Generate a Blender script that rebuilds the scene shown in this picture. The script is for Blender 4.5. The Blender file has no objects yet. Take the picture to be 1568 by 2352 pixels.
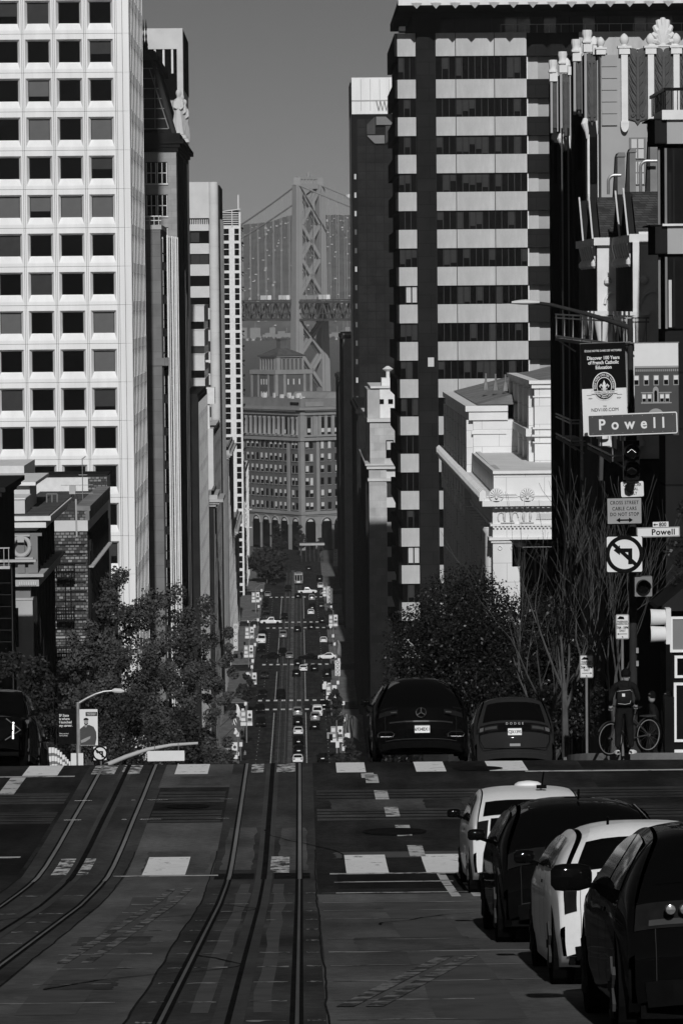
import bpy, math, random
import numpy as np
from mathutils import Matrix, Vector
R = random.Random(7)
SC = bpy.context.scene
COL = SC.collection
# ------------------------------------------------------------------ camera
YAW, PITCH, ROLL, FPX = 0.01102, 0.05609, -0.0095, 8655.0
CM = Matrix.Rotation(-YAW, 3, 'Z') @ Matrix.Rotation(math.pi/2 - PITCH, 3, 'X') @ Matrix.Rotation(ROLL, 3, 'Z')
cam = bpy.data.cameras.new("camera")
cam.sensor_fit = 'VERTICAL'; cam.sensor_height = 36.0; cam.lens = 36.0*FPX/2352.0
cam.clip_start = 0.5; cam.clip_end = 40000
camo = bpy.data.objects.new("camera", cam); COL.objects.link(camo)
camo.rotation_euler = CM.to_euler(); camo.location = (0, 0, 0)
SC.camera = camo
# ------------------------------------------------------------------ light
SUN_EL, SUN_OFF = math.radians(29), math.radians(1.1)      # the sun stands behind the camera, a little to its right
w = bpy.data.worlds.new("World"); SC.world = w; w.use_nodes = True
nt = w.node_tree; nt.nodes.clear()
sky = nt.nodes.new('ShaderNodeTexSky'); sky.sky_type = 'NISHITA'; sky.sun_disc = False
sky.sun_elevation = SUN_EL; sky.sun_rotation = math.pi - SUN_OFF
sky.air_density = 0.52; sky.dust_density = 0.3; sky.ozone_density = 1.0
bw = nt.nodes.new('ShaderNodeSeparateColor')   # a red filter, as for black and white film
bg = nt.nodes.new('ShaderNodeBackground'); wo = nt.nodes.new('ShaderNodeOutputWorld')
bg.inputs['Strength'].default_value = 0.05
nt.links.new(sky.outputs[0], bw.inputs[0]); nt.links.new(bw.outputs[0], bg.inputs[0]); nt.links.new(bg.outputs[0], wo.inputs[0])
sl = bpy.data.lights.new("sun", 'SUN'); sl.energy = 5.0; sl.angle = math.radians(0.53); sl.color = (1, 1, 1)
so = bpy.data.objects.new("sun", sl); COL.objects.link(so)
sd = Vector((-math.sin(SUN_OFF)*math.cos(SUN_EL), math.cos(SUN_OFF)*math.cos(SUN_EL), -math.sin(SUN_EL)))
so.rotation_euler = sd.to_track_quat('-Z', 'Y').to_euler(); so.location = (30, -100, 90)
SC.view_settings.view_transform = 'Standard'; SC.view_settings.look = 'None'
SC.view_settings.exposure = -0.7; SC.view_settings.gamma = 1.0
SC.cycles.max_bounces = 5; SC.cycles.diffuse_bounces = 2; SC.cycles.glossy_bounces = 2
SC.cycles.volume_bounces = 0; SC.cycles.transparent_max_bounces = 8; SC.cycles.sample_clamp_indirect = 4

# ------------------------------------------------------------------ helpers
def P(u, v, Y):                     # a place in the street from its bearing and its distance Y
    d = CM @ Vector(((u-784)/FPX, -(v-1176)/FPX, -1))
    return d*(Y/d.y)
def PX(u, v, Y): return P(u, v, Y).x
def PZ(v, Y, u=784): return P(u, v, Y).z
GY = [-120,0,20,40,50,53,55,57,59,62,66,70,74,76.5,78,80,84,90,100,120,150,200,250,315,375,435,510,585,650,725,800,900,1000,1150,1260,1400]
GZ = [12,-2.2,-4.54,-6.88,-8.05,-8.36,-8.56,-8.74,-8.86,-8.98,-9.1,-9.24,-9.35,-9.43,-9.6,-9.9,-10.6,-11.7,-13.5,-16.9,-21.8,-29.5,-37.2,-46.5,-55,-62,-69,-74,-75.6,-77,-78,-79,-80,-81,-81.3,-81.3]
def gz(y): return float(np.interp(y, GY, GZ))
def Gpt(u, v, lo=560, hi=1200):     # where a line of sight meets the lower street
    for _ in range(40):
        m = (lo+hi)/2
        if PZ(v, m, u) > gz(m): lo = m
        else: hi = m
    p = P(u, v, lo); return p.x, lo
WL = {}                              # world position of every parent
def wl(o): return WL.get(o.name, Vector((0, 0, 0))) if o else Vector((0, 0, 0))
def tag(o, label=None, cat=None, group=None, kind=None):
    if label: o['label'] = label
    if cat: o['category'] = cat
    if group: o['group'] = group
    if kind: o['kind'] = kind
    return o
def thing(name, loc, label, cat, group=None, rz=0.0):
    o = bpy.data.objects.new(name, None); COL.objects.link(o)
    o.location = loc; o.rotation_euler = (0, 0, rz); o.empty_display_size = 0.3
    WL[o.name] = Vector(loc)
    return tag(o, label, cat, group)
class MB:
    def __init__(s): s.v = []; s.f = []; s.m = []; s.cm = 0
    def add(s, vs, fs):
        n = len(s.v); s.v += [tuple(p) for p in vs]; s.f += [tuple(i+n for i in f) for f in fs]; s.m += [s.cm]*len(fs); return s
    def quad(s, a, b, c, d): return s.add([a, b, c, d], [(0, 1, 2, 3)])
    def box(s, x0, x1, y0, y1, z0, z1):
        return s.add([(x0,y0,z0),(x1,y0,z0),(x1,y1,z0),(x0,y1,z0),(x0,y0,z1),(x1,y0,z1),(x1,y1,z1),(x0,y1,z1)],
                     [(0,3,2,1),(4,5,6,7),(0,1,5,4),(1,2,6,5),(2,3,7,6),(3,0,4,7)])
    def bar(s, a, b, w, h=None, up=(0, 0, 1)):      # rectangular bar between two points
        a = Vector(a); b = Vector(b); h = h or w; d = (b-a).normalized(); u = Vector(up)
        if abs(d.dot(u)) > .98: u = Vector((0, 1, 0))
        x = d.cross(u).normalized()*(w/2); z = x.cross(d).normalized()*(h/2)
        vs = [a-x-z, a+x-z, a+x+z, a-x+z, b-x-z, b+x-z, b+x+z, b-x+z]
        return s.add(vs, [(3,2,1,0),(4,5,6,7),(0,1,5,4),(1,2,6,5),(2,3,7,6),(3,0,4,7)])
    def tube(s, pts, rad, n=8, caps=True):
        pts = [Vector(p) for p in pts]
        if not hasattr(rad, '__len__'): rad = [rad]*len(pts)
        base = len(s.v); k = len(pts); ref = None
        for i, p in enumerate(pts):
            d = (pts[min(i+1, k-1)] - pts[max(i-1, 0)]).normalized()
            if ref is None: ref = d.orthogonal().normalized()
            ref = (ref - d*ref.dot(d)).normalized(); b = d.cross(ref)
            for j in range(n):
                a = 2*math.pi*j/n; s.v.append(tuple(p + (ref*math.cos(a)+b*math.sin(a))*rad[i]))
        for i in range(k-1):
            for j in range(n):
                s.f.append((base+i*n+j, base+i*n+(j+1) % n, base+(i+1)*n+(j+1) % n, base+(i+1)*n+j)); s.m.append(s.cm)
        if caps:
            s.f.append(tuple(base+j for j in reversed(range(n)))); s.m.append(s.cm)
            s.f.append(tuple(base+(k-1)*n+j for j in range(n))); s.m.append(s.cm)
        return s
    def lathe(s, c, prof, n=16, axis='z'):          # prof: (radius, height)
        base = len(s.v); c = Vector(c)
        for r, h in prof:
            for j in range(n):
                a = 2*math.pi*j/n; x, y = r*math.cos(a), r*math.sin(a)
                p = {'z': (x, y, h), 'y': (x, h, y), 'x': (h, x, y)}[axis]; s.v.append(tuple(c+Vector(p)))
        for i in range(len(prof)-1):
            for j in range(n):
                s.f.append((base+i*n+j, base+i*n+(j+1) % n, base+(i+1)*n+(j+1) % n, base+(i+1)*n+j)); s.m.append(s.cm)
        s.f.append(tuple(base+j for j in reversed(range(n)))); s.m.append(s.cm)
        s.f.append(tuple(base+(len(prof)-1)*n+j for j in range(n))); s.m.append(s.cm)
        return s
    def prism(s, pts, a, b, axis='y'):              # outline pts (two coords) pushed from a to b along an axis
        n = len(pts)
        def q(p, t): return {'y': (p[0], t, p[1]), 'x': (t, p[0], p[1]), 'z': (p[0], p[1], t)}[axis]
        return s.add([q(p, a) for p in pts]+[q(p, b) for p in pts],
                     [tuple(range(n)), tuple(reversed(range(n, 2*n)))]+[(i, i+n, (i+1) % n+n, (i+1) % n) for i in range(n)])
    def grid(s, rows):
        base = len(s.v); h = len(rows); wd = len(rows[0])
        for r in rows: s.v += [tuple(p) for p in r]
        for i in range(h-1):
            for j in range(wd-1):
                s.f.append((base+i*wd+j, base+i*wd+j+1, base+(i+1)*wd+j+1, base+(i+1)*wd+j)); s.m.append(s.cm)
        return s
    def mesh(s, name, mats, off, smooth):
        me = bpy.data.meshes.new(name)
        me.from_pydata([(a-off[0], b-off[1], c-off[2]) for a, b, c in s.v], [], s.f)
        for m in (mats if isinstance(mats, (list, tuple)) else [mats]): me.materials.append(m)
        if any(s.m): me.polygons.foreach_set('material_index', s.m)
        if smooth:
            me.polygons.foreach_set('use_smooth', [True]*len(s.f))
            me.set_sharp_from_angle(angle=math.radians(smooth if smooth > 1 else 35))
        me.update(); return me
    def build(s, name, mats, parent=None, smooth=0, fix=False):
        import bmesh
        a = np.array(s.v); o0 = Vector((float((a[:,0].min()+a[:,0].max())/2), float((a[:,1].min()+a[:,1].max())/2), float(a[:,2].min())))
        me = s.mesh(name, mats, o0, smooth)
        if fix:
            bm = bmesh.new(); bm.from_mesh(me); bmesh.ops.remove_doubles(bm, verts=bm.verts, dist=1e-4)
            bmesh.ops.recalc_face_normals(bm, faces=bm.faces); bm.to_mesh(me); bm.free()
        o = bpy.data.objects.new(name, me); COL.objects.link(o)
        o.location = o0 - wl(parent)
        if parent: o.parent = parent
        WL[o.name] = o0
        return o
def box(name, mat, parent, *b): return MB().box(*b).build(name, mat, parent)
def copy_tree(o, parent=None):
    c = o.copy(); COL.objects.link(c); c.parent = parent; WL[c.name] = Vector(c.location) + wl(parent)
    for ch in list(o.children): copy_tree(ch, c)
    return c
def link_at(src, name, loc, parent, mat=None):      # one more part that shares a mesh
    o = bpy.data.objects.new(name, src.data); COL.objects.link(o)
    o.location = Vector(loc) - wl(parent); o.parent = parent; WL[o.name] = Vector(loc)
    if mat: 
        o.material_slots[0].link = 'OBJECT'; o.material_slots[0].material = mat
    return o
# ------------------------------------------------------------------ materials (the picture is black and white: every colour is a grey)
def mat(name, g, rough=.6, noise=.12, scale=1.0, spec=0.0, metal=0, bump=0, stretch=None, detail=6, coat=0):
    m = bpy.data.materials.new(name); m.use_nodes = True; t = m.node_tree; b = t.nodes['Principled BSDF']
    b.inputs['Roughness'].default_value = rough; b.inputs['Metallic'].default_value = metal
    b.inputs['Specular IOR Level'].default_value = spec
    if coat: b.inputs['Coat Weight'].default_value = coat; b.inputs['Coat Roughness'].default_value = .04
    b.inputs['Base Color'].default_value = (g, g, g, 1)
    if noise:
        tc = t.nodes.new('ShaderNodeTexCoord'); mp = t.nodes.new('ShaderNodeMapping'); n = t.nodes.new('ShaderNodeTexNoise')
        mp.inputs['Scale'].default_value = stretch or (1, 1, 1)
        n.inputs['Scale'].default_value = scale; n.inputs['Detail'].default_value = detail; n.inputs['Roughness'].default_value = .62
        r = t.nodes.new('ShaderNodeMapRange'); r.inputs[1].default_value = .3; r.inputs[2].default_value = .7
        r.inputs[3].default_value = g*(1-noise); r.inputs[4].default_value = g*(1+noise)
        t.links.new(tc.outputs['Object'], mp.inputs[0]); t.links.new(mp.outputs[0], n.inputs[0])
        t.links.new(n.outputs[0], r.inputs[0]); t.links.new(r.outputs[0], b.inputs['Base Color'])
        if bump:
            bp = t.nodes.new('ShaderNodeBump'); bp.inputs['Strength'].default_value = bump; bp.inputs['Distance'].default_value = .05
            t.links.new(n.outputs[0], bp.inputs['Height']); t.links.new(bp.outputs[0], b.inputs['Normal'])
    return m
def brickmat(name, g1, g2, gm, bw_, bh, mortar, rough=.8, offset=.5, plane='xz', bias=0, dirt=.25):
    m = bpy.data.materials.new(name); m.use_nodes = True; t = m.node_tree; b = t.nodes['Principled BSDF']
    b.inputs['Roughness'].default_value = rough; b.inputs['Specular IOR Level'].default_value = 0.0
    tc = t.nodes.new('ShaderNodeTexCoord'); sp = t.nodes.new('ShaderNodeSeparateXYZ'); cb = t.nodes.new('ShaderNodeCombineXYZ')
    k = t.nodes.new('ShaderNodeTexBrick'); k.offset = offset
    t.links.new(tc.outputs['Object'], sp.inputs[0])
    ad = t.nodes.new('ShaderNodeMath'); ad.operation = 'ADD'
    t.links.new(sp.outputs[0], ad.inputs[0]); t.links.new(sp.outputs[1], ad.inputs[1])
    t.links.new(ad.outputs[0], cb.inputs[0]); t.links.new(sp.outputs[2], cb.inputs[1]); t.links.new(cb.outputs[0], k.inputs['Vector'])
    for nm, g in (('Color1', g1), ('Color2', g2), ('Mortar', gm)): k.inputs[nm].default_value = (g, g, g, 1)
    k.inputs['Scale'].default_value = 1; k.inputs['Brick Width'].default_value = bw_; k.inputs['Row Height'].default_value = bh
    k.inputs['Mortar Size'].default_value = mortar; k.inputs['Mortar Smooth'].default_value = .1; k.inputs['Bias'].default_value = bias
    n = t.nodes.new('ShaderNodeTexNoise'); n.inputs['Scale'].default_value = .6; n.inputs['Detail'].default_value = 6
    r = t.nodes.new('ShaderNodeMapRange'); r.inputs[1].default_value = .3; r.inputs[2].default_value = .7; r.inputs[3].default_value = 1-dirt; r.inputs[4].default_value = 1
    mx = t.nodes.new('ShaderNodeMix'); mx.data_type = 'RGBA'; mx.blend_type = 'MULTIPLY'; mx.inputs[0].default_value = 1
    t.links.new(tc.outputs['Object'], n.inputs[0]); t.links.new(n.outputs[0], r.inputs[0])
    t.links.new(k.outputs[0], mx.inputs[6]); t.links.new(r.outputs[0], mx.inputs[7]); t.links.new(mx.outputs[2], b.inputs['Base Color'])
    return m
def lamp(name, e):
    m = bpy.data.materials.new(name); m.use_nodes = True; b = m.node_tree.nodes['Principled BSDF']
    b.inputs['Base Color'].default_value = (.8,.8,.8,1); b.inputs['Emission Color'].default_value = (1,1,1,1); b.inputs['Emission Strength'].default_value = e
    return m
M = {}
M['white_precast'] = mat('white_precast', .78, .7, .11, .35, 0, stretch=(1.5, 1, .12))
M['white_paint'] = mat('white_paint', .78, .5, .06, 2)
M['white_trim'] = mat('white_trim', .7, .55, .1, 1.5)
M['glass'] = mat('dark_glass', .004, .08, .3, .3, .10)
M['glass_blue'] = mat('tinted_glass', .02, .08, .4, .15, .12)
M['panel_dark'] = mat('dark_panel_glass', .018, .35, .5, .25, .05)
M['panel_grey'] = mat('grey_panel_glass', .05, .08, .4, .2, .7)
M['blind_dark'] = mat('dark_blind', .045, .3, .2, .6)
M['blind_grey'] = mat('grey_blind', .12, .3, .12, .6)
M['blind_pale'] = mat('pale_blind', .55, .4, .1, .8)
M['stone'] = brickmat('ashlar_stone', .40, .34, .25, 1.4, .75, .012)
M['stone_grey'] = brickmat('grey_ashlar', .22, .19, .13, 2.6, 1.3, .02)
M['stone_pale'] = brickmat('pale_ashlar', .56, .44, .38, 1.6, 1.2, .015, bias=-.1)
M['terracotta'] = brickmat('white_terracotta', .76, .72, .5, 2.2, 1.1, .02, dirt=.12)
M['terracotta_plain'] = mat('plain_terracotta', .72, .6, .08, .6)
M['granite_dark'] = brickmat('dark_granite', .022, .018, .01, 3.0, 1.5, .03, rough=.45)
M['concrete_panel'] = mat('rough_concrete_panel', .47, .85, .16, .55, .2, stretch=(1.6, 1, .45), bump=.15)
M['concrete'] = mat('concrete_wall', .42, .8, .15, .4)
M['concrete_pale'] = mat('pale_concrete', .58, .8, .1, .3)
M['dark_metal'] = mat('dark_metal', .045, .4, .2, 2)
M['black_paint'] = mat('black_paint', .009, .35, .2, 2, .04)
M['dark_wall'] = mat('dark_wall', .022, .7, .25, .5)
M['shade_stucco'] = mat('shade_toned_stucco', .07, .8, .2, .6)  # stucco darkened so north walls carry shade in colour; plain dark grey on emblem
M['mid_wall'] = mat('mid_grey_wall', .2, .75, .15, .4)
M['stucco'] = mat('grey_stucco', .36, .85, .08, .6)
M['relief'] = mat('dark_relief_terracotta', .1, .6, .25, 2)
M['brick'] = brickmat('patterned_brick', .07, .42, .045, .34, .22, .035, offset=.5, bias=-.25)
M['brick_far'] = mat('far_brick', .11, .85, .15, .2)
M['stone_far'] = mat('far_stone', .26, .8, .15, .2)
M['roof'] = mat('tar_roof', .09, .9, .35, .8, bump=.2)
M['roof_lead'] = mat('lead_roof', .22, .6, .3, .5)
M['shingle'] = brickmat('roof_shingle', .10, .05, .03, .24, .075, .008, dirt=.4)
M['steel'] = mat('galvanised_steel', .32, .45, .2, 3, metal=.6)
M['pole'] = mat('painted_pole', .03, .4, .2, 3)
M['bridge'] = mat('bridge_paint', .27, .6, .1, .05)
M['bridge_dark'] = mat('bridge_truss_paint', .09, .6, .1, .05)
M['leaf'] = mat('tree_leaf', .06, .6, .75, .8, .1)
M['leaf_dark'] = mat('glossy_leaf', .013, .38, .5, 1.2, .22)
M['leaf_wiry'] = mat('wiry_leaf', .022, .6, .5, .9, .2)
M['leaf_far'] = mat('far_leaf', .03, .6, .4, .5)
M['bark'] = mat('bark', .07, .9, .4, 6, stretch=(1, 1, .3))
M['bark_pale'] = mat('pale_bark', .075, .9, .5, 5, stretch=(1, 1, .4))
M['tyre'] = mat('tyre_rubber', .007, .8, .2, 8)
M['chrome'] = mat('chrome', .75, .12, 0, metal=1)
M['rim'] = mat('alloy_rim', .05, .6, .1, 6)
M['plate'] = mat('licence_plate', .8, .45, .05, 8)
M['lamp_lens'] = mat('tail_lamp_lens', .012, .15, .3, 8, .06)
M['lamp_clear'] = mat('clear_lens', .8, .08, 0, metal=.9)
M['ink'] = mat('black_ink', .008, .5, 0)
M['sign_white'] = mat('sign_sheet_white', .68, .45, .05, 2)
M['sign_grey'] = mat('sign_sheet_grey', .30, .5, .1, 2)
M['sign_green'] = mat('sign_sheet_dark', .075, .45, .1, 2)
M['skin'] = mat('skin', .3, .6, .1, 8)
M['cloth_black'] = mat('black_cloth', .012, .9, .3, 12)
M['cloth_dark'] = mat('dark_cloth', .014, .9, .3, 12)
M['cloth_grey'] = mat('grey_cloth', .2, .9, .2, 12)
M['cloth_white'] = mat('white_cloth', .7, .8, .1, 12)
# ------------------------------------------------------------------ ground, street, tracks, paint
def roadmat(name, g, fine=9, spread=.35, streak=(1, .12, 1), rough=.8, spec=0.0, crack=0):
    m = bpy.data.materials.new(name); m.use_nodes = True; t = m.node_tree; b = t.nodes['Principled BSDF']
    b.inputs['Roughness'].default_value = rough; b.inputs['Specular IOR Level'].default_value = spec
    tc = t.nodes.new('ShaderNodeTexCoord'); prev = None
    for sc_, st, amt in ((.35, (1, 1, 1), spread), (1.6, streak, spread*.8), (fine, (1, 1, 1), spread*.5), (60, (1, 1, 1), spread*.45)):
        mp = t.nodes.new('ShaderNodeMapping'); mp.inputs['Scale'].default_value = st
        n = t.nodes.new('ShaderNodeTexNoise'); n.inputs['Scale'].default_value = sc_; n.inputs['Detail'].default_value = 4
        r = t.nodes.new('ShaderNodeMapRange'); r.inputs[1].default_value = .3; r.inputs[2].default_value = .7
        r.inputs[3].default_value = 1-amt; r.inputs[4].default_value = 1+amt
        t.links.new(tc.outputs['Object'], mp.inputs[0]); t.links.new(mp.outputs[0], n.inputs[0]); t.links.new(n.outputs[0], r.inputs[0])
        if prev is None: prev = r.outputs[0]
        else:
            x = t.nodes.new('ShaderNodeMath'); x.operation = 'MULTIPLY'; t.links.new(prev, x.inputs[0]); t.links.new(r.outputs[0], x.inputs[1]); prev = x.outputs[0]
    s = t.nodes.new('ShaderNodeMath'); s.operation = 'MULTIPLY'; s.inputs[1].default_value = g; t.links.new(prev, s.inputs[0])
    t.links.new(s.outputs[0], b.inputs['Base Color'])
    return m
def wornmat(name, g, under, thr=.42, sc_=3.0):
    m = bpy.data.materials.new(name); m.use_nodes = True; t = m.node_tree; b = t.nodes['Principled BSDF']; b.inputs['Roughness'].default_value = .7; b.inputs['Specular IOR Level'].default_value = 0.0
    tc = t.nodes.new('ShaderNodeTexCoord'); n = t.nodes.new('ShaderNodeTexNoise'); n.inputs['Scale'].default_value = sc_; n.inputs['Detail'].default_value = 9; n.inputs['Roughness'].default_value = .7
    r = t.nodes.new('ShaderNodeValToRGB'); r.color_ramp.elements[0].position = thr-.06; r.color_ramp.elements[1].position = thr+.05
    r.color_ramp.elements[0].color = (under, under, under, 1); r.color_ramp.elements[1].color = (g, g, g, 1)
    e = r.color_ramp.elements.new(.75); e.color = (g*.82, g*.82, g*.82, 1)
    t.links.new(tc.outputs['Object'], n.inputs[0]); t.links.new(n.outputs[0], r.inputs[0]); t.links.new(r.outputs[0], b.inputs['Base Color'])
    return m
M['asphalt'] = roadmat('asphalt', .027, spread=.45)
M['asphalt_dark'] = roadmat('dark_asphalt', .017)
M['street_concrete'] = roadmat('street_concrete', .098, spread=.3)
M['track_slab'] = roadmat('track_slab', .052, spread=.36)
M['slot_plate'] = roadmat('slot_plate', .064, spread=.2, rough=.5)
M['joint'] = wornmat('joint_filler', .22, .06, .45, 2.2)
M['pavement'] = roadmat('pavement_concrete', .16, spread=.18)
M['zebra'] = wornmat('worn_white_paint', .8, .16, .38, 3.2)
M['zebra_worn'] = wornmat('badly_worn_white_paint', .6, .05, .52, 4.5)
M['line'] = wornmat('worn_line_paint', .5, .05, .45, 2.5)
M['line_faint'] = wornmat('faint_line_paint', .2, .05, .52, 3.5)
M['groove'] = mat('rail_groove', .012, .8, .3, 3)
M['rail'] = mat('polished_rail', .10, .45, .3, 1.5, metal=.5, stretch=(1, .2, 1))
M['rail_sunlit'] = mat('sunlit_rail', .20, .45, .25, 1.5, metal=.3, stretch=(1, .2, 1))  # paler copy of the rail steel, with sunlight put into its colour
M['rail_glint'] = mat('bright_glint_metal', .7, .25, .2, 2, metal=1)
M['gravel'] = mat('city_ground', .12, .9, .3, .05)
def ys(a, b): return [a]+[y for y in GY if a < y < b]+[b]
def strip(mb, x0, x1, y0, y1, lvl, step=None, wob=0, rnd=None):
    Y = ys(y0, y1)
    if step:
        n = max(1, int((y1-y0)/step)); Y = sorted(set(Y+[y0+(y1-y0)*i/n for i in range(n+1)]))
    dz = .004*lvl; w_ = 0
    rows = []
    for y in Y:
        if wob: w_ = w_*.6 + R.uniform(-wob, wob)
        rows.append([(x0+w_, y, gz(y)+dz), (x1+w_, y, gz(y)+dz)])
    return mb.grid(rows)
def st(name, mb, m): return tag(mb.build(name, m), kind='structure')
mb = MB(); mb.grid([[(x, y, gz(y)-.35) for x in (-900, -60, 60, 900)] for y in GY if y <= 1260]); st('ground', mb, M['gravel'])
mb = MB(); strip(mb, -10.2, 5.6, -40, 80, 0); strip(mb, -10.2, 6.2, 80, 1240, 0); st('road', mb, M['asphalt'])
mb = MB(); strip(mb, -150, -10.2, 55.5, 77, 0); strip(mb, 5.6, 120, 55.5, 77, 0); st('cross_street', mb, M['asphalt'])
for yc in (197, 316, 436, 577, 711, 800, 925, 1034):
    mb = MB()
    for a, b in ((-150, -10.2), (6.2, 120)): strip(mb, a, b, yc-8.5, yc+8.5, 0)
    st('cross_street', mb, M['asphalt'])
# pavements with a kerb step
CH = .14
def pave(x0, x1, y0, y1):
    mb = MB(); Y = ys(y0, y1)
    mb.grid([[(x0, y, gz(y)-.3), (x0, y, gz(y)+CH), (x1, y, gz(y)+CH), (x1, y, gz(y)-.3)] for y in Y])
    for y in (y0, y1): mb.quad((x0, y, gz(y)-.3), (x1, y, gz(y)-.3), (x1, y, gz(y)+CH), (x0, y, gz(y)+CH))
    st('pavement', mb, M['pavement'])
cuts = [80.5, 188, 206, 307, 325, 427, 445, 568, 586, 702, 720, 791, 809, 916, 934, 1025, 1043, 1160]
for i in range(0, len(cuts), 2):
    pave(-16, -10.2, cuts[i], cuts[i+1]); pave(6.2 if i else 5.6, 12.5, cuts[i], cuts[i+1])
pave(-16, -10.2, -40, 55); pave(5.6, 12.5, -40, 55); pave(-120, -10.2, 77, 80.5)
mb = MB(); pts = [(8.4-2.8*math.cos(a), 79.4-2.9*math.sin(a)) for a in [math.radians(q) for q in range(-20, 91, 6)]]
pts = [(5.6, 80.5)]+pts+[(120, 76.5), (120, 80.5)]
n = len(pts); bot = [(x, y, gz(y)-.2) for x, y in pts]; top = [(x, y, gz(y)+CH) for x, y in pts]
mb.add(bot+top, [tuple(range(n, 2*n))]+[(i, (i+1) % n, (i+1) % n+n, i+n) for i in range(n)]); st('pavement', mb, M['pavement'])

XT = (-.60, -3.52)                    # centres of the two cable car tracks
mb = MB()
strip(mb, -2.72, -1.40, -30, 65.4, 1); strip(mb, .17, 5.2, -30, 52.2, 1); strip(mb, -2.76, -1.4, 71.8, 76.6, 1); st('concrete_lane', mb, M['street_concrete'])
mb = MB(); strip(mb, -10.0, -4.35, -30, 49, 1); st('concrete_lane', mb, M['street_concrete'])
mb = MB(); strip(mb, -2.76, -1.70, 560, 1130, 1); st('median_strip', mb, M['street_concrete'])
mb = MB()
for a, b, y0, y1 in ((.5, 5.4, 53.6, 57.2), (-1.35, -.75, 56.2, 57.4), (-.45, .1, 56.2, 57.4), (-10, -4.4, 57.6, 67)):
    strip(mb, a, b, y0, y1, 1)
st('asphalt_patch', mb, M['asphalt_dark'])
mb = MB()
for xt in XT:
    strip(mb, xt-.80, xt+.80, -30, 76.6, 1)
    strip(mb, xt-1.02, xt+1.02, 560, 1120, 1)
st('track_bed', mb, M['track_slab'])
mb = MB()                             # the tar edge of each track slab
for xt in XT:
    for sx in (-.80, .78): strip(mb, xt+sx-.008, xt+sx+.012, -30, 61, 2, step=.7, wob=.012)
st('tar_seam', mb, mat('tar', .02, .8, .4, 4))
mb = MB(); y = -6.0                    # pale cross joints in the uphill slabs
while y < 53.4:
    for a, b in ((XT[0]-.72, XT[0]-.58), (XT[0]-.46, XT[0]-.14), (XT[0]+.14, XT[0]+.45), (XT[0]+.62, XT[0]+.76), (XT[1]-.45, XT[1]-.14), (XT[1]+.14, XT[1]+.45), (-2.6+R.uniform(0, .3), -1.5-R.uniform(0, .25)), (.25, .25+R.uniform(.8, 3.4))):
        if R.random() < .85:
            q = R.uniform(-.05, .05); n = 6
            mb.grid([[(a+(b-a)*i/n, y+q+R.uniform(-.02, .02)+s*R.uniform(.02, .05), gz(y+q)+.0085+.117*0-(s*.03*.117)) for i in range(n+1)] for s in (-1, 1)])
    y += 2.35 + R.uniform(-.1, .1)
st('joint_lines', mb, M['joint'])
def rails(y0, y1, wide=1):
    g = MB(); r = MB(); sp = MB(); sl_ = MB()
    for xt in XT:
        for s in (-1, 1):
            xr = xt+s*.533
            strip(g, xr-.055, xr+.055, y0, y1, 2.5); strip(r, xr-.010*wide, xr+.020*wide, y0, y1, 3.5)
        strip(sp, xt-.125, xt+.125, y0, y1, 2.5); strip(sl_, xt-.024*wide, xt+.024*wide, y0, y1, 3.5)
    st('rail_channel', g, M['groove']); st('rail', r, M['rail'] if wide == 1 else M['rail_sunlit']); st('slot_plate', sp, M['slot_plate']); st('cable_slot', sl_, M['groove'])
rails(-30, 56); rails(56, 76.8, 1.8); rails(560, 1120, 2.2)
# the crossing line: two more tracks from left to right
g = MB(); r = MB(); rb = MB(); c = MB()
for yc in (66.5, 70.0):
    for a, b in ((-60, -4.4), (-2.7, -1.45), (.25, 60)):
        strip(c, a, b, yc-1.0, yc+1.0, 1.2)
        for s in (-.533, .533):
            strip(g, a, b, yc+s-.10, yc+s+.10, 2.2); strip(r, a, b, yc+s-.02, yc+s+.03, 3)
        strip(g, a, b, yc-.05, yc+.05, 2.2)
    for xa, xb in ((-4.3, -3.9), (-3.35, -3.1), (-2.9, -2.5), (-1.55, -1.3)):
        strip(rb, xa+R.uniform(0, .2), xb, yc-.56, yc-.50, 3.6)  # short bright strips laid on as painted glints of the crossing rails
st('crossing_track_bed', c, M['track_slab']); st('crossing_rail_channel', g, M['groove']); st('crossing_rail', r, M['rail']); st('rail_glints', rb, M['rail_glint'])
# paint at the near crossroads
mb = MB()
def zeb(u0, u1, ya, yb, vm, m=None):
    ym = (ya+yb)/2; x0, x1 = PX(u0, vm, ym), PX(u1, vm, ym)
    if m is None: m = mb
    strip(m, x0, x1, ya, yb, 3)
for a, b in ((60,140),(405,480),(772,838),(952,1020),(1118,1205)): zeb(a, b, 74.35, 76.5, 1768)
mw = MB()
for a, b in ((215,268),(283,325),(578,606),(636,678)): zeb(a, b, 74.5, 76.4, 1768, mw)
for a, b in ((335,432),(793,888),(972,1060)): zeb(a, b, 57.2, 60.1, 2010)
for a, b in ((622,665),(130,165),(178,212)): zeb(a, b, 57.4, 60.0, 2010, mw)
st('zebra_crossing', mb, M['zebra']); st('worn_zebra_crossing', mw, M['zebra_worn'])
mb = MB()
strip(mb, 4.4, 9, 74.05, 74.3, 3); strip(mb, -6.3, -4.5, 74.05, 74.25, 3)
for k in range(5): strip(mb, 1.22+k*.12, 1.47+k*.12, 73.9-k*3.1-1.7, 73.9-k*3.1, 3)
strip(mb, 1.15, 1.4, 73.2, 74.2, 3); strip(mb, -5.75, -5.45, 70.8, 74.0, 3)
for xx in (2.02, 2.32): strip(mb, xx, xx+.13, 51.2, 57.0, 3)
strip(mb, -10, -4.55, 60.2, 60.42, 3); strip(mb, -10, -4.75, 57.3, 57.5, 3)
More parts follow.
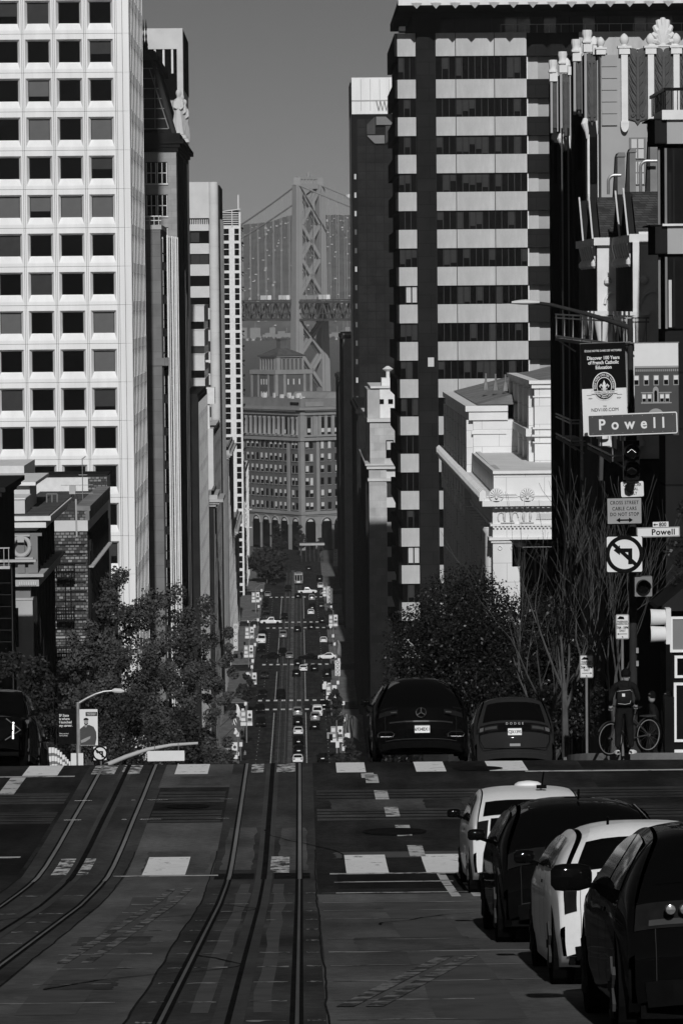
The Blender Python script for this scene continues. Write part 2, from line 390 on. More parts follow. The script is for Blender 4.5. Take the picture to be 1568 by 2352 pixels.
strip(mb, .4, 2.6, 57.0, 57.2, 3); strip(mb, .45, 2.2, 55.1, 55.28, 3); strip(mb, .45, 2.5, 52.3, 52.5, 3)
strip(mb, -2.9, -1.3, 57.0, 57.15, 3)
st('road_lines', mb, M['line'])
mb = MB()
def slant(x0, x1, ya, yb, wd):
    n = 12; mb.grid([[(x0+(x1-x0)*i/n+s, ya+(yb-ya)*i/n, gz(ya+(yb-ya)*i/n)+.012) for s in (0, wd)] for i in range(n+1)])
for o_ in (0, .24): slant(.25+o_, 1.35+o_, 30.5, 37.5, .15); slant(-2.45+o_, -1.95+o_, 37, 54, .11)
st('faint_road_lines', mb, M['line_faint'])
mb = MB()                              # manhole covers and dark oil marks
for x, y, r_ in ((1.55, 63.6, .55), (-2.1, 68.2, .4), (3.5, 74.9, .5)):
    mb.add([(x+r_*math.cos(a*math.pi/12), y+r_*math.sin(a*math.pi/12), gz(y+r_*math.sin(a*math.pi/12))+.0165) for a in range(24)], [tuple(range(24))])
st('manhole_cover', mb, M['groove'])
# paint on the lower street
mb = MB()
for v in (1608.5, 1629, 1526, 1429, 1442, 1371.5):
    _, y = Gpt(684, v)
    for k in range(-5, 6):
        x = -2.05+k*1.5
        if -9.3 < x < 5.6: strip(mb, x-.36, x+.36, y-1.5, y+1.5, 3)
st('zebra_crossing', mb, M['zebra'])
mb = MB()
for a, b in ((595, 698), (725, 790), (812, 905), (940, 1022)):
    for x in (-5.25, .62): strip(mb, x, x+.17, a, b, 3)
    for x in (-7.6, 4.3):
        y = a+3
        while y < b-8: strip(mb, x, x+.12, y, y+1.2, 3); y += 6.5
st('lane_lines', mb, M['line'])
# wear: cracks, repairs and stains in the paving
M['crack'] = mat('crack_filler', .014, .9, .4, 6); M['oil'] = wornmat('oil_stain', .080, .092, .5, 1.6)
M['repair_pale'] = roadmat('pale_repair', .075, spread=.4); M['repair_dark'] = roadmat('dark_repair', .066, spread=.4)
RR = random.Random(3)
mb = MB()
def crack(x, y, ang, L, wd=.018):
    pts = [(x, y)]; n = int(L/.22)
    for k in range(n): ang += RR.gauss(0, .16); ang *= .93; pts.append((pts[-1][0]+.22*math.sin(ang+crack.a), pts[-1][1]+.22*math.cos(ang+crack.a)))
    for (x0, y0), (x1, y1) in zip(pts[:-1], pts[1:]):
        d = math.hypot(x1-x0, y1-y0); nx, ny = -(y1-y0)/d*wd*RR.uniform(.4, 1), (x1-x0)/d*wd
        mb.quad((x0-nx, y0-ny, gz(y0-ny)+.0135), (x0+nx, y0+ny, gz(y0+ny)+.0135), (x1+nx, y1+ny, gz(y1+ny)+.0135), (x1-nx, y1-ny, gz(y1-ny)+.0135))
for x, y, a, L in ((-2.3, 33, .2, 6), (.9, 44, .1, 4), (-2.0, 46, .4, 5), (-5.6, 40, .2, 9), (-7.5, 60, .3, 6), (.6, 59.5, .1, 5)): crack.a = a; crack(x, y, 0, L)
st('road_cracks', mb, M['crack'])
mb = MB(); mp_ = MB(); mo = MB()
def patch(m, x0, x1, y0, y1, lvl):
    n = 10; rows = []
    for y in sorted(set(ys(y0, y1)+[y0+(y1-y0)*k/n for k in range(n+1)])):
        a, b = RR.uniform(-.03, .03), RR.uniform(-.03, .03); rows.append([(x0+a, y, gz(y)+.004*lvl), (x1+b, y, gz(y)+.004*lvl)])
    m.grid(rows)
for a in ((.55, 1.8, 38.5, 41.2), (-2.5, -1.7, 40.2, 42.0), (-2.3, -1.7, 33.0, 34.4)): patch(mb, *a, 1.9)
for a in ((.5, 2.2, 66.6, 69.2), (-2.5, -1.5, 57.6, 61.0), (-9, -6.4, 50, 54), (2.9, 5.2, 67, 69.6), (-2.4, -1.55, 72.2, 73.9), (-1.28, -.8, 58, 64.5), (-.38, .05, 57.8, 64.4)): patch(mp_, *a, 1.9)
for a in ((-2.35, -1.85, 30, 52), (1.05, 1.75, 29, 50), (-.92, -.76, 30, 55), (-.42, -.26, 30, 55), (.5, 3, 59.7, 60.6)): patch(mo, *a, 1.7)
st('dark_repairs', mb, M['repair_dark']); st('pale_repairs', mp_, M['repair_pale']); st('oil_stains', mo, M['oil'])
# ------------------------------------------------------------------ buildings, left side (north side of the street)
def shell(mb, x0, x1, y0, y1, z0, z1, bottom=True): return mb.box(x0, x1, y0, y1, z0, z1)
# --- white precast tower with a grid of deep windows
def white_tower():
    Y = 347.0; D = 31.0
    xc = PX(300, 400, Y); xj = PX(270, 400, Y); pit = 71*Y/FPX; fl = 88.4*Y/FPX; zt = PZ(77.4, Y, 150)
    t = thing('office_tower', (xc-12, Y+D/2, gz(Y)), 'tall white office tower with a grid of deep square windows and ribbed side wall', 'office building')
    wall = MB(); back = MB(); ncol = 7; dep = .5
    x_left = xj-ncol*pit
    back.box(x_left-25, xc-.4, Y+dep+.05, Y+D, gz(Y)-3, zt+3*fl+1); back.build('wall_core', M['dark_wall'], t)
    gw = 47.5*Y/FPX; ow = 59*Y/FPX; gh = 47.5*Y/FPX; oh = 68*Y/FPX
    pane = None; cnt = 0; frames = MB()
    for r in range(-2, 24):
        z1 = zt-r*fl; z0 = z1-fl
        for c in range(ncol):
            x1 = xj-c*pit; x0 = x1-pit; a0, a1, b0, b1 = x0+.09, x1-.09, z0+.015, z1-.015
            cx = (x0+x1)/2; o0, o1 = cx-ow/2, cx+ow/2; ot = z1-.50; ob = ot-oh
            i0, i1 = cx-gw/2, cx+gw/2; it = ot-.17; ib = it-gh
            V = [(a0,Y,b0),(a1,Y,b0),(a1,Y,b1),(a0,Y,b1),(o0,Y,ob),(o1,Y,ob),(o1,Y,ot),(o0,Y,ot),(i0,Y+dep,ib),(i1,Y+dep,ib),(i1,Y+dep,it),(i0,Y+dep,it),
                 (a0,Y+.12,b0),(a1,Y+.12,b0),(a1,Y+.12,b1),(a0,Y+.12,b1)]
            F = [(0,1,5,4),(1,2,6,5),(2,3,7,6),(3,0,4,7),(4,5,9,8),(5,6,10,9),(6,7,11,10),(7,4,8,11),(0,12,13,1),(1,13,14,2),(2,14,15,3),(3,15,12,0)]
            wall.add(V, F)
            # thin dark gasket
            if -1 <= r <= 13 and c < 6:
                if pane is None:
                    pane = MB().box(i0, i1, Y+dep, Y+dep+.03, ib, it).build('window', M['glass'], t)
                    pane.material_slots[0].link = 'OBJECT'; pane.material_slots[0].material = M['glass']; wo_ = pane
                    for q in ((i0-.03,i0+.05,ib,it),(i1-.05,i1+.03,ib,it)): frames.box(q[0], q[1], Y+dep-.03, Y+dep-.001, q[2], q[3])
                    frames.box(i0+.05, i1-.05, Y+dep-.03, Y+dep-.001, it-.05, it+.02); fr0 = frames.build('frame', M['dark_metal'], pane)
                else:
                    k = R.random(); m = M['glass']
                    if r in (2, 4) and k < .75: m = M['blind_grey']
                    elif r in (-1, 9, 0) and k < .5: m = M['blind_dark']
                    elif k < .18: m = M['blind_dark']
                    elif k < .23: m = M['blind_grey']
                    wo_ = link_at(pane, 'window', (cx, Y+dep+.015, ib), t, m); link_at(fr0, 'frame', (cx, Y+dep-.0155, ib), wo_)
                    if m == M['blind_grey'] and R.random() < .35 or m == M['blind_dark'] and R.random() < .5:
                        h = gh*R.uniform(.15, .45); MB().box(i0+.04, i1-.04, Y+dep-.02, Y+dep-.005, ib, ib+h).build('pane', M['glass'], wo_)
        wall.box(xj-.09+.03, xj+.09-.03, Y+.01, Y+.2, z0+.015, z1-.015)
        for c in range(1, ncol+1): wall.box(xj-c*pit-.06, xj-c*pit+.06, Y+.01, Y+.2, z0+.015, z1-.015)
        wall.box(xj+.09, xc-.62, Y, Y+dep, z0+.012, z1-.012)
        wall.box(xc-.58, xc, Y-.06, Y+.55, z0+.008, z1-.008)
    wall.build('wall', M['white_precast'], t); pass
    # the ribbed south wall
    sp = MB(); fin = MB(); gl = MB()
    gl.box(xc-.35, xc-.062, Y+.56, Y+D, gz(Y), zt+3*fl)
    for r in range(-3, 24):
        z1 = zt-r*fl; sp.box(xc-.3, xc-.02, Y+.6, Y+D, z1-.55, z1+.35)
    nf = 10
    for k in range(nf): 
        y = Y+1.3+k*(D-1.6)/(nf-1); fin.box(xc-.3, xc+.01, y-.12, y+.12, gz(Y), zt+3*fl)
    gl.build('side_glazing', M['dark_wall'], t); sp.build('spandrels', M['white_precast'], t); fin.build('ribs', M['white_precast'], t)  # side glazing is matte dark, not glass: dark reflections put into the colour
    MB().box(x_left-25, xc-.05, Y+.3, Y+D, zt+3*fl, 98).build('upper_storeys', M['white_precast'], t)
white_tower()

def windows_row(t, mat_, specs, name='window'):     # specs: (x0,x1,y0,y1,z0,z1)
    for s in specs: MB().box(*s).build(name, mat_, t)
XL = -15.3
def stone_bay_building():
    Y = 412.0; xc = PX(372, 800, Y); zt = PZ(527, Y, 355)
    t = thing('stone_building', (xc-6, Y+8, gz(Y)), 'grey stone block with white framed bays, squeezed beside the white tower', 'office building')
    box('wall', M['stone_grey'], t, xc-14, xc, Y, Y+17, gz(Y)-2, zt)
    box('roof_ledge', M['concrete'], t, xc-14, xc+.12, Y-.12, Y+17, zt, zt+.5)
    rl = MB()
    for i in range(7): rl.box(xc-3.2+i*.5, xc-3.15+i*.5, Y+.2, Y+.25, zt+.5, zt+1.5)
    rl.box(xc-3.4, xc+.1, Y+.2, Y+.26, zt+1.4, zt+1.5); rl.box(xc-3.4, xc+.1, Y+.2, Y+.26, zt+.95, zt+1.02); rl.build('railing', M['white_paint'], t)
    box('corner_strip', M['dark_metal'], t, xc, xc+.16, Y+.3, Y+2, gz(Y), zt-1)
    fh = 75*Y/FPX; z = zt-1.0; i = 0
    for b, (y, pr) in enumerate(((Y+2, .72), (Y+7, 1.05), (Y+12, 1.3))):
        f = MB(); f.box(xc, xc+pr, y+.15, y+4.3, gz(Y), zt-.8)
        core = f.build('bay', M['dark_wall'], t)
        g = MB(); g.box(xc+pr-.14, xc+pr+.05, y-.05, y+.3, gz(Y), zt-.6)
        g.box(xc+pr-.02, xc+pr+.1, y+3.9, y+4.4, gz(Y), zt-.6)
        zz = zt-.8
        while zz > gz(Y)+4:
            hh = .85 if i % 2 else 1.7
            g.box(xc+.2, xc+pr+.03, y+.02, y+.2, zz-hh, zz); g.box(xc+.1, xc+pr-.14, y+.02, y+.2, zz-hh, zz); zz -= fh/2*(1.0 if i % 3 else 1.05); i += 1
        g.build('bay_frame', M['white_trim'], core)
    # a darker stone band half way
    box('string_course', M['stone_grey'], t, xc-14, xc+.7, Y-.1, Y+6, PZ(836, Y), PZ(818, Y))
stone_bay_building()

def mansard_building():
    Y = 485.0; xc = PX(409, 700, Y); D = 44; zc = PZ(322, Y, 380); zt = PZ(131, Y, 360)
    t = thing('mansard_tower', (xc-8, Y+D/2, gz(Y)), 'stone tower with a dark glazed mansard roof and robed statues standing at its edge', 'office building')
    box('wall', M['stone'], t, xc-30, xc, Y, Y+D, gz(Y)-2, zc)
    m = MB()
    for k in (14, 17, 20):
        y = Y+1+k*1.95; m.box(xc+.1, xc+.16, y, y+.28, gz(Y), zc-1.5)
    m.build('side_mullions', M['mid_wall'], t)
    box('side_glazing', M['dark_wall'], t, xc, xc+.12, Y+1, Y+D-1, gz(Y), zc-1.5)  # wall tone in place of glass, the dark reflection held in its colour
    c = MB()
    for i, (o, h0, h1) in enumerate(((.25,-1.5,-.9),(.55,-.9,-.45),(1.0,-.45,.15),(.5,.15,.9))): c.box(xc-30, xc+o, Y-o*.5, Y+D+o, zc+h0, zc+h1)
    c.build('cornice', M['granite_dark'], t)
    # mansard: three sloping sides
    h = zt-zc-.9; ins = 3.0; z0 = zc+.9
    mm = MB(); a = [(xc-30, Y+.2), (xc-.2, Y+.2), (xc-.2, Y+D), (xc-30, Y+D)]; b = [(xc-30, Y+ins*.5), (xc-ins, Y+ins*.5), (xc-ins, Y+D-ins), (xc-30, Y+D-ins)]
    mm.add([(p[0], p[1], z0) for p in a]+[(p[0], p[1], zt) for p in b], [(0,1,5,4),(1,2,6,5),(2,3,7,6),(4,5,6,7)])
    mm.build('mansard_roof', M['granite_dark'], t)
    g = MB(); gx0, gx1 = xc-7.9, xc-.9
    def mp(x, q): # point on the west slope
        return (x, Y+.2+(ins*.5-.2)*q-.05, z0+h*q)
    for i in range(5):
        x = gx0+i*(gx1-gx0)/4; top = (x if i < 4 else xc-ins-.35); g.bar(mp(x, .06), mp(x-(x-(xc-15))*.0 if i < 4 else top, .86), .13)
    for k in range(7):
        q = .06+.8*k/6; g.bar(mp(gx0, q), mp(gx1-(ins-1.3)*q, q), .13)
    g.build('glazing_bars', M['mid_wall'], t)
    gl = MB(); gl.quad(mp(gx0, .06), mp(gx1, .06), mp(gx1-(ins-1.2)*.86, .86), mp(gx0, .86)); gl.build('roof_glazing', M['glass_blue'], t)
    e = MB(); e.bar((xc-.2, Y+.15, z0), (xc-ins, Y+ins*.5-.05, zt), .55, .4); e.build('hip_trim', M['dark_metal'], t)
    tp = MB(); tp.box(xc-30, xc-ins+.7, Y+.8, Y+D-1, zt-.3, zt+.5); tp.box(xc-30, xc-ins+.4, Y+1, Y+D-1.2, zt+.5, zt+.9); tp.build('roof_curb', M['dark_metal'], t)
    f = MB()
    for x in (xc-ins-1.1, xc-ins-.75): f.lathe((x, Y+2.4, zt+.8), [(.32,0),(.2,.7),(.24,.9),(.1,1.6),(.14,2.0),(.05,2.6),(.12,2.9),(.02,4.2)], 8)
    for k in range(8): f.lathe((xc-ins-.6-.5*k-1, Y+2.4, zt+.8), [(.12,0),(.05,.6),(.09,.8),(.01,1.4)], 6)
    for k in range(9): f.tube([(xc-ins-1.6-k*.5+.25*math.cos(a*.7), Y+2.4, zt+1.2+.25*math.sin(a*.7)) for a in range(9)], .04, 4)
    f.build('roof_cresting', M['dark_metal'], t)
    b = MB(); nb = 0
    while True:
        z1 = PZ(370+nb*75, Y); z0_ = PZ(417+nb*75, Y)
        if PZ(417+nb*75, Y) < gz(Y)+8: break
        for uu in (362, 337):
            x0, x1 = PX(uu, 390, Y), PX(uu+21, 390, Y)
            fr = MB(); fr.box(x0-.12, x1+.12, Y-.06, Y+.02, z0_-.1, z1+.1)
            wd = fr.build('window', M['dark_wall'], t)
            pn = MB()
            pn.box(x0, x1, Y-.09, Y-.06, z0_, z1); pn.build('pane', M['glass'], wd)
            s = MB(); xm = (x0+x1)/2; s.box(xm-.05, xm+.05, Y-.13, Y-.09, z0_, z1); s.box(x0, x1, Y-.13, Y-.09, (z0_+z1)/2-.05, (z0_+z1)/2+.05)
            s.box(x0-.16, x1+.16, Y-.2, Y-.07, z0_-.2, z0_-.02); s.box(x0-.06,x0+.05,Y-.13,Y-.09,z0_,z1); s.box(x1-.05,x1+.06,Y-.13,Y-.09,z0_,z1); s.build('sash', M['white_trim'], wd)
        nb += 1
    # robed statues on the south cornice
    for k, y in enumerate((Y+2.6, Y+14, Y+26)):
        s = MB(); bx = xc+.35; zb = zc+.8
        prof = [(0,.85,.62),(.9,.76,.56),(1.9,.66,.54),(2.7,.52,.46),(3.3,.58,.5),(4.1,.72,.5),(4.5,.5,.42),(4.75,.2,.2),(4.95,.26,.28),(5.3,.36,.38),(5.65,.3,.32),(5.8,.08,.1)]
        rows = []
        for hh, rx, ry in prof:
            rows.append([(bx-.15+.12*hh*.2+rx*math.cos(a)*(1+.12*math.sin(7*a+hh)), y+ry*math.sin(a)*(1+.12*math.sin(7*a+hh)), zb+hh) for a in [2*math.pi*j/28 for j in range(29)]])
        s.grid(rows); s.tube([(bx+.35,y-.3,zb+4.25),(bx+.5,y-.45,zb+3.5),(bx+.1,y-.58,zb+3.2)], [.24,.2,.15], 8)
        s.tube([(bx-.5,y-.2,zb+4.25),(bx-.6,y-.42,zb+3.5),(bx-.2,y-.58,zb+3.3)], [.24,.2,.15], 8)
        o = s.build('statue', M['concrete_pale'], None, smooth=60)
        tag(o, ('pale robed statue nearest the street corner below the glazed mansard roof', 'pale robed statue second along the mansard cornice', 'pale robed statue farthest along the mansard cornice')[k], 'statue', 'robed statues on the mansard cornice')
mansard_building()

def slab_tower():
    Y = 570.0; xc = PX(421, 200, Y); zt = PZ(65, Y, 380)
    t = thing('slab_tower', (xc-10, Y+14, gz(Y)), 'pale slab tower with a louvred top floor rising behind the mansard roof', 'office building')
    box('wall', M['concrete'], t, xc-40, xc-.9, Y+.6, Y+26, gz(Y)-2, zt-3.2)
    box('top_band', M['concrete_pale'], t, xc-40, xc, Y, Y+26, zt-3.1, zt)
    box('corner_pier', M['concrete_pale'], t, xc-.9, xc, Y, Y+26, gz(Y), zt-3.1)
    box('side_panel', M['granite_dark'], t, xc+.001, xc+.12, Y+1.5, Y+26, zt-9, zt-.4)
    g = MB(); g.box(xc-40, xc-.9, Y+.4, Y+.58, PZ(225, Y), zt-3.1); g.build('louvre_recess', M['glass'], t)
    l = MB()
    for k in range(18): l.box(xc-1.75-k*1.3, xc-1.45-k*1.3, Y+.1, Y+.4, PZ(165, Y) if k < 2 else PZ(128, Y), zt-3.1)
    l.build('louvre_fins', M['white_trim'], t)
slab_tower()

def panel_building():
    Y = 655.0; x0, x1 = PX(380, 800, Y), PX(470, 800, Y)
    t = thing('panelled_building', ((x0+x1)/2, Y+10, gz(Y)), 'mid height block with ribbed concrete panels alternating with dark window bands', 'office building')
    zt = PZ(700, Y, 450)
    box('wall', M['glass'], t, x0, x1-.1, Y+.5, Y+30, gz(Y)-2, zt-.1)
    ph = 56*Y/FPX
    for k in range(5):
        z1 = zt-k*ph; z0 = z1-ph*.69; p = MB(); p.box(x0, x1, Y, Y+30, z0, z1)
        f = p.build('panel', M['concrete_pale'], t)
        rb = MB()
        for q in range(16): 
            x = x1-.35-q*.36; rb.box(x-.03, x+.03, Y-.07, Y, z0+.1, z1-.5)
        rb.box(x0, x1+.1, Y-.1, Y+30, z1-.15, z1+.02); rb.build('panel_ribs', M['concrete_pale'], f)
        for q in (0, 1): MB().box(x0+q*(x1-x0)*.32+.05, x0+(x1-x0)*(.32 if q == 0 else 1)-.08, Y+.38, Y+.46, z0-ph*.3, z0-.04).build('window', R.choice([M['glass'], M['blind_dark']]), t)
    box('white_return', M['white_trim'], t, x1+.02, x1+.9, Y+5, Y+6, PZ(830, Y), PZ(825, Y))
panel_building()

def banded_tower():
    Y = 740.0; xr = PX(505, 800, Y); x0 = PX(400, 800, Y); x1 = PX(483, 800, Y); zt = PZ(418, Y, 460)
    t = thing('banded_tower', ((x0+x1)/2, Y+15, gz(Y)), 'pale banded tower with a fat round stone column running up its corner', 'office building')
    r_ = (xr-x1)/2; cx = (xr+x1)/2
    box('wall', M['glass'], t, x0, cx, Y+.6, Y+30, gz(Y)-2, zt-1)
    box('top_block', M['concrete_pale'], t, x0, x1+.1, Y, Y+30, PZ(498, Y), zt)
    lv = MB()
    for k in range(14): lv.box(x1-.35-k*.36, x1-.2-k*.36, Y+.1, Y+.5, PZ(512, Y), PZ(501, Y))
    lv.build('louvres', M['white_trim'], t)
    box('band', M['concrete_pale'], t, x0, x1, Y, Y+30, PZ(527, Y), PZ(512, Y))
    pit = 50.2; v = 555
    for k in range(13):
        box('band', M['concrete_pale'], t, x0, x1, Y, Y+30, PZ(v+25+k*pit, Y), PZ(v-1+k*pit if k else v+1, Y))
        for q in range(3): MB().box(x1-.1-(q+1)*1.75, x1-.15-q*1.75, Y+.45, Y+.55, PZ(v-2+k*pit, Y), PZ(v-24+k*pit, Y)).build('window', R.choice([M['glass'], M['glass'], M['blind_dark']]), t)
    c = MB(); vv = 415
    while True:
        za = PZ(vv, Y); zb = PZ(vv+49.5, Y)
        if za < gz(Y)+13: break
        c.lathe((cx, Y+r_*.4, zb+.03), [(r_, 0), (r_, za-zb-.06)], 40); c.lathe((cx, Y+r_*.4, zb-.04), [(r_-.04, 0), (r_-.04, .08)], 28); vv += 49.5
    c.build('corner_column', M['concrete_pale'], t, smooth=30)
    s = MB(); s.box(cx, xr+.25, Y+r_*1.6, Y+30, gz(Y), zt-.6); s.build('side_wall', M['dark_wall'], t)
    f = MB()
    for k in range(3): f.box(xr+.25, xr+.6, Y+4+k*9, Y+4.5+k*9, gz(Y), PZ(500, Y))
    f.build('side_fins', M['mid_wall'], t)
banded_tower()

def grid_tower():
    Y = 1026.0; x0, x1 = PX(480, 800, Y), PX(556, 800, Y); zt = PZ(553, Y, 540)
    t = thing('frame_tower', ((x0+x1)/2, Y+12, gz(Y)), 'dark glass tower wrapped in a white exposed frame with a slim mast on top', 'office building')
    box('wall', M['glass'], t, x0, x1-.55, Y+.5, Y+24, gz(Y)-2, PZ(480, Y))
    fr = MB(); pit = 34.2; v = 553
    for k in range(-1, 24):
        z = PZ(v+k*pit, Y); fr.box(x0, x1, Y, Y+.6, z-.45, z+.3); fr.box(x0, x1+.05, Y-.1, Y+.1, z-2.1, z-1.92)
    pxx = PX(535, 800, Y); fr.box(pxx-.75, pxx+.75, Y-.2, Y+.5, gz(Y), PZ(520, Y)); fr.box(x1-.5, x1, Y-.3, Y+.6, gz(Y), PZ(485, Y))
    fr.box(x0, x1, Y-.1, Y+.4, PZ(523, Y), PZ(518, Y))
    fr.build('frame', M['white_trim'], t)
    b = MB()
    for k in range(26):
        z = PZ(v+k*pit-34, Y); b.box(x1, x1+.45, Y+.3, Y+20, z-.35, z); b.bar((x1-.2, Y, z-.4), (x1+.6, Y+.3, z-1.3), .2)
    b.build('side_brackets', M['dark_metal'], t)
    l = MB()
    for k in range(7): z = PZ(486+k*5, Y); l.box(x0, x1-.6, Y-.05, Y+.3, z-.12, z+.12)
    l.box(PX(533,500,Y)-.12, PX(533,500,Y)+.12, Y-.1, Y+.2, PZ(520,Y), PZ(480,Y)); l.bar((x0, Y, PZ(487, Y)), (x1, Y, PZ(478, Y)), .3); l.build('roof_louvres', M['concrete_pale'], t)
    MB().tube([(PX(547, 460, Y), Y+.5, PZ(482, Y)), (PX(547, 460, Y), Y+.5, PZ(445, Y))], .22, 6).build('mast', M['white_trim'], t)
grid_tower()

def street_block(name, label, Y0, Y1, u_in, vtop, wall, side='dark_wall', fins=0, cornice=0, brick=None, x_in=9, finmat='mid_wall', win=0, pr=.09):
    xc = PX(u_in, 1000, Y0); zt = PZ(vtop, Y0, u_in); g = gz((Y0+Y1)/2)-4
    t = thing(name, (xc-x_in/2, (Y0+Y1)/2, g), label, 'office building')
    box('wall', M[wall], t, xc-x_in, xc, Y0, Y1, g, zt)
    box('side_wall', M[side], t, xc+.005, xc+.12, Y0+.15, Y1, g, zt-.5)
    if fins:
        f = MB()
        for k in range(fins): y = Y0+.4+(Y1-Y0-1)*k/(fins-1); f.box(xc+.1, xc+.12+pr, y, y+.35, g, zt-1.2)
        f.build('pilasters', M[finmat], t)
        s = MB(); z = zt-3
        while z > g+4: s.box(xc+.1, xc+.14, Y0+.8, Y1-.3, z-.9, z); z -= 3.9
        s.build('side_spandrels', M[side], t)
    if cornice:
        c = MB()
        for o, a, b in ((.3,-1.1,-.7),(.7,-.7,-.35),(1.1,-.35,.1),(.5,.1,.8)): c.box(xc-x_in-.2, xc+o*cornice, Y0-o*.6*cornice, Y1+.3, zt+a, zt+b)
        nb = int((Y1-Y0)/1.2)
        for k in range(nb): c.box(xc+.12, xc+.4*cornice, Y0+.3+k*1.2, Y0+.7+k*1.2, zt-1.3, zt-.7) if k % 4 == 0 else None
        c.build('cornice', M['concrete'], t)
        p = MB(); p.box(xc-x_in, xc+.1, Y0+.2, Y0+.5, zt+.8, zt+1.5); p.box(xc-.3, xc+.1, Y0+.2, Y1, zt+.8, zt+1.5); p.build('parapet', M['mid_wall'], t)
    if win:
        z = zt-2.2
        while z > zt-24:
            for k in range(win):
                x = xc-.7-k*1.7; MB().box(x-.55, x+.25, Y0-.05, Y0+.05, z-1.5, z).build('window', R.choice([M['glass'], M['blind_dark'], M['blind_pale']]), t)
            z -= 3.7
    return t, xc, zt
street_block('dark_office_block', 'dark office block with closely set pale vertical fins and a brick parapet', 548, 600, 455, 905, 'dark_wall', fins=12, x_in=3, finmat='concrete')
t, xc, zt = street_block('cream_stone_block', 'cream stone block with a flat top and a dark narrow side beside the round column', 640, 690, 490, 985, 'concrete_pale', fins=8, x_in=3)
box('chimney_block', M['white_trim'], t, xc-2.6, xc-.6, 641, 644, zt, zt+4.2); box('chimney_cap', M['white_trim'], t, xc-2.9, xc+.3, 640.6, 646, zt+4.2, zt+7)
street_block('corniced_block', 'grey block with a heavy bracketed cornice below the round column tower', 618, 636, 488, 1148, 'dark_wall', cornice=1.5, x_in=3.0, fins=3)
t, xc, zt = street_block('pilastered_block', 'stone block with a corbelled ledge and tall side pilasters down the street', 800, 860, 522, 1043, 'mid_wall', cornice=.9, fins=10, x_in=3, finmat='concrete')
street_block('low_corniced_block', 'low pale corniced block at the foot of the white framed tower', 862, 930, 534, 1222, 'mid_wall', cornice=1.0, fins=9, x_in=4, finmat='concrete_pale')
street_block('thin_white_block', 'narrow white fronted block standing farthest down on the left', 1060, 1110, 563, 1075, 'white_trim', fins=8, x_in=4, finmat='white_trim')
def hoist():
    Y = 1000; x = PX(568, 1250, Y); t = MB()
    for dx in (-.45, .45): t.box(x+dx-.12, x+dx+.12, Y, Y+.3, gz(Y)+20, PZ(1150, Y))
    z = gz(Y)+20
    while z < PZ(1155, Y): t.bar((x-.4, Y+.1, z), (x+.4, Y+.1, z+1.2), .14); t.box(x-.5, x+1.3, Y, Y+.5, z-.1, z+.1) if int(z*3) % 5 == 0 else None; z += 1.2
    tag(t.build('scaffold_mast', M['white_trim'], None), 'white lattice scaffold mast fixed to the wall by the far brick building', 'scaffold')
hoist()

# --- near left: patterned brick block, corniced block, roofs behind
def brick_block():
    Y = 271.0; xc = PX(200, 1180, Y); Y2 = 300; x0 = PX(30, 1180, Y); zt = PZ(1172, Y, 200)
    t = thing('brick_block', ((xc+x0)/2, (Y+Y2)/2, gz(Y)), 'brick apartment block with patterned brickwork and a pale band under its roof', 'apartment building')
    box('wall', M['brick'], t, x0, xc, Y, Y2, gz(Y)-2, zt-1.55)
    box('pale_band', M['concrete_pale'], t, x0, xc+.06, Y-.06, Y2, zt-1.5, zt-.72)
    box('brick_parapet', M['brick'], t, x0, xc, Y, Y+.5, zt-.72, zt-.02)
    e = MB(); e.box(xc-.8, xc+.25, Y+.05, Y2, zt-.05, zt+.3); e.box(xc-.1, xc+.18, Y-.02, Y2, zt-.72, zt-.05); e.build('eave', M['roof_lead'], t)
    box('roof', M['roof'], t, x0, xc-.85, Y+.5, Y2, zt-.3, zt-.06)
    s = MB()
    for k in range(16): y = Y+1+k*1.8; s.box(xc+.002, xc+.14, y, y+.12, gz(Y), zt-2.2)
    s.build('side_pipes', M['dark_wall'], t)
    box('side_wall', M['dark_wall'], t, xc+.003, xc+.05, Y+.4, Y2, gz(Y), zt-1.6)
    d = MB()
    for k in range(24): d.box(xc+.05, xc+.4, Y+.8+k*1.15, Y+1.3+k*1.15, PZ(1300, Y)+.02, PZ(1295, Y))
    d.build('ledge_blocks', M['stucco'], t)
    l = MB()
    z = zt-2.4; 
    while z > gz(Y)+8: l.box(xc-2.9, xc-.12, Y-.07, Y, z-.09, z); z -= .68
    l.build('brick_ledges', M['dark_wall'], t)
    b = MB(); b.box(x0, xc+.12, Y-.12, Y, PZ(1459, Y), PZ(1455, Y)); b.build('string_course', M['stucco'], t)
    # fire escape
    f = thing('fire_escape', (PX(165, 1350, Y), Y-.6, PZ(1500, Y)), 'black iron fire escape balconies and ladder on the brick wall', 'fire escape')
    for vv in (1318, 1415, 1505):
        p = MB(); xa, xb = PX(132, vv, Y), PX(172, vv, Y); z = PZ(vv, Y)
        p.box(xa, xb, Y-1.1, Y-.08, z-.12, z)
        for k in range(8): x = xa+(xb-xa)*k/7; p.box(x-.02, x+.02, Y-1.1, Y-1.06, z, z+.95)
        for k in range(4): y = Y-1.08+k*.32; p.box(xb-.02, xb+.02, y, y+.04, z, z+.95); p.box(xa-.02, xa+.02, y, y+.04, z, z+.95)
        p.box(xa, xb, Y-1.11, Y-1.05, z+.9, z+.97); p.box(xb-.03, xb+.03, Y-1.1, Y-.1, z+.9, z+.97); p.box(xa, xb, Y-1.11, Y-1.06, z+.45, z+.5)
        p.build('balcony', M['black_paint'], f)
    l = MB()
    for uu in (152, 165): x = PX(uu, 1400, Y); l.box(x-.03, x+.03, Y-.5, Y-.45, PZ(1505, Y), PZ(1320, Y))
    l.build('ladder', M['black_paint'], f)
brick_block()
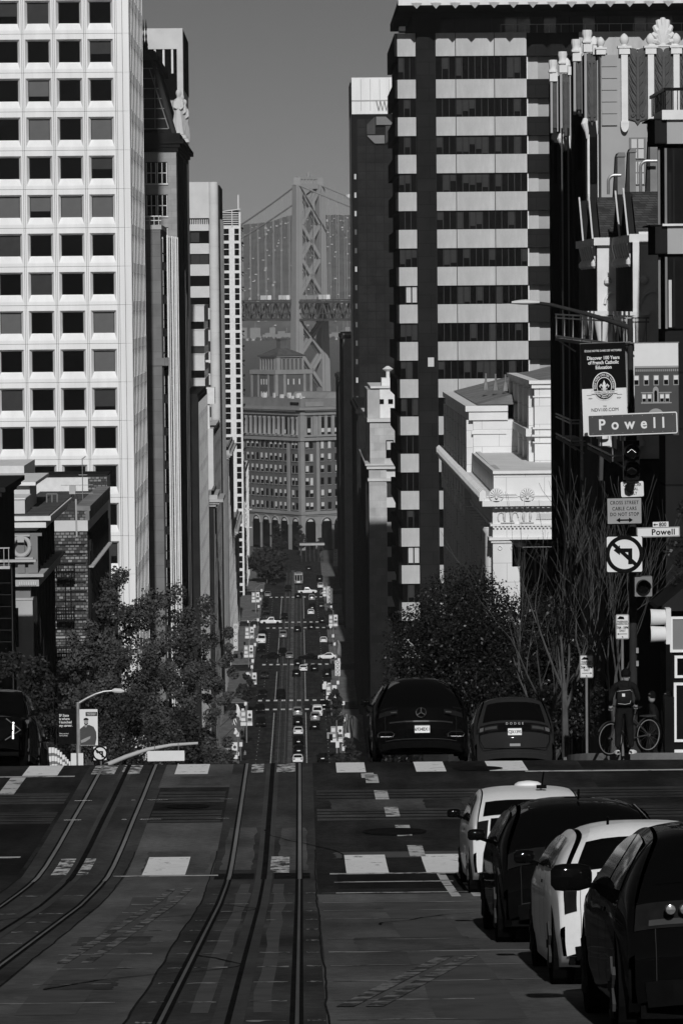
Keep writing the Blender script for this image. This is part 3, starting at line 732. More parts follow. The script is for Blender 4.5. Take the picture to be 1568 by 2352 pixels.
def corniced_left():
    Y = 226.0; xc = PX(101, 1210, Y); Y2 = 247; x0 = xc-9; zt = PZ(1183, Y, 90)
    t = thing('corniced_apartment', ((xc+x0)/2, (Y+Y2)/2, gz(Y)), 'old apartment house with a wide flat cornice, round wreath ornament and pale band courses', 'apartment building')
    box('wall', M['mid_wall'], t, x0, xc-.9, Y+.8, Y2, gz(Y)-2, zt-.3)
    c = MB(); c.box(x0, xc+.45, Y-.35, Y2, zt-.32, zt-.05); c.box(x0, xc+.15, Y-.15, Y2, zt-.75, zt-.36); c.box(x0, xc-.45, Y+.3, Y2, zt-.95, zt-.78); c.build('cornice', M['white_trim'], t)
    box('roof', M['roof'], t, x0, xc+.35, Y-.25, Y2, zt-.04, zt+.02)
    p = MB()
    p.box(x0, PX(54, 1140, Y), Y+1.2, Y+6, zt+.03, PZ(1142, Y)); p.box(x0, PX(50, 1140, Y), Y+7, Y+13, zt+.03, PZ(1120, Y))
    p.build('roof_parapet', M['concrete_pale'], t)
    q = MB(); q.box(x0, PX(54,1140,Y)+.05, Y+1.1, Y+6.1, PZ(1142,Y), PZ(1139,Y)); q.box(x0, PX(50,1140,Y)+.4, Y+6.5, Y+19, PZ(1120,Y), PZ(1112,Y)); q.build('parapet_cap', M['terracotta_plain'], t)
    s = MB()
    z = zt-1.2
    for k in range(7): s.box(xc-.9, xc-.55, Y+1.5+k*2.7, Y+2.1+k*2.7, gz(Y), zt-.9)
    s.build('side_bays', M['dark_wall'], t)
    # bands on the west face
    for v0, v1, o, mm in ((1325,1340,.55,'concrete'),(1311,1318,.85,'concrete'),(1368,1373,.15,'concrete'),(1180,1183,.1,'concrete')):
        box('band_course', M[mm], t, x0, xc-.9+o, Y+.8-o, Y2, PZ(v1, Y), PZ(v0, Y))
    box('lower_wall', M['concrete'], t, x0, xc-.78, Y+.62, Y2, gz(Y)-2, PZ(1374, Y))
    pil = MB()
    for a, b, v0, v1 in ((64,86,1225,1310),(40,56,1225,1310),(30,96,1218,1225)): pil.box(PX(a, 1260, Y), PX(b, 1260, Y), Y+.45, Y+.8, PZ(v1, Y), PZ(v0, Y))
    pil.build('pilaster', M['mid_wall'], t)
    w_ = MB(); cx = PX(48, 1250, Y); cz = PZ(1248, Y)
    w_.tube([(cx+.52*math.cos(a), Y+.25, cz+.56*math.sin(a)) for a in [math.pi*2*k/24 for k in range(25)]], .13, 8, False)
    w_.box(cx-.5, cx+.55, Y+.1, Y+.5, PZ(1225,Y), PZ(1221,Y)); w_.box(cx-.2, cx+.2, Y+.1, Y+.5, cz+.25, PZ(1225,Y)); w_.box(cx-.85, cx+.75, Y-.1, Y+.5, PZ(1279,Y), PZ(1273,Y))
    w_.build('wreath', M['concrete'], t)
    dp = MB(); dp.tube([(PX(142,1250,Y), Y2-6, PZ(1170,Y)), (PX(143,1250,Y), Y2-6, PZ(1262,Y))], .06, 6); dp.build('drain_pipe', M['concrete'], t)
    wn = MB(); wn.box(PX(20,1450,Y), PX(42,1450,Y), Y+.5, Y+.6, PZ(1480,Y), PZ(1390,Y)); wn.build('window', M['glass'], t)
    bd = MB()
    for k in range(10): bd.box(PX(45+k*4,1340,Y), PX(46.5+k*4,1340,Y), Y-.0, Y+.25, PZ(1336,Y), PZ(1329,Y))
    bd.build('dentils', M['white_trim'], t)
corniced_left()
def near_left_house():
    Y = 196.0; xc = PX(13, 1140, Y)
    t = thing('dark_corner_house', (xc-4, Y+7, gz(Y)), 'dark house edge with a jutting cornice and small fire balcony at the left border', 'house')
    zt = PZ(1112, Y)
    box('wall', M['dark_wall'], t, xc-9, xc-.6, Y+.6, Y+14, gz(Y)-2, zt-.3)
    c = MB()
    for o, a, b in ((.0,-.25,0),(-.2,-.5,-.25),(-.45,-.75,-.5)): c.box(xc-9, xc+o, Y-o*.5, Y+14, zt+a, zt+b)
    c.build('cornice', M['dark_wall'], t)
    p = MB(); z = PZ(1290, Y); p.box(xc-3, xc+.25, Y-.9, Y+.6, z-.14, z)
    for k in range(9): x = xc-1.8+k*.25; p.box(x-.015, x+.015, Y-.9, Y-.87, z, z+.95)
    p.box(xc-3, xc+.25, Y-.92, Y-.86, z+.92, z+.98); p.box(xc-3, xc+1.6, Y-.9, Y-.3, PZ(1281,Y), PZ(1276,Y)); p.build('balcony', M['concrete'], t)
    r = MB()
    for k in range(7): z = PZ(1330+k*27, Y); r.tube([(xc-3, Y-.3, z), (xc+.25, Y-.3, z)], .015, 4)
    r.tube([(xc+.3, Y-.3, PZ(1600,Y)), (xc+.3, Y-.3, PZ(1280,Y))], .03, 5); r.build('railing_wires', M['dark_metal'], t)
near_left_house()
def roof_behind():
    Y = 312.0; xa, xb = PX(55, 1100, Y), PX(245, 1100, Y)
    t = thing('plain_white_house', (PX(140,1100,Y), Y+5, gz(Y)), 'plain white rendered wall with a brick chimney patch behind the roofs', 'house')
    box('wall', M['white_trim'], t, xa, xb, Y, Y+6, gz(Y), PZ(1088, Y)); 
    box('coping', M['dark_wall'], t, xa, xb+.1, Y-.15, Y+6, PZ(1088, Y), PZ(1084, Y))
    box('chimney', M['brick'], t, PX(203,1100,Y), xb+.05, Y-.35, Y-.02, PZ(1125,Y), PZ(1088.5,Y))
    t2 = thing('eaved_house', (PX(10,1060,Y), Y-20, gz(Y-20)), 'pale house wall under a dark sloping eave with scalloped edge, top left roofs', 'house')
    Y3 = 290.0
    box('wall', M['white_trim'], t2, PX(-120,1100,Y3), PX(52,1100,Y3), Y3+2, Y3+14, gz(Y3), PZ(1065,Y3))
    r = MB(); a = P(-60, 1048, Y3); b = P(55, 1042, Y3+13); c_ = P(46, 1053, Y3+13); d_ = P(-60, 1150, Y3)
    x_e = b.x+.25; z_e = PZ(1108, Y3)
    r.prism([(x_e-14, z_e+.6), (x_e, z_e), (x_e, z_e+.25), (x_e-14, z_e+5)], Y3, Y3+17); r.build('roof', M['roof'], t2)
    sc_ = MB()
    for k in range(22): sc_.box(x_e-.25, x_e-.02, Y3+.2+k*.75, Y3+.6+k*.75, z_e-.14, z_e)
    sc_.build('scalloped_edge', M['dark_wall'], t2)
    # antenna equipment on the brick block's roof
    a = thing('roof_antenna', (PX(190,1170,285), 285, PZ(1165,285)), 'thin roof mast with a grey box and crossbars above the brick block', 'antenna')
    m = MB(); x = PX(190,1100,285); m.tube([(x,285,PZ(1168,285)), (x,285,PZ(1046,285))], .035, 6)
    for vv, a1, b1 in ((1085,181,201),(1108,140,214),(1127,172,214)): m.tube([(PX(a1,vv,285),285,PZ(vv,285)),(PX(b1,vv,285),285,PZ(vv,285))], .025, 5)
    m.tube([(x,285,PZ(1048,285)),(PX(197,1040,285),285,PZ(1042,285))], .05, 5); m.build('mast', M['steel'], a)
    m = MB(); m.box(PX(160,1110,285), PX(174,1110,285), 284.6, 285, PZ(1128,285), PZ(1109,285)); m.build('equipment_box', M['concrete'], a)
    m = MB()
    for uu in (168, 172, 180, 196): m.tube([(PX(uu-5,1128,285),285,PZ(1128,285)),(PX(uu,1140,285),285,PZ(1142,285)),(PX(uu-1,1155,285),285,PZ(1166,285))], .03, 5)
    m.build('cables', M['dark_metal'], a)
    v = MB()
    for vx in (108, 120, 132): v.tube([(PX(vx,1140,240),240,PZ(1165,240)),(PX(vx,1140,240),240,PZ(1128,240))], .05, 6)
    v.tube([(PX(108,1140,240),240,PZ(1128,240)),(PX(132,1140,240),240,PZ(1128,240))], .05, 6)
    tag(v.build('roof_rail', M['steel'], None), 'bent steel handrail on the corniced apartment roof', 'railing')
roof_behind()
# ------------------------------------------------------------------ buildings, right side (south side of the street)
def striped_tower():
    Y = 440.0; v_ = 600; D = 36
    X_ = lambda u: PX(u, v_, Y)
    x0, xa, xb, x1, x2 = X_(911), X_(958), X_(1002), X_(1212), X_(1332)
    t = thing('striped_tower', ((x0+x1)/2, Y+D/2, gz(Y)), 'office tower striped with pale rough concrete bands and dark glass under a flat overhanging roof', 'office building')
    xr = x0+48; zt = PZ(76, Y, 1000); z1st = PZ(129, Y, 1000); top = PZ(182.5, Y, 1000); pit = 85.6*Y/FPX; sh = 42.6*Y/FPX
    core = MB(); core.box(x0+.5, x1, Y+.45, Y+D, gz(Y)-3, zt-.2); core.box(x1, x2, Y+6, Y+D, gz(Y)-3, zt-.2); core.box(x2, xr, Y+.45, Y+D, gz(Y)-3, zt-.2)
    core.build('wall', M['dark_wall'], t)
    sh_ = MB(); sh_.box(xa+.05, xb-.05, Y-.35, Y+.5, gz(Y), zt+.1); s2 = sh_.build('granite_shaft', M['granite_dark'], t)
    b = MB(); b.box(X_(980), X_(994), Y-.42, Y-.36, PZ(844, Y), PZ(823, Y)); b.build('vent_grille', M['concrete_pale'], t)
    jx = [xb+.05, X_(1049), X_(1137.8), x1]
    def panel(a, b_, z0, z1, north=False):
        p = MB(); e = .10
        # a bevelled slab: slanted top and bottom edges
        p.add([(a,Y,z0),(b_,Y,z0),(b_,Y,z1),(a,Y,z1),(a+(.22 if north else .02),Y+.5,z0+.25),(b_-.02,Y+.5,z0+.25),(b_-.02,Y+.5,z1-.05),(a+(.22 if north else .02),Y+.5,z1-.05)],
              [(0,1,2,3),(7,6,5,4),(0,4,5,1),(1,5,6,2),(2,6,7,3),(3,7,4,0)])
        return p
    k = 0; z1 = zt; z0 = z1st; mull = MB()
    rows = [(z1st, zt)]+[(top-i*pit-sh, top-i*pit) for i in range(16)]
    for i, (z0, z1) in enumerate(rows):
        for a, b_ in zip(jx[:-1], jx[1:]): panel(a+.04, b_-.04, z0, z1).build('spandrel_panel', M['concrete_panel'], t)
        panel(x0+.25, xa-.02, z0, z1).build('spandrel_panel', M['concrete_panel'], t)
        # the north side wraps round the corner
        n = MB(); n.prism([(Y+.15, z0), (Y+.15, z1), (Y+D, z1), (Y+D, z0)], x0-.05, x0+.45, 'x'); n.add([], []); n.build('side_panel', M['granite_dark'], t)
        if i < 3: MB().add([(x2,Y,z0),(xr,Y,z0),(xr,Y,z1),(x2,Y,z1),(x2,Y+.4,z0),(xr,Y+.4,z0),(xr,Y+.4,z1),(x2,Y+.4,z1)], [(0,1,2,3),(0,3,7,4),(3,2,6,7)]).build('spandrel_panel', M['concrete_panel'], t)
        # windows under each band
        zb = rows[i+1][1] if i+1 < len(rows) else z0-sh
        for (a, b_), n_ in zip([(x0+.3, xa)]+list(zip(jx[:-1], jx[1:])), (3, 3, 6, 5)):
            w_ = MB().box(a+.05, b_-.05, Y+.38, Y+.44, zb, z0).build('window', M['glass'], t)
            for q in range(1, n_):
                x = a+(b_-a)*q/n_; mull.box(x-.045, x+.045, Y+.30, Y+.38, zb, z0)
            mull.build('mullions', M['dark_metal'], w_); mull = MB()
            for q in range(n_):
                r_ = R.random(); xa_ = a+(b_-a)*q/n_+.08; xb_ = a+(b_-a)*(q+1)/n_-.08
                lit = (i in (6, 13) and n_ == 3 and a < xa and q > 0)
                if lit: MB().box(xa_, xb_, Y+.33, Y+.36, zb+.25, z0-.1).build('blind', M['blind_pale'], w_)
                elif r_ < .34: MB().box(xa_, xb_, Y+.34, Y+.37, z0-(z0-zb)*R.uniform(.4, 1), z0).build('blind', M['blind_dark'], w_)
        # recessed bay on the right
        box('recess_panel', M['granite_dark'], t, x1+.02, x2-.02, Y+1.2, Y+6.2, z0, z1+.02)
        xm = X_(1240); box('recess_wall', M['concrete_panel'], t, x1+.02, xm, Y+2.3, Y+2.8, zb-.3, z0+.2)
        box('recess_wall', M['stucco'], t, xm+.01, x2-1.0, Y+2.5, Y+3.0, zb-.3, z0+.2)
        box('recess_edge', M['terracotta_plain'], t, x1+.02, x1+.2, Y+1.4, Y+2.2, zb+.02, z0-.02)
    # penthouse and roof slab
    zr = PZ(11, Y-6, 1100)
    box('penthouse_wall', M['dark_wall'], t, x0+2.2, xr, Y+5.2, Y+D, zt-.3, zr)
    pg = MB(); xx = xb+1
    for q in range(19):
        a = xb+.8+q*1.52; MB().box(a+.05, a+1.46, Y+5.08, Y+5.16, zt+.1, zr-.6).build('penthouse_window', M['glass'] if q < 5 else R.choice([M['blind_dark'], M['panel_grey']]), t)
    rail = MB(); rail.box(x1-3, xr, Y+.3, Y+.36, zt+.9, zt+.97); 
    for q in range(24): rail.box(x1-3+q*1.4, x1-2.95+q*1.4, Y+.3, Y+.36, zt, zt+.9)
    rail.build('roof_railing', M['steel'], t)
    s = MB(); xs = x0+.35; s.box(xs, xr, Y-6, Y+D, zr, zr+.9); s.build('roof_slab', M['dark_wall'], t)
    f = MB(); f.box(xs-.1, xr, Y-6.15, Y-6, zr+.0, zr+1.4)
    dm = 44.2*(Y-6)/FPX; x = xs+dm*.9
    while x < xr-.5: f.add([(x-.62,Y-6.25,zr+.25),(x,Y-6.25,zr-.42),(x+.62,Y-6.25,zr+.25),(x,Y-6.25,zr+.9),(x,Y-6.65,zr+.25)], [(0,1,4),(1,2,4),(2,3,4),(3,0,4)]); x += dm
    f.build('roof_fascia', M['terracotta_plain'], t)
    box('corner_light', M['terracotta_plain'], t, X_(921), X_(935), Y-.1, Y+3, zt+.25, zt+.8)
striped_tower()

def logo_tower():
    Y = 787.0; x0 = PX(809, 600, Y); zt = PZ(262, Y, 840)
    t = thing('dark_glass_tower', (x0+8, Y+12, gz(Y)), 'black glass tower with a big octagon emblem near its top', 'office building')
    c = MB(); c.box(x0, x0+22, Y, Y+30, gz(Y)-2, zt); c.build('wall', M['black_paint'], t)
    p = PX(846, 300, Y); cell = 20*Y/FPX
    g = MB()
    for r in range(46):
        for q in range(7):
            xa = x0+1.2+q*cell; za = zt-1.0-(r+1)*cell
            if za < gz(Y): continue
            xm, zm = xa+cell/2, za+cell/2; i = .18*cell
            g.add([(xa+.05,Y-.02,za+.05),(xa+cell-.05,Y-.02,za+.05),(xa+cell-.05,Y-.02,za+cell-.05),(xa+.05,Y-.02,za+cell-.05),(xa+i,Y-.03,za+i),(xa+cell-i,Y-.03,za+i),(xa+cell-i,Y-.03,za+cell-i),(xa+i,Y-.03,za+cell-i)],
                  [(0,1,5,4),(1,2,6,5),(2,3,7,6),(3,0,4,7),(4,5,6,7)])
    g.build('glass_panels', M['panel_dark'], t)
    for k in range(15):
        v = 400+k*42.5; MB().box(x0+.55, x0+.95, Y-.12, Y-.02, PZ(v+12, Y), PZ(v, Y)).build('window', R.choice([M['blind_pale'], M['blind_pale'], M['blind_grey']]), t)
    cx = PX(873, 300, Y); cz = PZ(299, Y, 873); rr = 30.5*Y/FPX
    e = thing('octagon_emblem', (cx, Y-.5, cz), 'octagon emblem of four interlocking pale pieces on the dark glass tower', 'emblem')
    s = .34
    for k in range(4):
        pts = [(-s+.03, 1), (.42, 1), (.98, .44), (.98, s+.05), (-s+.03, s+.05)]
        for _ in range(k): pts = [(y, -x) for x, y in pts]
        MB().prism([(cx+x*rr, cz+z*rr) for x, z in pts], Y-.75, Y-.4).build('emblem_piece', M['shade_stucco'] if k % 2 else M['mid_wall'], e)
    Y2 = 845.0; a, b = PX(808, 300, Y2), PX(905, 300, Y2); zt = PZ(178, Y2, 850)
    t = thing('white_top_tower', ((a+b)/2, Y2+10, gz(Y2)), 'tall white topped tower standing behind the black glass tower', 'office building')
    box('wall', M['white_precast'], t, a, b+8, Y2, Y2+20, gz(Y2), zt)
    box('corner_edge', M['granite_dark'], t, a-.35, a-.02, Y2+1, Y2+20, gz(Y2), zt-1)
    s = MB()
    for q in range(5): x = a+2+q*2.1; s.box(x, x+.12, Y2-.08, Y2, PZ(255, Y2), zt-.4)
    s.box(a, b, Y2-.1, Y2, PZ(233, Y2), PZ(230, Y2)); s.build('panel_joints', M['concrete'], t)
    w_ = MB()
    for q in range(3): x = PX(864+q*9, 240, Y2); w_.bar((x, Y2-.2, PZ(232, Y2)), (x+.5, Y2-.2, PZ(255, Y2)), .18); w_.bar((x+.9, Y2-.2, PZ(232, Y2)), (x+.5, Y2-.2, PZ(255, Y2)), .12)
    w_.build('roof_braces', M['mid_wall'], t)
logo_tower()

def pale_bank():
    Y = 602.0; x0 = PX(848, 1200, Y); xm = PX(888, 1200, Y); x1 = PX(925, 1200, Y)
    t = thing('pale_stone_block', ((x0+x1)/2, Y+10, gz(Y)), 'narrow pale stone block with mottled masonry and a white top storey', 'office building')
    zc = PZ(1070, Y)
    box('wall', M['stone_pale'], t, x0, xm, Y, Y+60, gz(Y)-2, zc); box('set_back_wall', M['concrete_pale'], t, xm, x1+6, Y+.5, Y+60, gz(Y)-2, zc)
    c = MB()
    for v0, v1, o in ((1066,1070,.6),(1070,1078,.35),(1100,1106,.2),(962,970,.2)): c.box(x0-o, x1+6, Y-o, Y+60, PZ(v1, Y), PZ(v0, Y))
    c.build('cornice', M['concrete_pale'], t)
    box('upper_wall', M['stone_pale'], t, x0+.2, x1+6, Y+.2, Y+40, zc, PZ(965, Y))
    box('top_storey', M['terracotta_plain'], t, x0+1.9, x1+6, Y+3, Y+30, PZ(965, Y), PZ(892, Y))
    box('top_storey', M['concrete'], t, x0-.1, x0+1.85, Y+2.5, Y+30, PZ(965, Y), PZ(897, Y))
    box('top_cornice', M['terracotta_plain'], t, x0+.4, x1+6, Y+2.6, Y+31, PZ(897, Y)+.25, PZ(889, Y))
    box('roof_hut', M['terracotta_plain'], t, PX(878,880,Y), x1+2, Y+6, Y+12, PZ(889,Y), PZ(871,Y)); 
    MB().lathe((PX(893,870,Y), Y+8, PZ(871,Y)), [(.3,0),(.3,1.0),(.9,1.4),(.2,1.9)], 10).build('roof_vent', M['terracotta_plain'], t)
    for u0, u1, v0, v1 in ((871,882,919,930),(892,903,919,930)): box('window', M['glass'], t, PX(u0,900,Y), PX(u1,900,Y), Y+2.9, Y+2.98, PZ(v1,Y), PZ(v0,Y))
    f = MB().box(PX(886,1020,Y), PX(904,1020,Y), Y+.08, Y+.18, PZ(1053,Y), PZ(1012,Y)).build('window', M['glass'], t)
    MB().box(PX(888,1020,Y), PX(902,1020,Y), Y+.02, Y+.06, PZ(1034,Y), PZ(1015,Y)).build('blind', M['blind_pale'], f)
    for k in range(6):
        v = 1110+k*57; box('window', M['blind_dark'] if k in (0, 4) else M['glass'], t, xm+.05, xm+5, Y+.38, Y+.46, PZ(v+33, Y), PZ(v, Y))
    d = MB()
    for k in range(10): d.box(x0-.5, x0-.02, Y+4+k*5, Y+5+k*5, gz(Y), PZ(1080, Y))
    d.build('side_pilasters', M['dark_wall'], t)
pale_bank()
def rear_blocks():
    for (Y, D, u, v, m, lab) in ((1046, 90, 781, 868, 'black_paint', 'black sided block standing tall beside the far brick building'),
                                 (905, 60, 790, 766, 'mid_wall', 'grey slab with a small roof ledge beside the dark glass tower'),
                                 (690, 70, 823, 935, 'dark_wall', 'dark walled block with a jutting ledge before the pale stone block')):
        x0 = PX(u, 1000, Y); t = thing('dark_slab_block', (x0+5, Y+D/2, gz(Y)), lab, 'office building')
        box('wall', M[m], t, x0, x0+14, Y, Y+D, gz(Y)-2, PZ(v, Y, u)); e = MB()
        for k in range(12): e.box(x0-.3, x0-.02, Y+2+k*D/13, Y+3.2+k*D/13, gz(Y), PZ(v, Y, u)-1)
        e.build('side_pilasters', M['dark_wall'], t)
        box('roof_ledge', M['dark_wall'], t, x0-.5, x0+14, Y-.3, Y+D, PZ(v, Y, u)-1.2, PZ(v, Y, u)-.4)
rear_blocks()

def colonnade_hotel():
    t = thing('colonnaded_hotel', (18, 245, gz(245)), 'white neoclassical hotel with shaded columns, rosettes and a lead roof', 'hotel')
    Y = 216.0; x0 = PX(1131, 1240, Y); xr = x0+26
    U = lambda u, v=1200: PX(u, v, Y); Z = lambda v: PZ(v, Y, 1180)
    W = M['terracotta']; Wp = M['terracotta_plain']
    box('wall', W, t, x0, xr, Y, 284, gz(Y)-3, Z(1166))
    # cornice with a run of little upright ornaments along the street
    zc = Z(1166); c = MB()
    c.box(x0-.30, xr, Y-.35, 284, zc, zc+.12); c.box(x0-.62, xr, Y-.7, 284, zc+.12, zc+.42); c.box(x0-.5, xr, Y-.55, 284, zc+.42, zc+.62)
    c.build('cornice', Wp, t)
    a = MB(); y = Y-.4
    while y < 283:
        a.prism([(x0-.78, zc+.42), (x0-.40, zc+.42), (x0-.40, zc+.95), (x0-.58, zc+1.08), (x0-.78, zc+.9)], y, y+.55); y += 1.15
    a.prism([(Y-.6, zc+.62), (284, zc+.62), (284, zc+.95), (Y-.6, zc+.72)], x0-.4, x0+1.4, 'x')
    a.build('cornice_crests', Wp, t)
    dt = MB()
    for k in range(70): dt.box(x0+.1+k*.3, x0+.25+k*.3, Y-.52, Y-.36, zc+.0, zc+.11)
    dt.build('dentils', Wp, t)
    # rosettes like half shells
    for uu in (1138, 1209):
        r = MB(); cx, cz = U(uu), Z(1136); n = 20
        for q in range(10):
            a0, a1 = math.pi*(-.15+1.3*q/10), math.pi*(-.15+1.3*(q+1)/10); m_ = (a0+a1)/2
            r.add([(cx, Y-.75, cz-.05), (cx+.34*math.cos(a0), Y-.62, cz+.34*math.sin(a0)), (cx+.37*math.cos(m_), Y-.8, cz+.37*math.sin(m_)), (cx+.34*math.cos(a1), Y-.62, cz+.34*math.sin(a1))], [(0,1,2),(0,2,3)])
        r.lathe((cx, Y-.7, cz), [(.40,0),(.42,.05),(.40,.3)], 24, 'y'); r.lathe((cx, Y-.85, cz-.12), [(.05,0),(.09,.05),(.09,.2)], 8, 'y')
        r.build('rosette', Wp, t)
    # frieze, bands
    fr = MB()
    for v0, v1, o in ((1203,1208,.14),(1234,1240,.22),(1241,1246,.1)): fr.box(x0-o, xr, Y-o, 284, Z(v1), Z(v0))
    for k in range(90): fr.box(x0+k*.22, x0+.1+k*.22, Y-.2, Y-.13, Z(1212), Z(1208.5))
    fr.build('band_course', Wp, t)
    rl = MB()
    for cx0, nfig in ((1165, 2), (1209, 2)):
        for s in ((-1, 1) if nfig == 2 else (0,)):
            fx = U(cx0+s*7); rl.tube([(fx, Y-.08, Z(1197)), (fx+.03*s, Y-.1, Z(1186)), (fx, Y-.1, Z(1176))], [.05, .09, .05], 6); rl.lathe((fx, Y-.1, Z(1174)), [(.02,0),(.07,.05),(.06,.13),(.01,.17)], 8)
        rl.box(U(cx0-16), U(cx0+16), Y-.1, Y, Z(1201), Z(1199))
    rl.tube([(U(1150)+.18*math.cos(q*.5), Y-.06, Z(1184)+.3*math.sin(q*.5)-.1) for q in range(9)], .04, 5)
    rl.tube([(U(1182)+.18*math.cos(q*.5), Y-.06, Z(1184)+.3*math.sin(q*.5)-.1) for q in range(9)], .04, 5)
    rl.box(U(1194), U(1194)+.03, Y-.04, Y, Z(1203), Z(1171)); rl.box(U(1224), U(1262), Y-.05, Y, Z(1174), Z(1172))
    for q in range(9): rl.bar((U(1232+q*4), Y-.05, Z(1193)), (U(1234+q*4), Y-.05, Z(1180)), .08)
    rl.build('frieze_relief', M['concrete_pale'], t)
    wr = MB()
    for uu in (1147, 1176): wr.tube([(U(uu)+.11*math.cos(q*.5), Y-.04, Z(1258)+.11*math.sin(q*.5)) for q in range(13)], .03, 5)
    wr.build('wreath', Wp, t)
    box('attic_wall', W, t, U(1136), xr, Y+1.2, 283, zc+.6, Z(1090)); box('attic_coping', Wp, t, U(1134), xr, Y+1.0, 283, Z(1090), Z(1083))
    # north colonnade below the cornice
    col = MB(); y = Y+2
    while y < 283: col.lathe((x0-.02, y, gz(Y)), [(.42,0),(.36, zc-gz(Y)-1.6),(.5, zc-gz(Y)-1.4),(.5, zc-gz(Y)-1.2)], 10); y += 3.1
    col.build('columns', W, t, smooth=40)
    # upper block
    Y2 = 243.0; xa = PX(1086, 1000, Y2); xb = PX(1162, 1000, Y2); zt = PZ(935, Y2, 1120)
    box('upper_wall', W, t, xa, xb+5, Y2, 281, Z(1083)-4, PZ(968, Y2)); ul = MB()
    for v0, v1, o in ((949,968,.28),(935,948,.5)): ul.box(xa-o, xb+.1, Y2-o*.6, 281, PZ(v1, Y2), PZ(v0, Y2))
    ul.box(xa-.1, xb, Y2-.1, 281, PZ(993, Y2)-.2, PZ(992, Y2)); ul.build('upper_cornice', Wp, t)
    up = MB(); y = Y2+.3
    for k in range(9): up.box(xa-.42, xa+.02, y+k*4.6, y+1.6+k*4.6, Z(1083)-4, PZ(968, Y2)); up.box(xa-.6, xa+.02, y+k*4.6-.2, y+1.8+k*4.6, PZ(1010, Y2)-5, PZ(1010, Y2)-2.6)
    up.build('upper_pilasters', W, t)
    bs = MB(); bs.prism([(Y2-24, Z(1083)), (Y2, Z(1083)), (Y2, PZ(1040, Y2))], xa+.15, xa+.45, 'x'); bs.build('raking_wall', W, t)
    rf = MB(); zr = zt+.15
    rf.add([(xa+.3,Y2+.3,zr),(xb+3,Y2+.3,zr),(xb+3,281,zr),(xa+.3,281,zr),(xa+8,Y2+8,zr+1.9),(xb+8,Y2+8,zr+1.9),(xb+8,281,zr+1.9),(xa+8,281,zr+1.9)], [(0,1,5,4),(0,4,7,3),(4,5,6,7),(1,2,6,5)])
    rf.build('roof', M['roof_lead'], t)
    vs = MB()
    for k in range(6): vs.lathe((xa+1.4+k*.55, Y2+1.3+(5-k)*2.0, zr+.7), [(.22,0),(.12,.5),(.06,.6),(.06,1.1)], 8)
    vs.build('roof_vents', M['steel'], t)
    # second, nearer upper block
    Y3 = 228.0; xc = PX(1227, 1000, Y3); zt3 = PZ(878, Y3, 1245)
    box('tall_wall', W, t, xc, xc+14, Y3, 252, Z(1083)-1, PZ(890, Y3)); tc = MB()
    for v0, v1, o in ((878,886,.34),(886,896,.18),(914,917,.1),(986,990,.14),(1003,1007,.18),(1019,1022,.12)): tc.box(xc-o, xc+14, Y3-o, 252, PZ(v1, Y3), PZ(v0, Y3))
    tc.build('tall_cornice', Wp, t)
    tp = MB()
    for k in range(5): tp.box(xc-.3, xc+.02, Y3+1+k*5, Y3+2.6+k*5, Z(1083), PZ(896, Y3)); tp.box(xc-.5, xc+.02, Y3+.5, 252, PZ(1000, Y3)-.2, PZ(990, Y3)) if k == 0 else None
    tp.build('tall_pilasters', W, t)
    r3 = MB(); r3.prism([(xc-.3, zt3+.05), (xc+14, zt3+.05), (xc+14, zt3+1.6)], Y3+.2, 252); r3.build('tall_roof', M['roof_lead'], t)
colonnade_hotel()

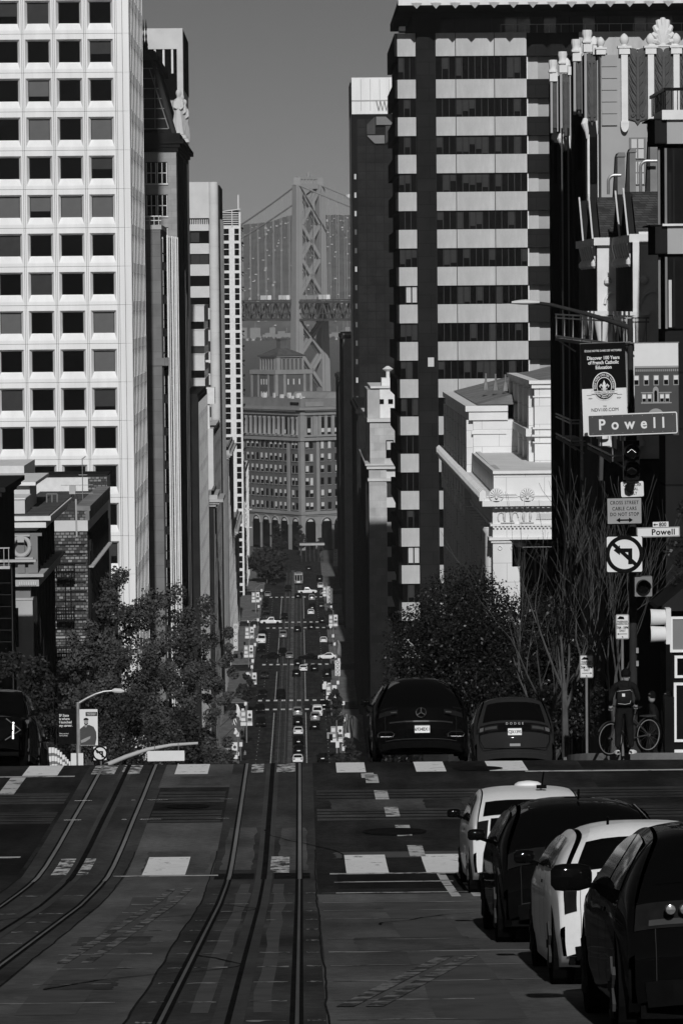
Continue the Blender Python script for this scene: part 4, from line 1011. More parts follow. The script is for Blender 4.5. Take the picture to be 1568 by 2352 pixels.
def deco_apartments():
    Y = 139.0; xc = PX(1376, 300, Y); xr = xc+9; D = 27
    U = lambda u, v=250: PX(u, v, Y); Z = lambda v: PZ(v, Y, 1450)
    zt = Z(125)
    t = thing('deco_apartment_house', (xc+4, Y+D/2, gz(Y)), 'grey stuccoed apartment house with dark leaf panels, white ball topped pilasters and a shell crest', 'apartment building')
    box('wall', M['stucco'], t, xc+.05, xr, Y, Y+D, gz(Y)-2, zt); box('side_wall', M['shade_stucco'], t, xc-.02, xc+.045, Y+.8, Y+D, gz(Y)-2, zt-.6)  # north wall in the darker stucco, its shade put into the colour
    q = MB(); v = 127
    while v < 284: q.box(xc+.08, U(1416), Y-.09, Y, Z(v+25.5), Z(v)); v += 27
    q.build('quoins', M['stucco'], t)
    box('corner_strip', M['dark_metal'], t, xc-.03, xc+.04, Y-.06, Y+.2, gz(Y), Z(128))
    def finial(x, y, zb, s=1.0):
        f = MB(); f.box(x-.20*s, x+.20*s, y-.16*s, y+.2*s, zb, zb+.22*s); f.box(x-.25*s, x+.25*s, y-.2*s, y+.24*s, zb+.22*s, zb+.3*s)
        f.lathe((x, y, zb+.3*s), [(.12*s,0),(.09*s,.06*s),(.14*s,.12*s),(.17*s,.22*s),(.16*s,.31*s),(.1*s,.4*s),(.03*s,.46*s)], 14); return f
    pil = ((1425, 1440), (1486, 1500), (1544.5, 1558.5))
    for a, b in pil:
        p = MB(); x0, x1 = U(a), U(b); p.box(x0, x1, Y-.22, Y, Z(285), Z(125)); xm = (x0+x1)/2
        n = 10; p.prism([(x0-.03, Z(285)), (x1+.03, Z(285))]+[(xm+(x1-x0+.06)/2*math.cos(k*math.pi/n), Z(285)-.3*math.sin(k*math.pi/n)) for k in range(n+1)], Y-.25, Y)
        p.box(x0-.03, x1+.03, Y-.26, Y-.01, Z(285), Z(279)); p.build('pilaster', M['white_trim'], t); 
        finial(xm, Y-.1, Z(125)).build('finial', M['white_trim'], t, smooth=40)
    finial(U(1379), Y-.05, Z(125), .85).build('finial', M['white_trim'], t, smooth=40)
    def leaf_panel(x0, x1, y, z0, z1, flip=1):
        p = MB(); xm = (x0+x1)/2; w_ = (x1-x0)/2; top = z1; n = 10
        pts = [(x0, z0+.12), (xm-w_*.3, z0+.05), (xm, z0-.1), (xm+w_*.3, z0+.05), (x1, z0+.12), (x1, z1-.12)]+[(xm+w_*.5+w_*.5*math.cos(k*math.pi/6), z1-.12+.14*math.sin(k*math.pi/6)) for k in range(1, 6)]+[(xm, z1-.16)]+[(xm-w_*.5+w_*.5*math.cos(k*math.pi/6), z1-.12+.14*math.sin(k*math.pi/6)) for k in range(1, 6)]+[(x0, z1-.12)]
        p.prism(pts, y-.07, y)
        p.tube([(xm, y-.1, z0+.1), (xm, y-.1, z1-.3)], [.07, .06], 8)
        for s in (-1, 1):
            z = z0+.25
            while z < z1-.55:
                for o in (0, .13):
                    p.tube([(xm+s*.05, y-.09, z+o), (xm+s*w_*.45, y-.12, z+.18+o), (xm+s*w_*.85, y-.11, z+.5+o*.8)], [.03, .05, .02], 5)
                z += .36
            p.tube([(xm+s*(w_*.48+.2*w_*(1-k/16)*math.cos(k*.75)), y-.11, z1-.32+.2*w_*(1-k/16)*math.sin(k*.75)*1.2) for k in range(13)], .035, 5)
            p.tube([(xm+s*(w_*.48+.2*w_*(1-k/16)*math.cos(k*.75)), y-.11, z0+.28-.2*w_*(1-k/16)*math.sin(k*.75)*1.2) for k in range(13)], .03, 5)
        return p
    for a, b in ((1441, 1485), (1501, 1543.5), (1560, 1600)): leaf_panel(U(a), U(b), Y-.02, Z(281), Z(112)).build('leaf_panel', M['relief'], t, smooth=40)
    s = MB(); cx = U(1521); zb = Z(108)                      # shell crest
    s.box(cx-.5, cx+.5, Y-.2, Y+.1, zb, zb+.1)
    for k in range(9):
        a = math.pi*(.06+.88*k/8); L = .5+.36*math.sin(a); dx, dz = math.cos(a)*.72, math.sin(a)*1.08
        s.tube([(cx+dx*.08, Y-.1, zb+.08), (cx+dx*L*.6, Y-.2, zb+.1+dz*L*.75), (cx+dx*L*.82, Y-.12, zb+.1+dz*L)], [.07, .13, .10], 7)
    s.box(cx-.3, cx+.3, Y-.05, Y+.08, zb+.1, zb+.6); s.build('shell_crest', M['white_trim'], t, smooth=40)
    for k, (ua, v) in enumerate(((1473, 112),)):
        MB().lathe((U(ua), Y+.3, Z(124)), [(.06,0),(.1,.1),(.22,.18),(.2,.22)], 10).build('roof_urn', M['white_trim'], t)
    # windows on the west face
    for u0, u1, v0, v1 in ((1446, 1478, 316, 366), (1446, 1478, 368, 425), (1487, 1520, 316, 366), (1487, 1520, 368, 440)):
        w_ = MB().box(U(u0)-.05, U(u1)+.05, Y-.06, Y-.005, Z(v1), Z(v0)).build('window', M['mid_wall'], t)
        x0, x1 = U(u0)+.03, U(u1)-.03; z0, z1 = Z(v1)+.03, Z(v0)-.06; xm = (x0+x1)/2
        for a, b in ((x0, xm-.025), (xm+.025, x1)):
            for c, d in ((z0, (z0+z1)/2-.02), ((z0+z1)/2+.02, z1)): MB().box(a, b, Y-.1, Y-.065, c, d).build('pane', M['blind_pale'], w_)
    # ornamented piers running back along the street
    for (u0, u1, Yp, v0, v1, vt, low) in ((1342, 1369, 139.3, 123, 284, 74, 1), (1317, 1334, 144.5, 144, 258, 95, 0), (1286, 1306, 151.5, 170, 318, 123, 1), (1264, 1277, 157.5, 190, 300, 142, 0)):
        a, b = PX(u0, 250, Yp), PX(u1, 250, Yp); z0, z1 = PZ(v1, Yp, u0), PZ(v0, Yp, u0)
        pr = MB(); pr.box(a+.02, b+.4, Yp, Yp+1.5, gz(Yp), z1); pier = pr.build('pier', M['dark_wall'], t)  # pier coloured dark all over, standing in for the shadow below the panels
        lp = leaf_panel(a+.08, b, Yp-.02, z0, z1); lp.build('leaf_panel', M['relief'], pier, smooth=40)
        e = MB(); e.box(a-.02, a+.07, Yp-.14, Yp+.05, z0-.1, z1+.1); e.box(b+.01, b+.06, Yp-.14, Yp+.05, z0-.05, z1+.1); e.build('pier_edge', M['stucco'], pier)
        f = MB(); zf = z1+.05; h = PZ(vt, Yp)-zf; f.box(a-.05, a+.28, Yp-.2, Yp+.2, zf, zf+h*.35); f.box(a+.3, b+.08, Yp-.2, Yp+.2, zf-.1, zf+h*.28); f.box(a-.08, a+.22, Yp-.22, Yp+.2, zf+h*.42, zf+h*.5)
        f.lathe((a+.1, Yp, zf+h*.35), [(.14,0),(.2,h*.12),(.15,h*.25),(.17,h*.4),(.19,h*.5),(.17,h*.65)], 10); f.lathe((b-.08, Yp, zf+h*.2), [(.05,0),(.16,.12),(.13,.3),(.03,.42)], 10)
        f.build('finial', M['white_trim'], pier, smooth=35)
        if low:
            c = MB(); c.tube([(a+.02,Yp-.1,z0+.15),(a-.03,Yp-.2,z0-.02),(a+.06,Yp-.16,z0-.3),(a+.08,Yp-.1,z0-.55)], [.1,.13,.08,.04], 8); c.tube([(b,Yp-.1,z0+.1),(b+.02,Yp-.1,z0-.4)], [.06,.02], 6)
            if low and Yp < 140: c.box(a+.08, a+.16, Yp-.1, Yp, Z(470), z0-.4); c.box(b+.02, b+.09, Yp-.1, Yp, Z(470), z0-.4)
            c.build('corbel', M['white_trim'], pier, smooth=40)
        g = MB(); g.box(a+.12, b, Yp-.05, Yp-.01, z0-2.2, z0-.5); g.build('window', M['glass'], pier)
    dn = MB()
    for uu in (1289, 1303, 1319, 1327): dn.box(PX(uu,500,150)-.03, PX(uu,500,150)+.03, 149.5, 149.6, gz(150), PZ(300,150))
    dn.build('down_pipes', M['mid_wall'], t)
deco_apartments()

def gabled_house():
    t = thing('gabled_house', (13, 125, gz(125)), 'white Victorian house with steep pointed gables and a dark shingle roof', 'house')
    xb = 10.3; W = M['white_trim']; ze = PZ(534, 116.9, 1455)
    box('wall', W, t, xb+.25, 19, 117.2, 134, gz(125)-3, ze)
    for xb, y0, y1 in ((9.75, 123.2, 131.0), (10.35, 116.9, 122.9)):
        b = MB(); b.box(xb, xb+1.4, y0, y1, gz(125), ze-.25); bay = b.build('bay', M['shade_stucco'], t); box('west_face', W, bay, xb+.02, xb+1.38, y0-.04, y0-.002, -5, ze-.3)  # bay body coloured dark for shade, only the west face left white
        for yy in (y0+1.55, y0+(4.5 if xb > 10 else 5.7)):
            g = MB(); ap = 3.32; zb = 1.95; g.prism([(yy-1.45, zb), (yy+1.45, zb), (yy, ap)], xb-.1, xb+.1, 'x'); g.build('gable', M['dark_wall'], bay)
            r = MB(); r.prism([(yy-1.5, zb-.05), (yy, ap+.02), (yy, ap+.12), (yy-1.62, zb-.02)], xb-.15, xb-.1, 'x'); r.build('raking_board', M['concrete_pale'], bay)
            rr = MB(); rr.add([(xb+.14, yy-1.5, zb), (xb+6, yy-1.5, zb+.05), (xb+6, yy, ap), (xb+.14, yy, ap), (xb+.14, yy+1.5, zb), (xb+6, yy+1.5, zb)], [(0,1,2,3),(3,2,5,4)]); rr.build('gable_roof', M['shingle'], bay)
        c = MB()
        for k in range(7):
            y = y0+.4+k*.9; c.prism([(xb, ze-.9), (xb-.12, ze-.35), (xb-.12, ze-.2), (xb, ze-.2)], y, y+.3); c.lathe((xb-.02, y+.15, ze-1.05), [(.03,0),(.12,.08),(.12,.2),(.04,.3)], 8)
        c.box(xb-.1, xb+1.4, y0-.22, y1, ze-.3, ze-.05); c.build('bracketed_cornice', W, bay)
        col = MB()
        for k in range(5):
            y = y0-.08 if k == 0 else y0+k*1.45; zc = -.55
            col.lathe((xb+.16, y, -4.6), [(.2,0),(.2,.15),(.14,.22),(.12,3.0),(.14,3.2),(.24,3.7),(.27,3.9),(.27,4.05)], 12); col.box(xb-.1, xb+.5, y-.25, y+.25, zc, zc+.12)
        col.build('columns', W, bay, smooth=40)
        a = MB()
        for q in range(9):
            an = math.pi*q/8; a.tube([(xb+.62+.36*math.cos(an), y0-.1, -.2+.4*math.sin(an)), (xb+.62+.36*math.cos(an+.39), y0-.1, -.2+.4*math.sin(an+.39))], .05, 5) if q < 8 else None
        a.box(xb+.28, xb+.95, y0-.06, y0-.01, -.45, -.15); a.box(xb+.45, xb+.5, y0-.1, y0-.01, -4.6, -.5); a.box(xb+.78, xb+.83, y0-.1, y0-.01, -4.6, -.5)
        for q in (.36, 1.0): a.lathe((xb+q, y0-.12, .42), [(.03,0),(.12,.06),(.13,.15),(.05,.26)], 10)
        a.build('arch_trim', W, bay)
        wd = MB(); wd.box(xb-.03, xb, y0+1.4, y0+3.0, -4, -.8); wd.box(xb-.03, xb, y0+4.6, y0+6.2, -4, -.8); wd.build('window', M['glass'], bay)
    box('dark_shade_base', M['dark_wall'], t, xb-.4, 19, 116.4, 133.3, gz(125)-3, -5.0)  # dark box added over the foot of the front, shade done as colour
    r = MB(); r.add([(xb+.3,116.9,ze),(19,116.9,ze),(19,122.2,3.42),(xb+.3,122.2,3.42),(xb+.3,127.6,ze),(19,127.6,ze)], [(0,1,2,3),(3,2,5,4),(0,3,4)])
    r.add([(xb+.3,127.6,ze-.1),(19,127.6,ze-.1),(19,132,3.3),(xb+.3,132,3.3)], [(0,1,2,3)]); r.build('roof', M['shingle'], t)
    ev = MB()
    for o, a, b in ((.28,.0,.12),(.18,-.14,0),(.1,-.3,-.14),(.05,-.5,-.3)): ev.box(xb+.2, 19, 117.2-o-.2, 117.3, ze+a-.1, ze+b-.1)
    ev.build('eave', W, t)
    f = MB(); U = lambda u: PX(u, 700, 117.0)
    for a, b, v0, v1 in ((1482, 1512, 640, 780),):
        w_ = MB().box(U(a), U(b), 117.05, 117.2, PZ(v1, 117.0), PZ(v0, 117.0)).build('window', M['dark_wall'], t)
        MB().box(U(a+5), U(b-1), 117.0, 117.04, PZ(v1-6, 117.0), PZ(v0+6, 117.0)).build('pane', M['glass'], w_)
        cu = MB(); cu.box(U(1484), U(1487), 116.96, 117.0, PZ(768, 115), PZ(680, 115)); cu.build('curtain', M['cloth_white'], w_)
    p = MB(); p.box(xb, xb+.2, 116.62, 116.7, gz(117), ze-.3); p.build('corner_pilaster', W, t)
    ch = thing('roof_ducts', (11.5, 130, 3.3), 'pale sheet metal flues with dark backs standing on the gabled house roof', 'chimney flue')
    for a, b, v0, v1, yy in ((1413,1434,360,462,131),(1441,1459,350,455,132),(1488,1510,326,450,130)):
        d = MB(); x0, x1 = PX(a+4, 400, yy), PX(b, 400, yy); z0, z1 = PZ(v1, yy, a), PZ(v0, yy, a)
        d.box(x0, x1, yy, yy+.5, z0, z1); d.prism([(x0-.03, z1), (x1+.03, z1), (x1, z1+.15), (x0+.05, z1+.15)], yy-.05, yy+.55); d.build('duct', M['roof_lead'], ch)
        k = MB(); k.prism([(x0-.16, z0-.2), (x0-.01, z0-.2), (x0-.01, z1+.12), (x0-.06, z1)], yy+.02, yy+.5); k.build('duct_back', M['dark_metal'], ch)
    for a, vt, vb in ((1397,784/1.0,0),):
        pass
    for ua, ub, vt, vb in ((1396, 1425, 408, 452), (1470, 1508, 376, 448)):
        yy = 129.6; k = MB(); x0, x1 = PX(ua, 420, yy), PX(ub, 420, yy); z0, z1 = PZ(vb, yy), PZ(vt, yy)
        k.tube([(x0, yy, z0)]+[(x0+.22-.22*math.cos(q*math.pi/12), yy, z1-.22+.22*math.sin(q*math.pi/12)) for q in range(7)]+[(x1, yy, z1)], .055, 8); k.build('bent_pipe', M['steel'], ch, smooth=40)
gabled_house()

def dark_bay_building():
    Y = 100.0; x0 = PX(1521, 500, Y); Z = lambda v: PZ(v, Y, 1540)
    t = thing('dark_bay_building', (x0+3, Y+5, gz(Y)), 'dark bay windowed apartment block with pale spandrels at the right border', 'apartment building')
    box('wall', M['granite_dark'], t, x0+.06, x0+9, Y+.2, Y+2, gz(Y)-2, Z(255)); box('rear_wall', M['granite_dark'], t, x0+1.0, x0+9, Y+2, Y+11, gz(Y)-2, Z(258))
    for v0, v1 in ((275, 330), (519, 583)):
        box('spandrel', M['stucco'], t, x0+.12, x0+9, Y, Y+.2, Z(v1), Z(v0)); box('spandrel_side', M['granite_dark'], t, x0-.2, x0+.115, Y+.02, Y+2.1, Z(v1), Z(v0)); box('ledge', M['white_trim'], t, x0-.02, x0+9, Y-.12, Y+2.2, Z(v0), Z(v0-5 if v0 > 300 else v0-22))
        box('ledge_side', M['granite_dark'], t, x0-.34, x0-.03, Y, Y+2.2, Z(v0), Z(v0-3))
    rl = MB()
    for k in range(16): rl.box(x0+.08+k*.16, x0+.10+k*.16, Y+.05, Y+.08, Z(253), Z(205))
    for k in range(10): rl.box(x0+.06, x0+.09, Y+.1+k*.4, Y+.13+k*.4, Z(253), Z(205))
    rl.box(x0+.05, x0+3, Y+.03, Y+.1, Z(208), Z(201)); rl.box(x0+.05, x0+.11, Y+.05, Y+4.2, Z(208), Z(201)); rl.build('railing', M['black_paint'], t)
    for v0, v1 in ((340, 515), (590, 755)):
        w_ = MB().box(x0+.13, x0+5, Y+.1, Y+.19, Z(v1), Z(v0)).build('window', M['black_paint'], t)
        for a, b, g, q0, q1 in ((.50,1.1,'glass',.15,.95),(1.3,1.9,'glass',.15,.95),(.02,.10,'blind_pale' if v0 > 500 else 'glass_blue',.02,.68),(.14,.19,'glass_blue',.02,.98)):  # the lower window's narrow pale pane is a bright reflection done as colour
            MB().box(x0+.13+a, x0+.13+b, Y+.05, Y+.095, Z(v1)+(Z(v0)-Z(v1))*q0, Z(v1)+(Z(v0)-Z(v1))*q1).build('pane', M[g], w_)
        fr = MB(); fr.box(x0-.1, x0-.04, Y+.3, Y+.4, Z(v1), Z(v0)); fr.box(x0+.06, x0+.12, Y+.06, Y+.2, Z(v1), Z(v0)); fr.build('frame', M['mid_wall'], w_)
dark_bay_building()

def right_fire_escape():
    t = thing('fire_escape', (9.5, 122, -1.5), 'iron fire escape with pale balcony railings on the shaded street front', 'fire escape')
    for (ya, yb, z, h) in ((107, 136, -1.42, .85), (111.5, 121, -4.75, 1.5), (128.5, 136, -4.95, .8)):
        p = MB(); x0, x1 = 9.25, 9.95
        p.box(x0, x1, ya, yb, z-.1, z); b = p.build('platform', M['mid_wall'], t)
        r = MB(); y = ya
        while y < yb+.1: r.box(x0, x0+.045, y, y+.05, z, z+h); y += 4.1
        for k in range(3): r.box(x0+k*.3, x0+k*.3+.035, ya-.03, ya, z, z+h)
        for zz in (h, h*.86, .08): r.box(x0, x0+.04, ya, yb, z+zz-.03, z+zz+.02); r.box(x0, x1, ya-.03, ya, z+zz-.03, z+zz+.02)
        r.build('railing', M['steel'], b)
        s = MB()
        for y in (ya+.6, yb-.6): s.bar((x0+.1, y, z-.1), (x1, y, z-.5), .06, .05)
        s.build('strut', M['concrete'], b)
    l = MB()
    for y in (124.0, 124.6): l.box(9.3, 9.34, y, y+.04, -6, -1.4)
    for k in range(14): l.box(9.3, 9.33, 124, 124.6, -5.9+k*.3, -5.87+k*.3)
    l.build('ladder', M['steel'], t)
right_fire_escape()

def sidewalk_kiosk():
    Y = 79.2; U = lambda u, v=1600: PX(u, v, Y); Z = lambda v: PZ(v, Y, 1550)
    x0 = U(1541); zg = gz(Y)+CH
    t = thing('corner_kiosk', (x0+.8, Y+.6, zg), 'black pavement kiosk with white framed panels and a dark sloping roof', 'kiosk')
    box('body', M['black_paint'], t, x0+.02, x0+2.4, Y+.05, Y+1.4, zg, Z(1412))
    r = MB(); r.prism([(U(1508), Z(1401)), (U(1512), Z(1394)), (x0+1.6, Z(1225)), (x0+1.6, Z(1401))], Y-.25, Y+1.7); r.build('roof', M['dark_wall'], t)
    for a, b, v0, v1, m in ((1538, 1620, 1416, 1498, 'mid_wall'), (1548, 1620, 1506, 1557, 'glass'), (1546, 1620, 1568, 1704, 'black_paint')):
        w_ = .055; x_, x2, z0, z1 = U(a), U(b), Z(v1), Z(v0)
        pn = MB().box(x_+w_, x2-w_, Y, Y+.045, z0+w_, z1-w_).build('panel', M[m], t)
        f = MB(); f.box(x_, x_+w_, Y-.03, Y+.045, z0, z1); f.box(x2-w_, x2, Y-.03, Y+.045, z0, z1); f.box(x_+w_, x2-w_, Y-.03, Y+.045, z0, z0+w_); f.box(x_+w_, x2-w_, Y-.03, Y+.045, z1-w_, z1)
        f.build('panel_frame', M['white_paint'], t)
    box('base_board', M['white_paint'], t, U(1545), U(1620), Y-.03, Y+.045, Z(1737), Z(1722))
    box('foot', M['black_paint'], t, U(1524), U(1546), Y-.1, Y+.3, zg, Z(1600))
sidewalk_kiosk()
def added_shade_block():      # unseen block added beyond the right border, meant to shade the cross street
    t = thing('corner_shade_block', (13, 43, gz(43)), 'unseen low block added beyond the right border to shade the cross street', 'apartment building')
    t.name = 'shade_block'
    box('wall', M['stucco'], t, 8.7, 26, 33, 53.5, gz(53)-1, -5.2); box('upper_wall', M['stucco'], t, 6.0, 26, 33, 53.5, -5.2, .1)
    box('cornice', M['white_trim'], t, 5.8, 26, 32.7, 53.8, .1, .4)
    for k in range(5):
        for r_ in range(3): box('window', M['glass'], t, 8.62, 8.69, 35+k*3.6, 36.6+k*3.6, -8+r_*.9, -7.3+r_*.9) if r_ else None
added_shade_block()

def dark_roofed_house():
    Y = 150.0; xa, xb = PX(1182, 1250, Y), PX(1300, 1250, Y); zt = PZ(1247, Y, 1220)
    t = thing('dark_roofed_house', ((xa+xb)/2, Y+5, gz(Y)), 'dark roofed low house front with an arched dormer below the white hotel', 'house')
    box('wall', M['dark_wall'], t, xa+.3, xb+3, Y+.4, Y+2, gz(Y)-2, zt-.3); r = MB()
    r.prism([(xa-.1, zt), (xb+3, zt), (xb+3, zt-.16), (xa+.05, zt-.16)], Y, Y+2.2); r.prism([(Y-.05, zt-.16), (Y+2.2, zt-.16), (Y+2.2, zt-1.1), (Y+1.2, zt-1.0)], xa+.0, xa+.3, 'x'); r.build('roof', M['dark_wall'], t)
    d = MB(); x = PX(1242, 1270, Y); d.tube([(x+.22*math.cos(a), Y+.3, zt-.75+.22*math.sin(a)) for a in [math.pi*k/8 for k in range(9)]], .04, 6); d.box(x-.25, x-.19, Y+.25, Y+.4, zt-1.6, zt-.75); d.box(x+.19, x+.25, Y+.25, Y+.4, zt-1.6, zt-.75); d.build('dormer_trim', M['mid_wall'], t)
dark_roofed_house()
# ------------------------------------------------------------------ the end of the street, the bay and the bridge
def brick_corner_building():
    Y = 1225.0; Z = lambda v: PZ(v, Y, 692); zg = -81.3
    t = thing('brick_corner_building', (0, 0, 0), 'broad brick office building with arched base and columned upper storeys closing the street', 'office building')
    LX, LY = 46, 40
    box('wall', M['brick_far'], t, .3, LX, .3, LY, zg, Z(1008)); box('upper_wall', M['stone_far'], t, .3, LX, .3, LY, Z(1008), Z(942))
    box('base_wall', M['stone_far'], t, 0.05, LX, 0.05, LY, zg, Z(1180))
    S = MB()
    for v0, v1, o in ((1006,1013,.75),(1000,1004,.3),(1176,1183,.6),(1184,1187,.2)): S.box(-o, LX, -o, LY, Z(v1), Z(v0))
    S.build('string_course', M['stone_far'], t)
    c = MB(); c.box(-1.7, LX, -1.7, LY, Z(942), Z(936)); c.box(-.5, LX, -.5, LY, Z(954), Z(946))
    for k in range(50): c.box(-1.5, -.4, 1+k*.9, 1.4+k*.9, Z(945), Z(942)-.02); c.box(1+k*.9, 1.4+k*.9, -1.5, -.4, Z(945), Z(942)-.02)
    c.build('cornice', M['stone_far'], t)
    box('pier', M['stone_far'], t, -.35, 1.2, -.35, 1.2, zg, Z(950))
    for s in (6.7, 17.5, 29): box('pier', M['stone_far'], t, s-.55, s+.55, 0, .3, zg, Z(1003))
    for s in (7.7, 35): box('pier', M['stone_far'], t, 0, .3, s-.7, s+.7, zg, Z(1003))
    rows = [1022.8, 1052, 1079, 1107, 1135, 1164]
    rx = [2.4, 4.1, 8.4, 11.2, 14.1, 19.5, 22.3]; ry = [3.0, 4.9]+[9.5+2.76*k for k in range(9)]
    for r in rows:
        z0, z1 = Z(r+8.2), Z(r-8.2)
        for s in rx[:5]:
            w_ = MB().box(s-.62, s+.62, .12, .26, z0, z1).build('window', M['glass'], t); MB().box(s-.8, s+.8, -.02, .3, z0-.22, z0-.001).build('sill', M['stone_far'], w_)
            if R.random() < .72: h = R.choice([.45, .55, .8, 1]); MB().box(s-.55, s+.55, .05, .11, z1-(z1-z0)*h, z1).build('blind', M['blind_pale'], w_)
            
        for s in ry:
            w_ = MB().box(.12, .26, s-.62, s+.62, z0, z1).build('window', M['glass'], t); MB().box(-.02, .3, s-.8, s+.8, z0-.22, z0-.001).box(.0, .3, s+.63, s+.78, z0, z1).build('sill', M['stone_far'], w_)
            if R.random() < .8: h = R.choice([.35, .5, .5, .7]); MB().box(.05, .11, s-.5, s+.5, z1-(z1-z0)*h, z1).build('blind', M['blind_pale'], w_)
    col = MB(); gl = MB()
    for s in [1.9+2.76*k for k in range(13)]:
        if abs(s-7.7) > .7: col.lathe((-.15, s, Z(1000)), [(.62,0),(.5,.3),(.42,5.2),(.62,5.5),(.62,5.9)], 10)
        gl.box(.16, .26, s+.75, s+2.0, Z(998), Z(959))
    for s in (1.7, 5.2, 7.4, 9.8, 12.6, 15.5, 18.3):
        col.box(s-.5, s+.5, -.3, .3, Z(1000), Z(956))
    for s in (3.3, 8.6, 11.2, 14.0): gl.box(s-.75, s+.75, .14, .26, Z(999), Z(959))
    col.build('columns', M['stone_far'], t, smooth=40); gl.build('upper_windows', M['glass'], t)
    b = MB()
    for s in (3.3, 8.6, 11.2, 14.0): b.box(s-.6, s+.6, .06, .13, Z(994), Z(985))
    for s in (4.0, 9, 14): b.box(.06, .15, s, s+.8, Z(997), Z(988))
    b.build('blinds', M['blind_pale'], t)
    def arch(fx, s, w_):
        m = MB(); zs = Z(1207); n = 10
        pts = [(s-w_/2, zg), (s+w_/2, zg)]+[(s+w_/2*math.cos(k*math.pi/n), zs+w_/2*1.05*math.sin(k*math.pi/n)) for k in range(n+1)]
        m.prism(pts, -.02, .04, 'y' if fx else 'x'); a = m.build('arch', M['glass'], t)
        k_ = MB(); r_ = w_/2
        k_.tube([((s+(r_+.25)*math.cos(k*math.pi/n)) if fx else -.05, -.05 if fx else (s+(r_+.25)*math.cos(k*math.pi/n)), zs+(r_*1.05+.25)*math.sin(k*math.pi/n)) for k in range(n+1)], .28, 6)
        k_.build('arch_ring', M['stone_far'], a)
        if R.random() < .7:
            q = MB(); q.prism([(s-w_*.3, zs+r_*.55), (s+w_*.3, zs+r_*.55), (s+w_*.12, zs+r_*.9), (s-w_*.12, zs+r_*.9)], -.06, -.03, 'y' if fx else 'x'); q.build('fanlight', M['blind_pale'], a)
    for s in (3.4, 9.8, 14.9): arch(True, s, 4.1)
    for s in (3.5, 10.1, 15.6, 21, 26.8): arch(False, s, 4.3)
    rf = MB(); rf.box(2, LX, 3, LY, Z(936), Z(917)); rf.build('penthouse', M['mid_wall'], t)
    r2 = MB(); r2.box(2.9, 10, 1.5, 1.9, Z(935), Z(924)); r2.prism([(10, Z(936)), (24, Z(936)), (24, Z(904)), (14, Z(904))], 4, 24); r2.build('roof_block', M['stone_far'], t)
    pw = MB(); pw.box(12.5, 20, 3.9, 3.98, Z(930), Z(922)); pw.box(1.88, 1.96, 4, 9, Z(932), Z(925)); pw.build('penthouse_windows', M['glass'], t)
    sm = MB()
    for k in range(26): a = R.uniform(2, 30); q = R.uniform(2, 30); sm.box(a, a+R.uniform(.3, 1.6), q, q+R.uniform(.3, 1.2), Z(917), Z(917)+R.uniform(.4, 1.8))
    sm.build('roof_plant', M['concrete_pale'], t)
    p0 = P(692, 1100, Y); t.location = (p0.x, Y, 0); t.rotation_euler = (0, 0, math.radians(34)); WL[t.name] = Vector((0, 0, 0))
brick_corner_building()
def pavilion_building():
    Y = 1300.0; Z = lambda v: PZ(v, Y, 634)
    t = thing('pavilion_building', (0, 0, 0), 'brick block crowned by an arcaded pavilion with a hipped roof and lantern', 'office building')
    box('wall', M['brick_far'], t, .1, 15, .1, 15.5, -81.3, Z(856))
    s = MB(); s.box(-.3, 15.3, -.3, 15.8, Z(860), Z(850))
    for q in (0, 3.3, 11.6, 14.3): s.box(q-.05, q+.9, -.1, .2, -81, Z(860))
    for q in (0, 4.2, 10.5, 14.6): s.box(-.1, .2, q-.05, q+.9, -81, Z(860))
    s.build('stone_strips', M['stone_far'], t)
    w_ = MB()
    for q in (5.2, 7.5, 9.9): w_.box(q-.25, q+.25, -.02, .08, Z(884), Z(871))
    for q in (5.8, 7.4, 9.0): w_.box(-.02, .08, q-.25, q+.25, Z(884), Z(871)); w_.box(-.02, .08, q-.25, q+.25, Z(912), Z(900))
    w_.build('slit_windows', M['blind_pale'], t)
    box('arcade_wall', M['brick_far'], t, 2.3, 12.8, 2.3, 13.2, Z(850), Z(820))
    c = MB()
    for k in range(7):
        q = 2.3+k*1.72; c.box(q-.2, q+.2, 1.95, 2.3, Z(850), Z(824)); c.box(1.95, 2.3, q-.2, q+.2, Z(850), Z(824))
        if k < 6:
            c.tube([(q+.86+.75*math.cos(a), 2.1, Z(829)+.8*math.sin(a)) for a in [j*math.pi/6 for j in range(7)]], .14, 5); c.tube([(2.1, q+.86+.75*math.cos(a), Z(829)+.8*math.sin(a)) for a in [j*math.pi/6 for j in range(7)]], .14, 5)
    c.box(1.8, 3.1, 1.8, 3.1, Z(850), Z(821)); c.box(1.5, 13.3, 1.5, 13.8, Z(821), Z(818)); c.build('arcade', M['stone_far'], t)
    r = MB(); a, b = 1.2, 13.7; z0, z1, z2 = Z(818), Z(806), Z(797); m_ = 7.4
    L = [(z0, 0), (Z(811), 1.9), (Z(804), 3.9), (z2, 6.0)]; rows = []
    for z, i in L: rows.append([(a+i, a+i, z), (b-i, a+i, z), (b-i, b-i, z), (a+i, b-i, z), (a+i, a+i, z)])
    r.grid(rows); r.build('hip_roof', M['roof'], t)
    l = MB(); l.box(6.2, 8.7, 6.2, 8.7, z2-.8, Z(781)); l.box(5.9, 9, 5.9, 9, Z(781), Z(778)); l.build('lantern', M['brick_far'], t)
    p0 = P(633, 860, Y); t.location = (p0.x, Y, 0); t.rotation_euler = (0, 0, math.radians(34)); WL[t.name] = Vector((0, 0, 0))
pavilion_building()

